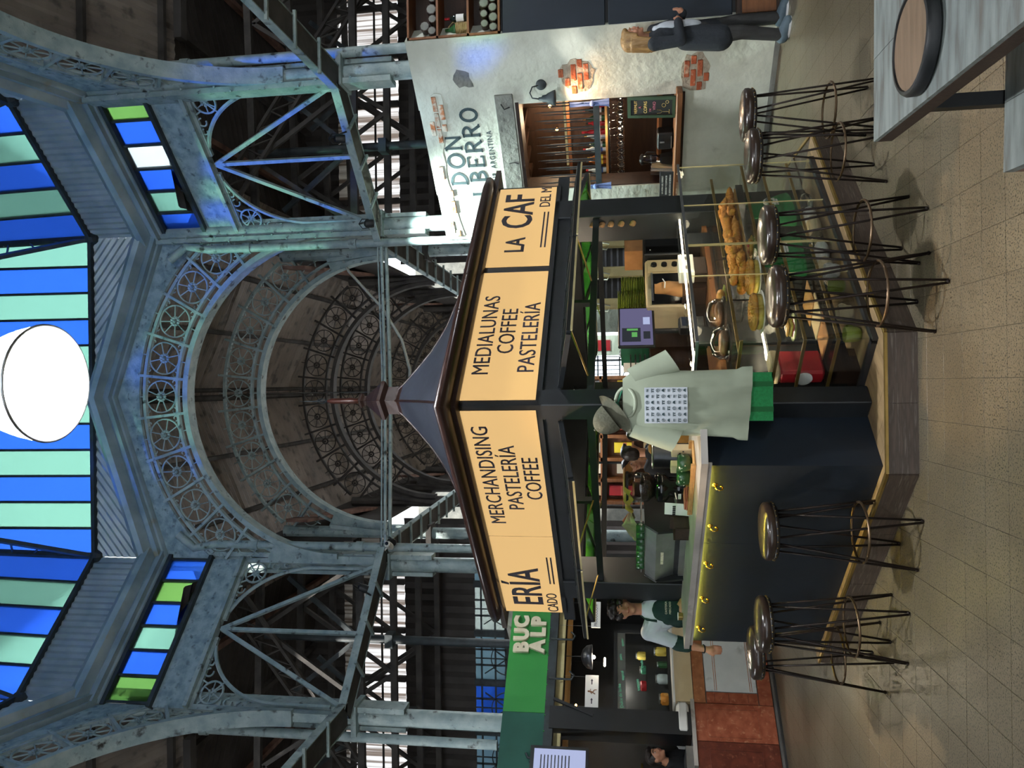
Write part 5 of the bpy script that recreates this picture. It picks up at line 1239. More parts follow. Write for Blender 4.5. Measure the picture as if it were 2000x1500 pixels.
# ================================================================== THINGS HUNG ON AND STANDING IN THE KIOSK
def shirt():
    g = thing('hanging_shirt', 'sage green printed t-shirt on a hanger at the front post', 'shirt', T(-.115, 4.45, 0))
    # torso: flattened tube from hem to shoulders, with folds
    def prof(v):           # half width and half depth at height parameter
        z = .87+.70*v
        w = .195-.012*math.sin(v*3)+(.012 if v < .1 else 0)
        if v > .80: w *= math.sqrt(max(.0, 1-((v-.80)/.27)**2))*.92+.08
        d = .035+.03*math.sin(PI*min(1, v*1.05))
        return z, w, d
    def tor(u, v):
        z, w, d = prof(v); a = 2*PI*u; c, s_ = math.cos(a), math.sin(a)
        f = .010*math.sin(9*c+5*v)*(1-v)+.006*math.sin(17*c+3)*(1-v)
        return (w*c*(1+.0*v)-.01*(1-v), (d*s_+f*(1 if s_ < 0 else .5)), z-.03*(1-v)*c*(1-v)*.6)
    put(g, 'body_cloth', 'sage', lambda b: b.grid(tor, 44, 26, None, True), True)
    for s in (-1, 1):
        def slv(u, v):
            a = 2*PI*u; p0 = Vector((s*.145, 0, 1.515)); p1 = Vector((s*.235, -.01, 1.29)) if s > 0 else Vector((s*.215, -.01, 1.27))
            p = p0.lerp(p1, v); r = .062+.022*v
            return (p.x+r*math.cos(a)*.75, p.y+.035*math.sin(a)*(1+.4*v), p.z+r*math.cos(a)*.45*s+.004*math.sin(8*u+6*v))
        put(g, 'sleeve', 'sage', lambda b: b.grid(slv, 20, 10, None, True), True)
    put(g, 'collar', 'sage', lambda b: b.torus(.085, .011, 28, 6, T(0, -.012, 1.555) @ RX(62), 0, 2*PI, 1, .75), True)
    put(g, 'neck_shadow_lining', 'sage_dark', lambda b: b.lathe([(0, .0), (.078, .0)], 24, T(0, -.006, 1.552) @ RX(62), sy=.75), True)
    # printed square with rows of little emblems
    def pr(u, v):
        x = -.115+.20*u; z = 1.215+.235*v; vv = (z-.87)/.70; zz, w, d = prof(vv); c = max(-.98, min(.98, (x+.01*(1-vv))/w))
        return (x, -d*math.sqrt(1-c*c)-.012-.006*abs(math.sin(9*c+5*vv))*(1-vv), z)
    pp = put(g, 'print_patch', 'shirt_white', lambda b: b.grid(pr, 10, 10), True)
    rnd = random.Random(4)
    for i in range(6):
        for j in range(8):
            u, v = (i+.5)/6, (j+.5)/8
            def em(b):
                k = (i*3+j) % 4; p = Vector(pr(u, v))+Vector((0, -.0015, 0)); F = T(*p)
                if k == 0: b.torus(.009, .0016, 8, 3, F @ RX(90)); b.box((0, 0, 0), (.008, .002, .004), F)
                elif k == 1: b.box((0, 0, .005), (.022, .002, .004), F); b.box((-.006, 0, -.003), (.005, .002, .009), F); b.box((.006, 0, -.003), (.005, .002, .009), F)
                elif k == 2: b.box((0, 0, .003), (.016, .002, .003), F); b.box((0, 0, -.003), (.016, .002, .003), F)
                else: b.prism([(-.01, -.006), (.01, -.006), (.006, .006), (-.004, .008)], -.001, .001, F @ RX(90))
            put(pp, 'printed_emblem', 'letter_don', em)
    put(g, 'hanger', 'crate_green', lambda b: b.tube([(-.14, .0, 1.545), (0, .0, 1.60), (.14, 0, 1.545)], .006, 6) and b.tube([(0, 0, 1.60), (0, 0, 1.625), (.015, 0, 1.64), (.0, .05, 1.66)], .004, 6), True)
    # coat hook on the post, cap
    h = thing('coat_hook', 'black double coat hook on the front post above the shirt', 'hook', T(-.10, 4.60, 1.66)); put(h, 'back_plate', 'black', lambda b: b.ball((0, 0, 0), (.02, .012, .035), 10, 8), True); put(h, 'prong', 'black', lambda b: b.tube([(0, -.01, -.01), (0, -.06, -.025), (0, -.09, .0), (0, -.095, .02)], .007, 6), True)
    c = thing('cloth_cap', 'dull olive cloth cap hanging left of the t-shirt', 'cap', T(-.215, 4.44, 1.66) @ RY(-38))
    put(c, 'crown', 'sage_dark', lambda b: b.grid(lambda u, v: (.085*math.cos(2*PI*u)*math.cos(v*PI/2), .055*math.sin(2*PI*u)*math.cos(v*PI/2), .115*math.sin(v*PI/2)-.03), 22, 8, None, True), True)
    put(c, 'brim', 'sage_dark', lambda b: b.grid(lambda u, v: ((.08+.055*v)*math.cos(PI*(1+u)), -.02-.03*v+.03*abs(math.cos(PI*u)), -.03+.055*math.sin(-PI*u)*v-.02*v), 16, 4), True); put(c, 'button', 'sage_dark', lambda b: b.ball((0, 0, .087), .008, 6, 5))
shirt()
def tote():
    # boxy green shopping bag hung below the shirt
    g = thing('shopping_bag', 'boxy green fabric shopping bag hanging behind the t-shirt hem', 'bag', KM @ T(.02, -.10, .745) @ RZ(0))
    w, d, h = .27, .16, .40
    M0 = T(-.06, 0, 0) @ RZ(-45)
    put(g, 'body', 'green_bag', lambda b: b.grid(lambda u, v: (lambda p: (p[0], p[1], h*v))([(-w/2+.0, -d/2), (w/2, -d/2), (w/2, d/2), (-w/2, d/2)][int(u*4) % 4] if False else ((-w/2+w*min(1, u*4), -d/2-.008*math.sin(PI*v)*math.sin(PI*min(1, u*4))) if u < .25 else (w/2, -d/2+d*(u-.25)*4) if u < .5 else (w/2-w*(u-.5)*4, d/2) if u < .75 else (-w/2, d/2-d*(u-.75)*4))), 32, 6, None, True), 40, M0)
    put(g, 'bottom', 'green_bag_dark', lambda b: b.bx(-w/2, w/2, -d/2, d/2, 0, .006), False, M0)
    for x in (-.07, .07): put(g, 'strap', 'green_bag_dark', lambda b: b.bx(x-.014, x+.014, -d/2-.011, -d/2-.007, 0, h), False, M0)
    for y in (-d/2, d/2): put(g, 'handle', 'green_sign', lambda b: b.tube([(-.07, y, h), (-.05, y, h+.05), (.0, y, h+.075), (.05, y, h+.05), (.07, y, h)], .006, 5), True, M0)
tote()

def pastries():
    Z1, Z2, Z3, Z4 = .90, .69, .55, .37
    def at(x, y, z): return KM @ T(x, y, z)
    # medialunas: crescent rolls, piled along the top shelf at the right end
    cm = MB()
    pts, rs = [], []
    for i in range(13):
        t = -1+2*i/12; a = t*1.35; pts.append((.05*math.sin(a), .05*math.cos(a)-.03, .0+.006*math.cos(a))); rs.append(.004+.022*(1-abs(t)**1.6)*(1+.10*math.sin(i*PI)))
    cm.tube(pts, rs, 8)
    for i in range(2, 11, 2): cm.torus(rs[i]*1.02, .003, 8, 4, T(*pts[i]) @ RZ(-math.degrees((-1+2*i/12)*1.35)) @ RY(90))
    me = cm.mesh('medialuna', 'pastry', True)
    tr = thing('pastry_tray', 'wooden tray heaped with crescent rolls in the display case', 'tray', at(1.46, -.13, Z2+.05)); put(tr, 'board', 'wood_light', lambda b: b.bev((0, 0, .006), (.98, .20, .012), .003)); put(tr, 'support', 'steel_dark', lambda b: b.bx(.28, .52, -.11, .1, -.05, 0))
    rnd = random.Random(2); k = 0
    W = ['front', 'middle', 'back', 'upper front', 'upper back']
    for r in range(5):
        n = 11 if r < 3 else 10
        for i in range(n):
            k += 1; x = 1.01+.088*i+(.04 if r >= 3 else 0); y = (-.21, -.14, -.07, -.175, -.105)[r]
            o = link('crescent_roll', me, None); o.matrix_world = at(x, y, Z2+.05+.012+.028+(.042 if r >= 3 else 0)) @ RZ(rnd.uniform(-100, 100)) @ RX(rnd.uniform(-16, 16)) @ Matrix.Scale(rnd.uniform(1.0, 1.28), 4)
            tag(o, 'golden crescent roll, %s row of the heaped tray, %s from near end' % (W[r], ['first', 'second', 'third', 'fourth', 'fifth', 'sixth', 'seventh', 'eighth', 'ninth', 'tenth', 'eleventh'][i]), 'pastry', 'crescent rolls heaped in the display case')
    # round biscuit-topped cakes on stands
    def cake(x, y, z, label, r=.115):
        g = thing('biscuit_cake', label, 'cake', at(x, y, z), 'round biscuit topped cakes')
        put(g, 'plate', 'white_paint', lambda b: b.lathe([(.05, 0), (r+.01, .012), (r+.02, .018), (r+.015, .02), (.04, .008)], 28), True)
        put(g, 'filling', 'custard', lambda b: b.lathe([(r*.93, .018), (r*.96, .035), (r*.9, .052)], 28), True)
        put(g, 'biscuit_top', 'biscuit', lambda b: b.lathe([(r*.9, .048), (r*1.0, .053), (r*1.02, .065), (r*.96, .077), (r*.5, .086), (0, .088)], 36), True)
        def dots(b):
            for q in range(5):
                for j in range(max(1, 6*q)):
                    a = 2*PI*j/max(1, 6*q)+q*.3; rr = r*.2*q; b.ball((rr*math.cos(a), rr*math.sin(a), .088-.012*(rr/r)**2), (.009, .009, .004), 5, 4)
        o = put(g, 'pricked_pattern', 'pastry', dots); o['kind'] = 'stuff'
    cake(.93, -.20, Z2, 'large round biscuit cake on the middle shelf, right of the pair'); cake(.58, -.20, Z2+.02, 'round biscuit cake with a pricked top on the middle shelf, left of the pair')
    # sandwiches and small plates
    def plate(x, y, z, label, kind):
        g = thing('sandwich_plate', label, 'plate', at(x, y, z)); put(g, 'plate', 'olive_plate', lambda b: b.lathe([(.03, 0), (.075, .008), (.085, .016), (.08, .016), (.03, .006)], 24), True)
        if kind == 's':
            for i in range(2):
                put(g, 'bread_slice', 'custard', lambda b: b.bev((-.02+.045*i, 0, .03), (.04, .09, .02), .006), 40); put(g, 'filling', 'red', lambda b: b.bx(-.04+.045*i, -.002+.045*i, -.043, .043, .018, .022)); put(g, 'bread_slice', 'biscuit', lambda b: b.bev((-.02+.045*i, 0, .048), (.04, .09, .014), .005), 40)
        elif kind == 'c':
            put(g, 'tart', 'biscuit', lambda b: b.lathe([(.05, .01), (.062, .03), (.055, .034), (.0, .032)], 20), True); put(g, 'fruit', 'red', lambda b: [b.ball((.03*math.cos(i*2.1), .03*math.sin(i*2.1), .036), .012, 6, 5) for i in range(4)], True)
        else:
            put(g, 'loaf', 'pastry', lambda b: b.ball((0, 0, .035), (.065, .045, .03), 14, 8), True); put(g, 'crumb', 'custard', lambda b: b.bx(-.03, .03, -.04, .04, .03, .036))
    plate(.75, -.22, Z3+.001, 'plate with cut sandwiches on the lower glass shelf', 's'); plate(.42, -.21, Z3+.001, 'plate with a cut sandwich near the case corner', 's'); plate(1.25, -.20, Z2+.001, 'plate with a fruit tart on the middle shelf', 'c'); plate(.98, .0, Z1-.02, 'plate with a small roll on the top shelf', 'l'); plate(1.55, -.20, Z3+.001, 'plate with a loaf on the lower shelf', 'l')
    for k, (x, y, z) in enumerate(((.50, -.02, Z1), (.80, -.0, Z1))):
        g = thing('glass_dome', ('glass cake dome near the case corner', 'glass cake dome on the top shelf farther right')[k], 'dome', at(x, y, z-.001)); put(g, 'base', 'wood_dark', lambda b: b.lathe([(.05, 0), (.12, .01), (.12, .022), (0, .023)], 24)); put(g, 'dome', 'clear_cup', lambda b: b.lathe([(.105, .023), (.105, .07), (.08, .11), (.02, .128), (0, .13)], 24), True); put(g, 'cake', 'wood', lambda b: b.lathe([(.08, .024), (.085, .05), (.06, .07), (0, .072)], 18), True)
    # green bags in the case, trays and boards below
    for k, (x, y, ry) in enumerate(((1.78, -.14, 8), (1.30, -.10, -4))):
        g = thing('green_tote', ('green fabric tote with a white emblem lying at the far end of the case', 'green fabric tote standing in the case behind the stools')[k], 'bag', at(x, y, Z4+.001) @ RZ(ry))
        put(g, 'body', 'green_bag', lambda b: b.grid(lambda u, v: ((.21-.03*v)*math.cos(2*PI*u)*(1-.25*v)+.01*math.sin(7*u+5*v), (.075-.05*v)*math.sin(2*PI*u)-.012*math.sin(5*v+9*u), .28*v+.012*math.cos(6*u)), 28, 10, None, True), True)
        put(g, 'emblem', 'white_card', lambda b: (b.torus(.05, .008, 20, 4, T(-.02, -.083, .14) @ RX(78), 0, PI), b.box((-.02, -.078, .118), (.11, .003, .016)), b.box((-.02, -.074, .098), (.09, .003, .012)), b.box((-.055, -.081, .14), (.014, .003, .03)), b.box((.015, -.081, .14), (.014, .003, .03)))); put(g, 'handle', 'green_bag_dark', lambda b: b.tube([(.10, -.02, .26), (.15, -.03, .30), (.2, -.02, .25)], .008, 5), True)
    g = thing('wrapped_goods', 'heap of goods in clear wrap on the floor of the case', 'packages', at(1.45, -.10, PT+.013))
    for i in range(7): put(g, 'packet', ('clear_cup', 'cream', 'white_paint')[i % 3], lambda b: b.ball((-.45+.15*i, .02*(i % 2), .05), (.10, .08, .05), 9, 6), True)
    g = thing('menu_board', 'stack of kraft boards on the lower glass shelf of the case', 'boards', at(.62, -.12, Z4+.001))
    for i in range(3): put(g, 'board', ('kraft', 'cream', 'wood_light')[i], lambda b: b.bev((.18*i-.15, .02*i, .006+.006*i), (.24, .2, .006), .001), False, RZ(6*i-6))
    for k, (x, m) in enumerate(((.40, 'olive_plate'), (.60, 'cream'), (.86, 'olive_plate'), (1.02, 'white_paint'))):
        g = thing('ceramic_cup', '%s ceramic mug on the floor of the case, %s from the corner' % (('olive', 'cream', 'olive', 'white')[k], ('first', 'second', 'third', 'fourth')[k]), 'mug', at(x, -.16, PT+.013)); put(g, 'cup', m, lambda b: b.lathe([(.035, 0), (.045, .02), (.047, .09), (.043, .09), (.04, .02)], 18), True); put(g, 'handle', m, lambda b: b.torus(.025, .006, 12, 5, T(.055, 0, .05) @ RX(90)))
    g = thing('red_cooler', 'red cool box with a cream lid inside the kiosk corner', 'cool box', KM @ T(.42, .40, PT)); put(g, 'body', 'red', lambda b: b.bev((-.08, -.36, .34), (.2, .1, .26), .015)); put(g, 'lid', 'cream', lambda b: b.bev((-.08, -.36, .49), (.2, .11, .05), .01)); put(g, 'badge', 'white_card', lambda b: b.lathe([(.05, 0), (.05, .004)], 18, T(-.184, -.36, .33) @ RY(-90))); put(g, 'stand', 'wood_dark', lambda b: b.bx(-.18, .02, -.41, -.31, 0, .2))
pastries()

def left_bar_items():
    Z = 1.145
    def at(x, y, z=Z): return KM @ T(x, y, z)
    g = thing('espresso_machine', 'long grey espresso machine on the bar with green mugs on top', 'coffee machine', at(.06, 1.56))
    put(g, 'back_panel', 'steel_dark', lambda b: b.bev((-.05, 0, .12), (.02, .62, .22), .006)); put(g, 'hood', 'steel', lambda b: b.slab([(-.10, .17), (-.12, .21), (-.06, .285), (.22, .285), (.22, .05), (-.05, .05)], -.31, .31, RZ(0)))
    put(g, 'end_cheek', 'black', lambda b: b.slab([(-.10, .0), (-.125, .2), (-.06, .29), (.24, .29), (.24, .0)], -.335, -.31)); put(g, 'end_cheek', 'black', lambda b: b.slab([(-.10, .0), (-.125, .2), (-.06, .29), (.24, .29), (.24, .0)], .31, .335)); put(g, 'drip_tray', 'steel', lambda b: b.bx(-.08, .24, -.3, .3, .0, .04)); put(g, 'gallery_rail', 'steel', lambda b: b.tube([(-.05, -.3, .31), (-.05, .3, .31), (.2, .3, .31), (.2, -.3, .31)], .006, 6, True))
    put(g, 'maker_name', 'letter_cream', lambda b: [b.box((-.115, -.06+.02*i, .165), (.003, .012, .02)) for i in range(8)])
    MG = MB(); MG.lathe([(.028, 0), (.034, .01), (.034, .06), (.030, .06), (.029, .012)], 12); mm = MG.mesh('mug_wall', 'green_cup', True); MH = MB(); MH.torus(.018, .004, 10, 4, T(0, -.045, .03) @ RY(90)); mh = MH.mesh('mug_handle', 'green_cup')
    for i in range(7):
        t = thing('green_mug', 'dark green mug on the espresso machine, %s from the grinder' % ('first', 'second', 'third', 'fourth', 'fifth', 'sixth', 'seventh')[i], 'mug', at(.02, 1.30+.08*i, Z+.288), 'mugs along the top of the espresso machine'); link('mug_wall', mm, t); link('handle', mh, t)
    t = thing('linen_cloth', 'crumpled beige linen cloth on the espresso machine', 'cloth', at(.08, 1.36, Z+.35)); put(t, 'fold', 'linen', lambda b: b.grid(lambda u, v: (.07*math.cos(2*PI*u)*(1-.5*v)+.02*math.sin(5*u*PI), .13*math.sin(2*PI*u)*(1-.4*v)+.015*math.sin(9*v), .07*v+.03*math.sin(3*PI*u+2*v)), 26, 8, None, True), True); put(t, 'stripe', 'salmon', lambda b: b.tube([(.04, -.09, .05), (.02, -.03, .09), (.04, .05, .07)], .006, 5))
    g = thing('coffee_grinder', 'black coffee grinder with a clear hopper of roasted beans', 'grinder', at(.10, .93))
    put(g, 'body', 'black_gloss', lambda b: b.lathe([(.07, 0), (.075, .02), (.06, .05), (.065, .12), (.10, .15), (.10, .20), (.085, .22)], 22), True); put(g, 'bean_load', 'beans', lambda b: b.lathe([(.055, .22), (.094, .27), (.098, .31), (.0, .325)], 20), True); put(g, 'hopper', 'clear_cup', lambda b: b.lathe([(.06, .22), (.10, .27), (.105, .40)], 20), True); put(g, 'hopper_lid', 'black', lambda b: b.lathe([(.108, .40), (.108, .415), (0, .416)], 20)); put(g, 'portafilter_fork', 'steel', lambda b: b.tube([(-.07, .03, .09), (-.12, .03, .085), (-.12, -.03, .085), (-.07, -.03, .09)], .006, 6)); put(g, 'switch', 'white_card', lambda b: b.bx(-.085, -.07, -.02, .02, .05, .07))
    t = thing('folded_towel', 'orange beige towel draped over the grinder hopper', 'towel', at(.10, .93, Z+.417)); put(t, 'drape', 'kraft', lambda b: b.grid(lambda u, v: (-.13+.26*v, -.125+.25*u+.01*math.sin(9*v), .006+.012*math.sin(4*u*PI)+(-.05*max(0, abs(v-.5)-.35)*6)), 14, 12), True); put(t, 'stripe', 'salmon', lambda b: b.bx(-.12, .12, .08, .09, .02, .022))
    g = thing('bean_sack_tin', 'grey cylindrical tin behind the grinder', 'tin', at(.42, .98, 0) @ T(0, 0, PT+.9)); put(g, 'wall', 'steel_dark', lambda b: b.lathe([(.09, 0), (.09, .3), (.0, .302)], 20), 40); put(g, 'rim', 'steel', lambda b: b.torus(.09, .006, 20, 5, T(0, 0, .3)))
    g = thing('wood_tray', 'pale wooden tray along the bar worktop', 'tray', at(-.12, .55)); put(g, 'base', 'wood_light', lambda b: b.bev((0, 0, .006), (.2, .5, .012), .003)); put(g, 'rim', 'wood_light', lambda b: b.bx(-.1, -.085, -.25, .25, .012, .03)); put(g, 'rim', 'wood_light', lambda b: b.bx(.085, .1, -.25, .25, .012, .03))
    for i in range(2):
        t = thing('green_pot', 'round dark green cup with white dots on the tray, %s one' % ('nearer', 'farther')[i], 'cup', at(-.10, .42+.14*i, Z+.0125)); put(t, 'wall', 'green_cup', lambda b: b.lathe([(.03, 0), (.05, .02), (.055, .06), (.05, .085), (.046, .085), (.05, .05)], 18), True); put(t, 'handle', 'green_cup', lambda b: b.torus(.03, .005, 14, 5, T(.0, .06, .055) @ RY(90))); put(t, 'dots', 'white_card', lambda b: [b.ball((-.051+.003*abs(k-1), -.03+.02*k, .045+.018*((k+i) % 2)), .004, 5, 4) for k in range(4)])
        t = thing('card_packet', 'small patterned card packet standing behind the green cups, %s one' % ('nearer', 'farther')[i], 'packet', at(-.02, .40+.16*i, Z+.0125)); put(t, 'box', 'cream', lambda b: b.bev((0, 0, .06), (.05, .07, .12), .002)); put(t, 'pattern', 'steel_dark', lambda b: [b.box((-.026, -.02+.02*k, .05+.02*(k % 2)), (.002, .01, .01)) for k in range(3)])
    t = thing('price_card', 'white folded price card standing on the bar', 'card', at(-.04, .98) @ RZ(8)); put(t, 'card', 'white_card', lambda b: b.slab([(-.015, 0), (0, .16), (.002, .16), (-.011, 0)], -.055, .055)); put(t, 'print', 'letter_dark', lambda b: [b.box((-.0075, -.035+.018*k, .1), (.002, .012, .02), RY(-5)) for k in range(5)])
    t = thing('wood_caddy', 'dark wooden napkin caddy on the bar beside the machine', 'caddy', at(-.10, 1.12)); put(t, 'box', 'wood_dark', lambda b: (b.bx(-.05, .05, -.07, .07, 0, .01), b.bx(-.05, -.042, -.07, .07, .01, .09), b.bx(.042, .05, -.07, .07, .01, .12), b.bx(-.05, .05, -.07, -.062, .01, .1), b.bx(-.05, .05, .062, .07, .01, .1))); put(t, 'napkin_stack', 'white_card', lambda b: b.bx(-.035, .035, -.055, .055, .01, .07))
    t = thing('orange_cloth', 'folded orange cloth on the end of the tray', 'cloth', at(-.12, .76, Z+.0)); put(t, 'fold', 'salmon', lambda b: [b.bev((0, 0, .006+.012*k), (.14-.01*k, .1, .011), .004) for k in range(4)], 40)
    t = thing('till_drawer', 'small brass latch box at the left end of the worktop', 'box', at(-.2, 2.14)); put(t, 'box', 'brass_matt', lambda b: b.bev((0, 0, .018), (.04, .05, .035), .004)); put(t, 'lid', 'white_card', lambda b: b.bx(-.02, .02, -.025, .025, .036, .04))
left_bar_items()

def right_bar_items():
    Z = .956
    def at(x, y, z=Z): return KM @ T(x, y, z)
    g = thing('point_of_sale_screen', 'grey touch screen till facing the camera side of the kiosk', 'monitor', at(1.22, .45, 1.34) @ RZ(0))
    put(g, 'housing', 'black', lambda b: b.bev((0, .012, .13), (.44, .025, .27), .006)); ds_ = put(g, 'display', 'screen_pos', lambda b: b.bx(-.205, .205, -.002, 0, .012, .25)); put(ds_, 'window_box', 'screen_pos_dark', lambda b: b.bx(-.17, -.02, -.004, -.002, .10, .235)); put(ds_, 'window_box', 'screen_pos_dark', lambda b: b.bx(-.14, -.06, -.004, -.002, .03, .08)); put(ds_, 'window_box', 'screen_menu', lambda b: b.bx(.02, .1, -.004, -.002, .03, .08))
    put(ds_, 'green_code', 'screen_pos_green', lambda b: b.bx(-.12, -.07, -.006, -.004, .125, .165)); put(ds_, 'green_code', 'screen_pos_green', lambda b: b.bx(-.05, -.03, -.006, -.004, .12, .2)); put(g, 'stand', 'black', lambda b: (b.cyl((0, .05, -.38), (0, .05, .05), .02, .02, 10), b.bx(-.1, .1, -.04, .14, -.385, -.37)))
    g = thing('toaster_oven', 'cream toaster oven with black knobs inside the kiosk', 'oven', at(1.69, .42, 1.07))
    put(g, 'body', 'cream', lambda b: b.bev((0, .13, .16), (.58, .28, .32), .01)); dg_ = put(g, 'door_glass', 'black_gloss', lambda b: b.bx(-.27, .10, -.02, -.01, .04, .28)); put(dg_, 'door_handle', 'steel', lambda b: b.bx(-.25, .08, -.045, -.03, .265, .28)); cp_ = put(g, 'control_panel', 'cream', lambda b: b.bx(.13, .28, -.018, -.01, .02, .3))
    for z in (.25, .17, .09): put(cp_, 'knob', 'black', lambda b: b.lathe([(.024, 0), (.022, .02), (0, .021)], 14, T(.205, -.02, z) @ RX(90)), 40)
    put(g, 'stand', 'wood_dark', lambda b: b.bx(-.3, .3, .0, .28, -.115, 0))
    g = thing('microwave', 'black microwave beside the cream oven', 'microwave', at(2.14, .36, 1.10)); put(g, 'body', 'black', lambda b: b.bev((0, .15, .15), (.30, .3, .30), .008)); put(g, 'door', 'black_gloss', lambda b: b.bx(-.13, .13, -.004, 0, .02, .28)); put(g, 'logo', 'white_card', lambda b: b.bx(-.1, -.09, -.006, -.004, .24, .25)); put(g, 'stand', 'wood_dark', lambda b: b.bx(-.15, .15, 0, .3, -.93, 0))
    g = thing('cardboard_box', 'brown cardboard box standing on the shelf behind the microwave', 'box', at(2.36, .50, 1.17)); put(g, 'carton', 'kraft', lambda b: b.bev((0, .1, .19), (.24, .2, .38), .004)); put(g, 'flap', 'kraft_dark', lambda b: b.bx(-.12, .12, -.003, .0, .19, .2)); put(g, 'support', 'wood_dark', lambda b: b.bx(-.12, .12, 0, .2, -1.0, 0))
    DM = MB(); DM.lathe([(.05, 0), (.085, .008), (.09, .013), (.085, .013), (.05, .005)], 20); me = DM.mesh('plate', 'olive_plate', True)
    for st, (x, y, n) in enumerate(((1.53, .60, 10), (1.72, .62, 16), (1.88, .60, 14))):
        for k in range(n):
            o = link('olive_plate', me, None); o.matrix_world = at(x, y, 1.392+.0135*k); tag(o, 'olive green plate in the %s stack on the oven, %s' % (('left', 'middle', 'right')[st], 'topmost' if k == n-1 else ('lowest', 'second from bottom', 'third from bottom', 'fourth from bottom', 'fifth from bottom', 'sixth from bottom', 'seventh from bottom', 'eighth from bottom', 'ninth from bottom', 'tenth from bottom', 'eleventh from bottom', 'twelfth from bottom', 'thirteenth from bottom', 'fourteenth from bottom', 'fifteenth from bottom')[k]), 'plate', '%s stack of olive plates on the oven' % ('left', 'middle', 'right')[st])
    g = thing('paper_bag', 'crumpled kraft paper bag with a string bow before the oven', 'bag', at(1.47, .30, 1.13)); put(g, 'body', 'kraft', lambda b: b.grid(lambda u, v: (.075*math.cos(2*PI*u)*(1-.35*v)+.008*math.sin(11*u+7*v), .05*math.sin(2*PI*u)*(1-.5*v)+.006*math.sin(8*u*2+5*v), .2*v), 22, 10, None, True), True); put(g, 'string', 'white_card', lambda b: b.tube([(-.05, -.045, .13), (0, -.06, .125), (.06, -.045, .14)], .004, 5)); put(g, 'prop_box', 'wood_dark', lambda b: b.bx(-.07, .07, -.05, .1, -.17, 0))
    g = thing('white_tea_box', 'white carton with round black seals on the case top', 'box', at(1.52, .16, 1.05)); put(g, 'carton', 'white_paint', lambda b: b.bev((0, 0, .055), (.22, .1, .11), .003)); put(g, 'base_box', 'wood_dark', lambda b: b.bx(-.1, .1, -.03, .05, -.09, 0))
    for x in (-.05, .06): put(g, 'seal', 'black', lambda b: b.lathe([(.02, 0), (.02, .002)], 16, T(x, -.05, .05) @ RX(90)))
    g = thing('card_terminal', 'black card terminal stand beside the till', 'terminal', at(1.02, .28, 1.0)); put(g, 'body', 'black', lambda b: b.bev((0, 0, .09), (.12, .08, .18), .01)); put(g, 'screen', 'screen_pos_dark', lambda b: b.bx(-.045, .045, -.043, -.04, .09, .16))
    g = thing('green_crate', 'teal plastic crate stacked at the back of the kiosk', 'crate', at(2.0, 1.3, 1.35)); put(g, 'crate', 'crate_green', lambda b: [b.bx(-.2, .2, -.1, .1, .04*k, .04*k+.025) for k in range(6)]); put(g, 'posts', 'crate_green', lambda b: [b.bx(x, x+.02, -.105, .105, 0, .24) for x in (-.2, -.07, .06, .18)]); put(g, 'table', 'wood_dark', lambda b: b.bx(-.3, .3, -.2, .2, -1.18, -.005))
    g = thing('straw_baskets', 'black wire basket holding papers at the back of the kiosk', 'basket', at(1.6, 1.25, 1.35)); put(g, 'wire_wall', 'black', lambda b: [b.torus(.12, .006, 16, 4, T(0, 0, .04*k)) for k in range(5)]); put(g, 'papers', 'white_card', lambda b: b.bx(-.06, .05, -.02, -.015, .0, .22)); put(g, 'stand', 'wood_dark', lambda b: b.bx(-.12, .12, -.12, .12, -1.18, -.006))
    # lit tube lamps on the kiosk ceiling
    for k, (M_, L) in enumerate(((T(.25, .25, 2.03), .7), (T(.25, 1.4, 2.03), .7), (T(1.4, .25, 2.03), .7), (T(1.6, 1.6, 2.2), .9))):
        t = thing('kiosk_tube_lamp', 'tube lamp under the kiosk ceiling, %s' % ('by the front post', 'over the espresso machine', 'over the oven', 'over the middle')[k], 'lamp', KM @ M_); put(t, 'tube', 'led_white', lambda b: b.cyl((0, 0, 0), (L if k in (0, 2) else 0, 0 if k in (0, 2) else L, 0), .010, .010, 8), True); put(t, 'batten', 'frame_black', lambda b: b.bx(-.01, L if k in (0, 2) else .02, -.01, .02 if k in (0, 2) else L, .012, .03))
    point('kiosk_light_a', KM @ Vector((.6, 1.5, 1.95)), 10, (1, .82, .6), .15); point('kiosk_light_b', KM @ Vector((1.5, .6, 1.95)), 10, (1, .82, .6), .15)
right_bar_items()

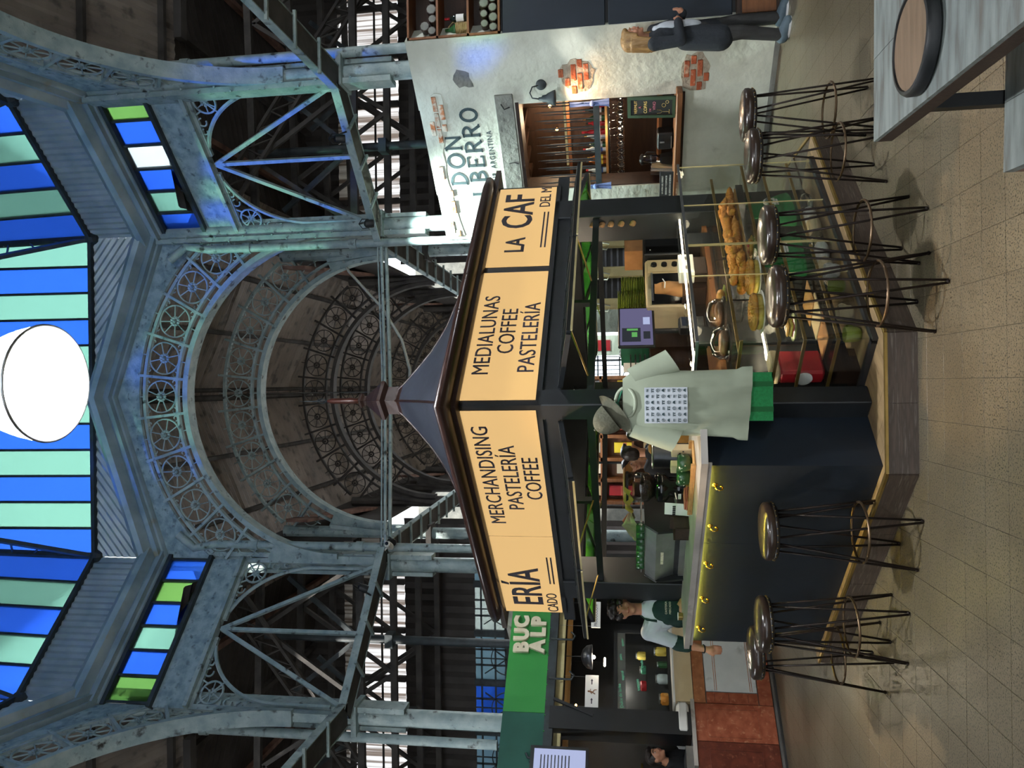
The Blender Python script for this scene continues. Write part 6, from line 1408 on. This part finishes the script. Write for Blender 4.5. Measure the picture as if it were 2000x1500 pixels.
# ---- shops and people's things seen through the kiosk
def backdrop():
    g = thing('wooden_shopfront', 'lit wooden shopfront with shelves seen through the left of the kiosk', 'shopfront', T(-1.75, 11.2, 0))
    put(g, 'carcass', 'wood', lambda b: b.bx(0, 1.85, .35, .4, 0, 3.0))
    for x in (0, .32, .62, .95, 1.3, 1.8): put(g, 'upright', 'wood', lambda b: b.bx(x, x+.05, 0, .36, 0, 2.9))
    for z in (.5, 1.0, 1.45, 1.9, 2.35, 2.85): put(g, 'shelf', 'wood', lambda b: b.bx(0, 1.85, 0, .36, z, z+.03))
    rnd = random.Random(8)
    for i, (x, z) in enumerate([(x_, z_) for x_ in (.10, .42, .72, 1.05, 1.45, 1.62) for z_ in (1.03, 1.48, 1.93, 2.38)]):
        h = rnd.uniform(.18, .34); m = ('white_card', 'red', 'cream', 'label_yellow', 'steel', 'white_paint')[i % 6]
        t = thing('shelf_parcel', '%s packet in the %s bay of the wooden shopfront, %s shelf' % ({'white_card': 'white', 'red': 'red', 'cream': 'cream', 'label_yellow': 'yellow', 'steel': 'silver', 'white_paint': 'off white'}[m], ('first', 'second', 'third', 'fourth', 'fifth', 'last')[i//4], ('lowest', 'second', 'third', 'top')[i % 4]), 'packet', T(-1.75+x+.03, 11.28, z), 'packets in the wooden shopfront')
        put(t, 'box', m, lambda b: b.bev((.06, .06, h/2), (.15, .12, h), .004)); put(t, 'band', 'salmon', lambda b: b.bx(-.01, .13, -.004, 0, h*.3, h*.5))
    point('shopfront_light', (-.9, 10.6, 2.3), 22, (1, .85, .62), .1)
    s = thing('hanging_shop_sign', 'mint green hanging sign reading AL PASO behind the kiosk', 'sign', T(-1.02, 9.9, 2.12)); put(s, 'board', 'crate_green', lambda b: b.bev((0, 0, 0), (.42, .02, .30), .004)); text('BUCHES', .09, 'white_card', T(0, -.012, .03) @ FLAT, s, 'lettering', .001, .85); text('AL PASO', .09, 'white_card', T(0, -.012, -.08) @ FLAT, s, 'lettering', .001, .85); put(s, 'rod', 'black', lambda b: b.cyl((0, .03, -2.12), (0, .03, .15), .015, .015, 6))
    # pale timber posts and stored black grilles seen through the right of the kiosk
    for k, (x, y) in enumerate(((1.62, 9.0), (1.28, 9.05), (.92, 9.1))):
        t = thing('timber_post', 'pale yellow timber post behind the kiosk, %s' % ('right one', 'middle one', 'left one')[k], 'post', T(x, y, 0), 'pale timber posts behind the kiosk'); put(t, 'shaft', 'timber_pale', lambda b: b.bev((0, 0, 1.5), (.12, .12, 3.0), .01)); put(t, 'rope', 'cable', lambda b: b.tube([(.05, -.08, 2.6), (-.06, -.12, 2.1), (-.1, -.1, 1.75), (-.03, -.09, 1.72), (.07, -.09, 2.2)], .008, 5), True)
    for k, (x, y) in enumerate(((1.45, 9.12), (1.1, 9.18))):
        t = thing('ribbed_radiator', 'black ribbed metal panel between the pale posts, %s' % ('right one', 'left one')[k], 'panel', T(x, y, 0)); put(t, 'sheet', 'black', lambda b: b.bx(-.14, .14, 0, .05, .4, 2.7))
        for j in range(12): put(t, 'rib', 'steel_dark', lambda b: b.bx(-.13, .13, -.02, 0, 1.55+.07*j, 1.57+.07*j))
    w = thing('wall_back_stall', 'grey plaster stall wall behind the kiosk', 'wall', T(0, 0, 0), None, 'structure'); put(w, 'panel', 'plaster_grey', lambda b: b.bx(.62, 2.1, 9.5, 9.56, 0, 2.7)); put(w, 'panel', 'plaster', lambda b: b.bx(.36, .62, 10.2, 10.26, 0, 2.8)); put(w, 'notice', 'red', lambda b: b.bx(.42, .56, 10.19, 10.2, 1.75, 1.95))
    # bright entrance gate far down the aisle
    g = thing('iron_gate', 'ornate iron entrance gate against the bright street far down the aisle', 'gate', T(.05, 21.5, 0))
    for x in (0, .55, 1.1): put(g, 'stile', 'iron_dark', lambda b: b.bx(x, x+.05, 0, .05, 0, 3.1))
    for z in (.1, 1.1, 1.7, 2.3, 3.05): put(g, 'rail', 'iron_dark', lambda b: b.bx(0, 1.15, 0, .05, z, z+.04))
    for i in range(9): put(g, 'bar', 'iron_dark', lambda b: b.bx(.06+.12*i, .08+.12*i, .01, .04, 1.7, 3.05))
    for i in range(4):
        for j in range(3): put(g, 'scroll', 'iron_dark', lambda b: b.torus(.09, .014, 14, 4, T(.15+.28*i, .02, 1.2+.17*j) @ RX(90), 0, 5))
    b_ = MB(); 
backdrop()
# ================================================================== PEOPLE
BLOBQ = []
def blob(name, shapes, vox, m, parent, it=3):
    """overlapping tapered limbs fused into one continuous skin"""
    b = MB()
    for s in shapes:
        if s[0] == 'c':
            _, p0, p1, r0, r1 = s; p0, p1 = Vector(p0), Vector(p1); d = p1-p0; L = max(d.length, 1e-4); n = 12
            prof = [(r0*math.sin(PI/2*i/4), -r0*math.cos(PI/2*i/4)) for i in range(5)]+[(r1*math.cos(PI/2*i/4), L+r1*math.sin(PI/2*i/4)) for i in range(5)]
            prof[0] = (.0005, -r0); prof[-1] = (.0005, L+r1)
            b.lathe(prof, n, T(*p0) @ d.to_track_quat('Z', 'Y').to_matrix().to_4x4())
        else:
            _, c, r = s[:3]; b.ball((0, 0, 0), r, 14, 10, T(*c) @ (s[3] if len(s) > 3 else Matrix.Identity(4)))
    o = b.build(name, m, parent, True); BLOBQ.append((o, vox, it)); return o
def finish_blobs():
    for o, vox, it in BLOBQ:
        r = o.modifiers.new('r', 'REMESH'); r.mode = 'VOXEL'; r.voxel_size = vox; r.use_smooth_shade = True
        s = o.modifiers.new('s', 'SMOOTH'); s.iterations = it; s.factor = .5
    dg = bpy.context.evaluated_depsgraph_get(); dg.update()
    for o, vox, it in BLOBQ:
        me = bpy.data.meshes.new_from_object(o.evaluated_get(dg)); me.name = o.name
        o.modifiers.clear(); o.data = me
def lerp(a, b, t): return tuple(x+(y-x)*t for x, y in zip(a, b))
BASE = dict(pelvis=(0, 0, .50), waist=(0, 0, .60), chest=(0, -.005, .72), neck=(0, .005, .825), head=(0, -.012, .925), hdir=0,
            sL=(-.112, 0, .795), sR=(.112, 0, .795), eL=(-.142, .012, .625), eR=(.142, .012, .625), wL=(-.148, -.025, .475), wR=(.148, -.025, .475),
            fL=(-.148, -.04, .41), fR=(.148, -.04, .41), hL=(-.052, 0, .50), hR=(.052, 0, .50), kL=(-.057, -.012, .28), kR=(.057, -.012, .28),
            aL=(-.057, .01, .05), aR=(.057, .01, .05), tL=(-.066, -.085, .018), tR=(.066, -.085, .018))
def person(label, M, H, top='black_cloth', legs='trousers', hair='hair_dark', shoes='black', skin='skin', J=None, sleeve=1.0, sole=None, vox=.011, face=True, long_hair=False, extra=None, hgroup=None, headrot=0):
    g = thing('person', label, 'person', M, hgroup)
    j = dict(BASE); j.update(J or {})
    P = {k: (tuple(c*H for c in v) if isinstance(v, tuple) else v) for k, v in j.items()}
    h = H; HR = T(*P['head']) @ RZ(headrot)
    def hp(x, y, z): return tuple(HR @ Vector((x*h, y*h, z*h)))
    body = []
    body += [('e', P['chest'], (.088*h, .058*h, .10*h)), ('e', P['waist'], (.074*h, .052*h, .09*h)), ('e', P['pelvis'], (.085*h, .062*h, .065*h)), ('c', P['chest'], P['neck'], .05*h, .032*h), ('c', P['neck'], P['head'], .031*h, .03*h)]
    for s in 'LR':
        body += [('c', lerp(P['chest'], P['s'+s], .5), P['s'+s], .05*h, .036*h), ('c', P['s'+s], P['e'+s], .033*h, .025*h), ('c', P['e'+s], P['w'+s], .025*h, .016*h), ('c', P['h'+s], P['k'+s], .05*h, .034*h), ('c', P['k'+s], P['a'+s], .033*h, .021*h), ('c', P['a'+s], P['t'+s], .024*h, .017*h)]
        w, f = Vector(P['w'+s]), Vector(P['f'+s]); d = (f-w); L = d.length; d.normalize(); sd = Vector((0, 1, 0)).cross(d)
        if sd.length < .2: sd = Vector((1, 0, 0)).cross(d)
        sd.normalize(); n = d.cross(sd)
        pc = w+d*L*.35; body.append(('c', tuple(w), tuple(pc), .016*h, .019*h))
        for k in range(4):
            o = (k-1.5)*.0115*h; q0 = w+d*L*.45+sd*o; q1 = q0+d*L*(.30, .36, .34, .26)[k]+n*.004*h; q2 = q1+d*L*.22+n*.012*h
            body += [('c', tuple(q0), tuple(q1), .0068*h, .006*h), ('c', tuple(q1), tuple(q2), .006*h, .005*h)]
        q0 = w+d*L*.15+sd*.016*h; q1 = q0+d*L*.3+sd*.012*h+n*.006*h; body.append(('c', tuple(q0), tuple(q1), .008*h, .006*h))
    # head with brow, jaw, nose, lips, ears
    body += [('e', P['head'], (.044*h, .054*h, .060*h)), ('e', hp(0, -.012, -.035), (.034*h, .040*h, .034*h)), ('e', hp(0, -.052, -.008), (.0085*h, .012*h, .016*h)), ('e', hp(0, -.047, -.032), (.016*h, .010*h, .007*h)), ('e', hp(0, -.042, -.055), (.015*h, .013*h, .011*h)), ('e', hp(0, -.040, .018), (.032*h, .014*h, .008*h))]
    for s in (-1, 1): body += [('e', hp(s*.046, .004, -.008), (.006*h, .012*h, .017*h)), ('e', hp(s*.026, -.036, -.018), (.014*h, .012*h, .014*h))]
    blob('body', body, vox*.8, skin, g, 2)
    if face:
        for s in (-1, 1):
            ey = put(g, 'eye', 'white_card', lambda b: b.ball(hp(s*.0185, -.0455, .004), (.0075*h, .0045*h, .0032*h), 8, 6), True); put(ey, 'iris', 'hair_dark', lambda b: b.ball(hp(s*.0185, -.0500, .004), (.0038*h, .0022*h, .0034*h), 8, 6), True); put(g, 'eyebrow', hair, lambda b: b.tube([hp(s*.007, -.0535, .017), hp(s*.019, -.0535, .0205), hp(s*.031, -.046, .017)], .0026*h, 5), True)
        put(g, 'mouth', 'salmon', lambda b: b.tube([hp(-.015, -.0525, -.029), hp(-.007, -.0575, -.0325), hp(.007, -.0575, -.0325), hp(.015, -.0525, -.029)], .0026*h, 5), True)
    # hair
    hs = [('e', hp(0, .010, .018), (.050*h, .056*h, .056*h)), ('e', hp(0, -.012, .048), (.044*h, .045*h, .024*h)), ('e', hp(0, .028, -.01), (.045*h, .034*h, .045*h))]
    if long_hair:
        for s in (-1, 1): hs += [('c', hp(s*.042, .012, .01), hp(s*.056, .012, -.08), .021*h, .022*h), ('c', hp(s*.056, .012, -.08), hp(s*.05, .03, -.15), .022*h, .012*h)]
        hs += [('e', hp(0, .02, .02), (.060*h, .064*h, .058*h)), ('c', hp(0, .04, .0), hp(0, .05, -.13), .05*h, .045*h), ('c', hp(-.05, .02, -.02), hp(-.065, .015, -.12), .026*h, .02*h)]+[('c', hp(.06*math.sin(q), .025+.05*math.cos(q), .0), hp(.078*math.sin(q+.2), .03+.06*math.cos(q+.2), -.10-.04*((k*7) % 5)/5), .016*h, .009*h) for k, q in enumerate([x*.33-2.2 for x in range(14)])]+[('e', hp(0, .03, .02), (.06*h, .06*h, .055*h)), ('c', hp(-.03, -.03, .045), hp(-.05, -.02, -.02), .014*h, .012*h)]
    else: hs += [('e', hp(x*h/h*.03, -.035, .045), (.02*h, .016*h, .014*h)) for x in (-1, 0, 1)]
    blob('hair', hs, vox*.8, hair, g, 1)
    # clothes
    e = .011*h
    tp = [('e', P['chest'], (.096*h+e*.4, .064*h+e*.5, .105*h)), ('e', P['waist'], (.084*h+e*.5, .060*h+e*.5, .10*h)), ('e', lerp(P['waist'], P['pelvis'], .7), (.088*h+e*.4, .064*h+e*.5, .06*h)), ('c', P['chest'], lerp(P['chest'], P['neck'], .86), .058*h, .036*h)]
    for s in 'LR':
        tp += [('c', lerp(P['chest'], P['s'+s], .5), P['s'+s], .056*h, .044*h), ('c', P['s'+s], P['e'+s], .042*h, .034*h)]
        if sleeve > 0: tp.append(('c', P['e'+s], lerp(P['e'+s], P['w'+s], .93*sleeve), .034*h, .027*h))
    if extra: tp += extra(P, h)
    blob('top_garment', tp, vox, top, g, 3)
    lg = [('e', P['pelvis'], (.092*h, .068*h, .062*h))]
    for s in 'LR': lg += [('c', P['h'+s], P['k'+s], .057*h, .043*h), ('c', P['k'+s], lerp(P['k'+s], P['a'+s], 1.05), .042*h, .036*h)]
    blob('trousers', lg, vox, legs, g, 3)
    for s in 'LR':
        a, t_ = Vector(P['a'+s]), Vector(P['t'+s]); d = (t_-a); d.z = 0; d.normalize()
        sh = blob('shoe', [('c', tuple(a-d*.012*h-Vector((0, 0, .012*h))), tuple(t_-d*.01*h), .040*h, .029*h)], vox*.8, shoes, g, 2)
        put(sh, 'sole', sole or 'black', lambda b: b.lathe([(.03*h, 0), (.031*h, .012*h), (.0, .0125*h)], 16, T(*(lerp(tuple(a-d*.012*h), tuple(t_), .5))) @ T(0, 0, -lerp(P['a'+s], P['t'+s], .5)[2]) @ RZ(math.degrees(math.atan2(d.y, d.x))), 0, 2*PI, True, 2.3, 1.05))
    return g
# woman in a dark coat at the right, arms folded
def coat_skirt(P, h):
    w, p = P['waist'], P['pelvis']
    return [('c', (s*.03*h, .005*h, w[2]), (s*.062*h, .01*h, .40*h), .075*h, .078*h) for s in (-1, 1)]
wm = person('woman in a dark grey coat with long fair hair standing by the white wall', T(3.33, 7.60, 0) @ RZ(48), 1.56, 'coat', 'trousers', 'hair_blond', 'shoe', 'skin', dict(
    eL=(-.15, -.02, .64), wL=(-.03, -.10, .655), fL=(.04, -.105, .66), eR=(.15, -.03, .64), wR=(.06, -.115, .62), fR=(.07, -.15, .67), hdir=0, aR=(.062, -.04, .05), kR=(.06, -.04, .28), tR=(.075, -.135, .018), aL=(-.06, .02, .05), tL=(-.075, -.075, .018)), 1, 'sole', .011, True, True, coat_skirt, None, 8)
blob('blouse', [('e', (0, -.062*1.56, .70*1.56), (.045*1.56, .028*1.56, .08*1.56)), ('e', (0, -.065*1.56, .60*1.56), (.045*1.56, .026*1.56, .09*1.56)), ('e', (0, -.05*1.56, .78*1.56), (.03*1.56, .02*1.56, .03*1.56))], .012, 'shirt_white', wm, 2)
# barista at the left end of the bar
h_ = 1.55
bm_ = person('young barista in a dark green apron leaning at the end of the bar', T(-1.84, 6.36, PT) @ RZ(14), h_, 'shirt_white', 'trousers', 'hair_dark', 'black', 'skin', dict(
    eL=(-.165, -.02, .635), wL=(-.185, -.06, .505), fL=(-.185, -.085, .44), eR=(.15, -.01, .63), wR=(.06, -.12, .615), fR=(.0, -.15, .62), chest=(0, -.02, .72), head=(.0, -.035, .925), neck=(0, -.015, .825), sL=(-.115, -.015, .79), sR=(.112, -.015, .79)), .15, None, .009, True, False, None, None, -4)
blob('apron', [('e', (0, -.052*h_, .725*h_), (.066*h_, .046*h_, .06*h_)), ('e', (0, -.050*h_, .695*h_), (.078*h_, .054*h_, .062*h_)), ('e', (0, -.045*h_, .64*h_), (.088*h_, .056*h_, .08*h_)), ('e', (0, -.028*h_, .56*h_), (.098*h_, .070*h_, .12*h_)), ('e', (0, -.005*h_, .45*h_), (.098*h_, .072*h_, .12*h_))], .010, 'apron', bm_, 2)
blob('cuff', [('c', lerp((-.165*h_, -.02*h_, .635*h_), (-.185*h_, -.06*h_, .505*h_), -.1), lerp((-.165*h_, -.02*h_, .635*h_), (-.185*h_, -.06*h_, .505*h_), .25), .040*h_, .037*h_)], .009, 'apron', bm_, 2)
put(bm_, 'apron_strap', 'apron', lambda b: b.tube([(-.055*h_, -.075*h_, .75*h_), (-.05*h_, -.055*h_, .80*h_), (-.035*h_, .02*h_, .825*h_), (.035*h_, .02*h_, .825*h_), (.05*h_, -.055*h_, .80*h_), (.055*h_, -.075*h_, .75*h_)], .007*h_, 6), True)
text('CAFETERÍA', .022, 'letter_cream', T(.02, -.106*h_, .70*h_) @ FLAT, bm_, 'apron_print', .001, .9); text('MERCADO', .022, 'letter_cream', T(.02, -.106*h_, .68*h_) @ FLAT, bm_, 'apron_print', .001, .9)
put(bm_, 'wristband', 'black', lambda b: b.torus(.019*h_, .004*h_, 14, 5, T(-.183*h_, -.056*h_, .52*h_) @ RX(15)), True)
blob('curls', [('e', (math.cos(a)*.045*h_, -.035*h_+math.sin(a)*.05*h_, (.955+.022*math.sin(3*a))*h_), (.019*h_,)*3) for a in [k*.55 for k in range(12)]]+[('e', (x*h_, (-.035+y)*h_, .985*h_), (.02*h_,)*3) for x, y in ((0, 0), (.025, -.02), (-.025, -.02), (.02, .025), (-.02, .025), (0, -.035))], .008, 'hair_dark', bm_, 1)
# people beyond and inside
person('person with short black hair in a black jumper, back turned, inside the kiosk', T(-.74, 8.35, 0) @ RZ(160), 1.66, 'black_cloth', 'trousers', 'hair_dark', 'black', 'skin2', dict(chest=(.03, -.05, .71), neck=(.04, -.07, .81), head=(.045, -.085, .905), sL=(-.085, -.05, .785), sR=(.14, -.05, .785)), 1, None, .014, False)
person('person in an orange yellow jacket half hidden behind the hanging t-shirt', T(-.50, 8.05, 0) @ RZ(175), 1.60, 'yellow_cloth', 'black_cloth', 'hair_dark', 'black', 'skin2', dict(chest=(.02, -.05, .70), head=(.03, -.09, .90), neck=(.02, -.06, .81)), 1, None, .014, False)
person('person facing the camera behind the one in the black jumper', T(-.93, 8.9, 0) @ RZ(-10), 1.62, 'black_cloth', 'trousers', 'hair_dark', 'black', 'skin', None, 1, None, .014, True)
person('person in a salmon shirt with dark hair, back turned, seen past the till', T(.33, 9.0, 0) @ RZ(170), 1.63, 'salmon', 'black_cloth', 'hair_dark', 'black', 'skin2', None, .2, None, .014, False)
person('person in dark clothes bending over work at the lower left edge', T(-4.36, 8.60, 0) @ RZ(78), 1.56, 'black_cloth', 'black_cloth', 'hair_dark', 'black', 'skin2', dict(chest=(0, -.10, .66), neck=(0, -.15, .75), head=(0, -.19, .825), sL=(-.11, -.10, .735), sR=(.11, -.10, .735), eL=(-.14, -.14, .59), eR=(.14, -.14, .59), wL=(-.08, -.25, .60), wR=(.08, -.25, .60), fL=(-.06, -.30, .60), fR=(.06, -.30, .60)), 1, None, .012, True)
person('person in grey at the very right edge beside the woman in the coat', T(4.12, 7.35, 0) @ RZ(-40), 1.62, 'steel_dark', 'trousers', 'hair_dark', 'black', 'skin2', None, .3, None, .014, True)
# ================================================================== LAMPS
def bell(loc, energy, label, dia=.62):
    g = thing('bell_lamp', label, 'lamp', T(*loc), 'ribbed acrylic bell lamps of the hall'); r = dia/2
    pr = [(r, 0), (r*.99, .03), (r*.93, .12), (r*.80, .24), (r*.58, .35), (r*.35, .42), (r*.24, .45)]
    def shade(b):
        n = 96
        b.grid(lambda u, v: (lambda q: (q[0]*(1+.006*math.cos(n/2*2*PI*u))*math.cos(2*PI*u), q[0]*(1+.006*math.cos(n/2*2*PI*u))*math.sin(2*PI*u), q[1]))((lambda k: (pr[min(int(k), 5)][0]+(pr[min(int(k), 5)+1][0]-pr[min(int(k), 5)][0])*(k-min(int(k), 5)), pr[min(int(k), 5)][1]+(pr[min(int(k), 5)+1][1]-pr[min(int(k), 5)][1])*(k-min(int(k), 5))))(v*6)), n, 18, None, True)
    put(g, 'shade', 'acrylic', shade, True); put(g, 'rim_band', 'steel', lambda b: b.torus(r, .008, 48, 6), True)
    put(g, 'gear_housing', 'steel', lambda b: b.lathe([(r*.26, .43), (r*.28, .47), (r*.28, .62), (r*.12, .66), (0, .661)], 20), True)
    put(g, 'bulb', 'lamp_white', lambda b: b.lathe([(0, .10), (.06, .13), (.085, .19), (.075, .27), (.03, .36), (.03, .43)], 18), True)
    put(g, 'suspension', 'steel', lambda b: b.cyl((0, 0, .64), (0, 0, (12.2 if abs(loc[0]) < 1 and 2.5 < loc[1] < 9 else 8.36)-loc[2]), .008, .008, 6))
    point('bell_light', (loc[0], loc[1], loc[2]+.06), energy, (.93, .97, 1), .1)
bell((.035, 3.72, 4.60), LAMP, 'large ribbed clear bell lamp glowing white, hanging at the top of the view')
bell((-.1, -1.2, 4.8), LAMP*.8, 'added ribbed bell lamp for ambient light in the aisle behind the camera')  # out of view, added to raise the ambient light
bell((6.6, 6.07, 4.8), LAMP*.7, 'added unseen ribbed bell lamp brightening the hall from the right aisle')  # added off to the side as extra fill for the hall
bell((-6.8, 6.07, 4.8), LAMP*.7, 'added unseen ribbed bell lamp brightening the hall from the left aisle')  # matching fill lamp added out of view on this side
def flood(loc, aim, energy, col, label, size=70, blend=.6, anchor=None):
    d = (Vector(aim)-Vector(loc)).to_track_quat('-Z', 'Y').to_matrix().to_4x4()
    g = thing('floodlight', label, 'floodlight', T(*loc) @ d, 'floodlights on the steel trays'); put(g, 'housing', 'black', lambda b: b.lathe([(.045, .02), (.05, .05), (.045, .12), (.02, .14), (0, .141)], 14), 40); put(g, 'lens', 'lamp_white', lambda b: b.lathe([(.0, .024), (.04, .024)], 14)); put(g, 'yoke', 'black', lambda b: b.tube([(.05, 0, .08), (.055, 0, .16), (0, 0, .2), (-.055, 0, .16), (-.05, 0, .08)], .006, 5))
    if anchor:
        iv = (T(*loc) @ d).inverted(); q = iv @ Vector(anchor); put(g, 'arm', 'black', lambda b: b.tube([(0, 0, .19), q], .012, 6))
    spot('flood_light', Vector(loc), aim, energy, col, size, blend, .04)
flood((1.95, 8.95, 4.5), (2.0, 9.25, 3.35), 800, (.80, 1, .92), 'floodlight over the lettering of the white wall', 110, .9, (2.1, 9.37, 4.62))
flood((2.72, 8.15, 4.55), (2.75, 8.5, 3.4), 40, (.65, .85, 1), 'floodlight over the right half of the white wall', 100, .9, (2.95, 8.52, 4.62))
flood((-2.35, 8.55, 4.5), (-3.0, 8.95, 2.7), 50, (1, .97, .8), 'floodlight over the green fascia', 60, .8, (-2.6, 9.12, 4.62))
flood((-3.40, 5.0, 4.5), (1.15, 3.75, 0), 620, (1, .70, .40), 'added unseen warm floodlight on the left tray throwing stool shadows to the right', 24, .35, (-3.58, 5.0, 4.62))  # lamp added out of view to make the warm patch on the floor
flood((-2.0, 9.5, 4.5), (-1.75, 3.9, 0), 800, (1, .74, .46), 'warm floodlight throwing stool shadows on the left', 26, .6, (-2.12, 9.5, 4.61))
bell((-.11, 13.2, 4.2), LAMP*1.3, 'added ribbed bell lamp hidden behind the kiosk roof, lighting the aisle ceiling')  # added where the kiosk roof hides it, to brighten the aisle ceiling
bell((-.11, 18.8, 4.8), LAMP*1.3, 'added ribbed bell lamp hidden far down the aisle, lighting its ceiling')  # second hidden lamp added to brighten the far ceiling
g = thing('security_camera', 'white security camera on the steel tray left of the kiosk finial', 'camera', T(-2.03, 9.42, 4.52) @ RZ(25))
put(g, 'housing', 'white_paint', lambda b: b.bev((0, -.06, 0), (.07, .2, .07), .012)); put(g, 'lens', 'black_gloss', lambda b: b.lathe([(.022, 0), (.022, .01), (0, .011)], 14, T(0, -.16, 0) @ RX(90))); put(g, 'bracket', 'white_paint', lambda b: b.tube([(0, .02, .03), (-.02, .05, .07), (-.03, .10, .10)], .012, 6))
finish_text()
finish_blobs()
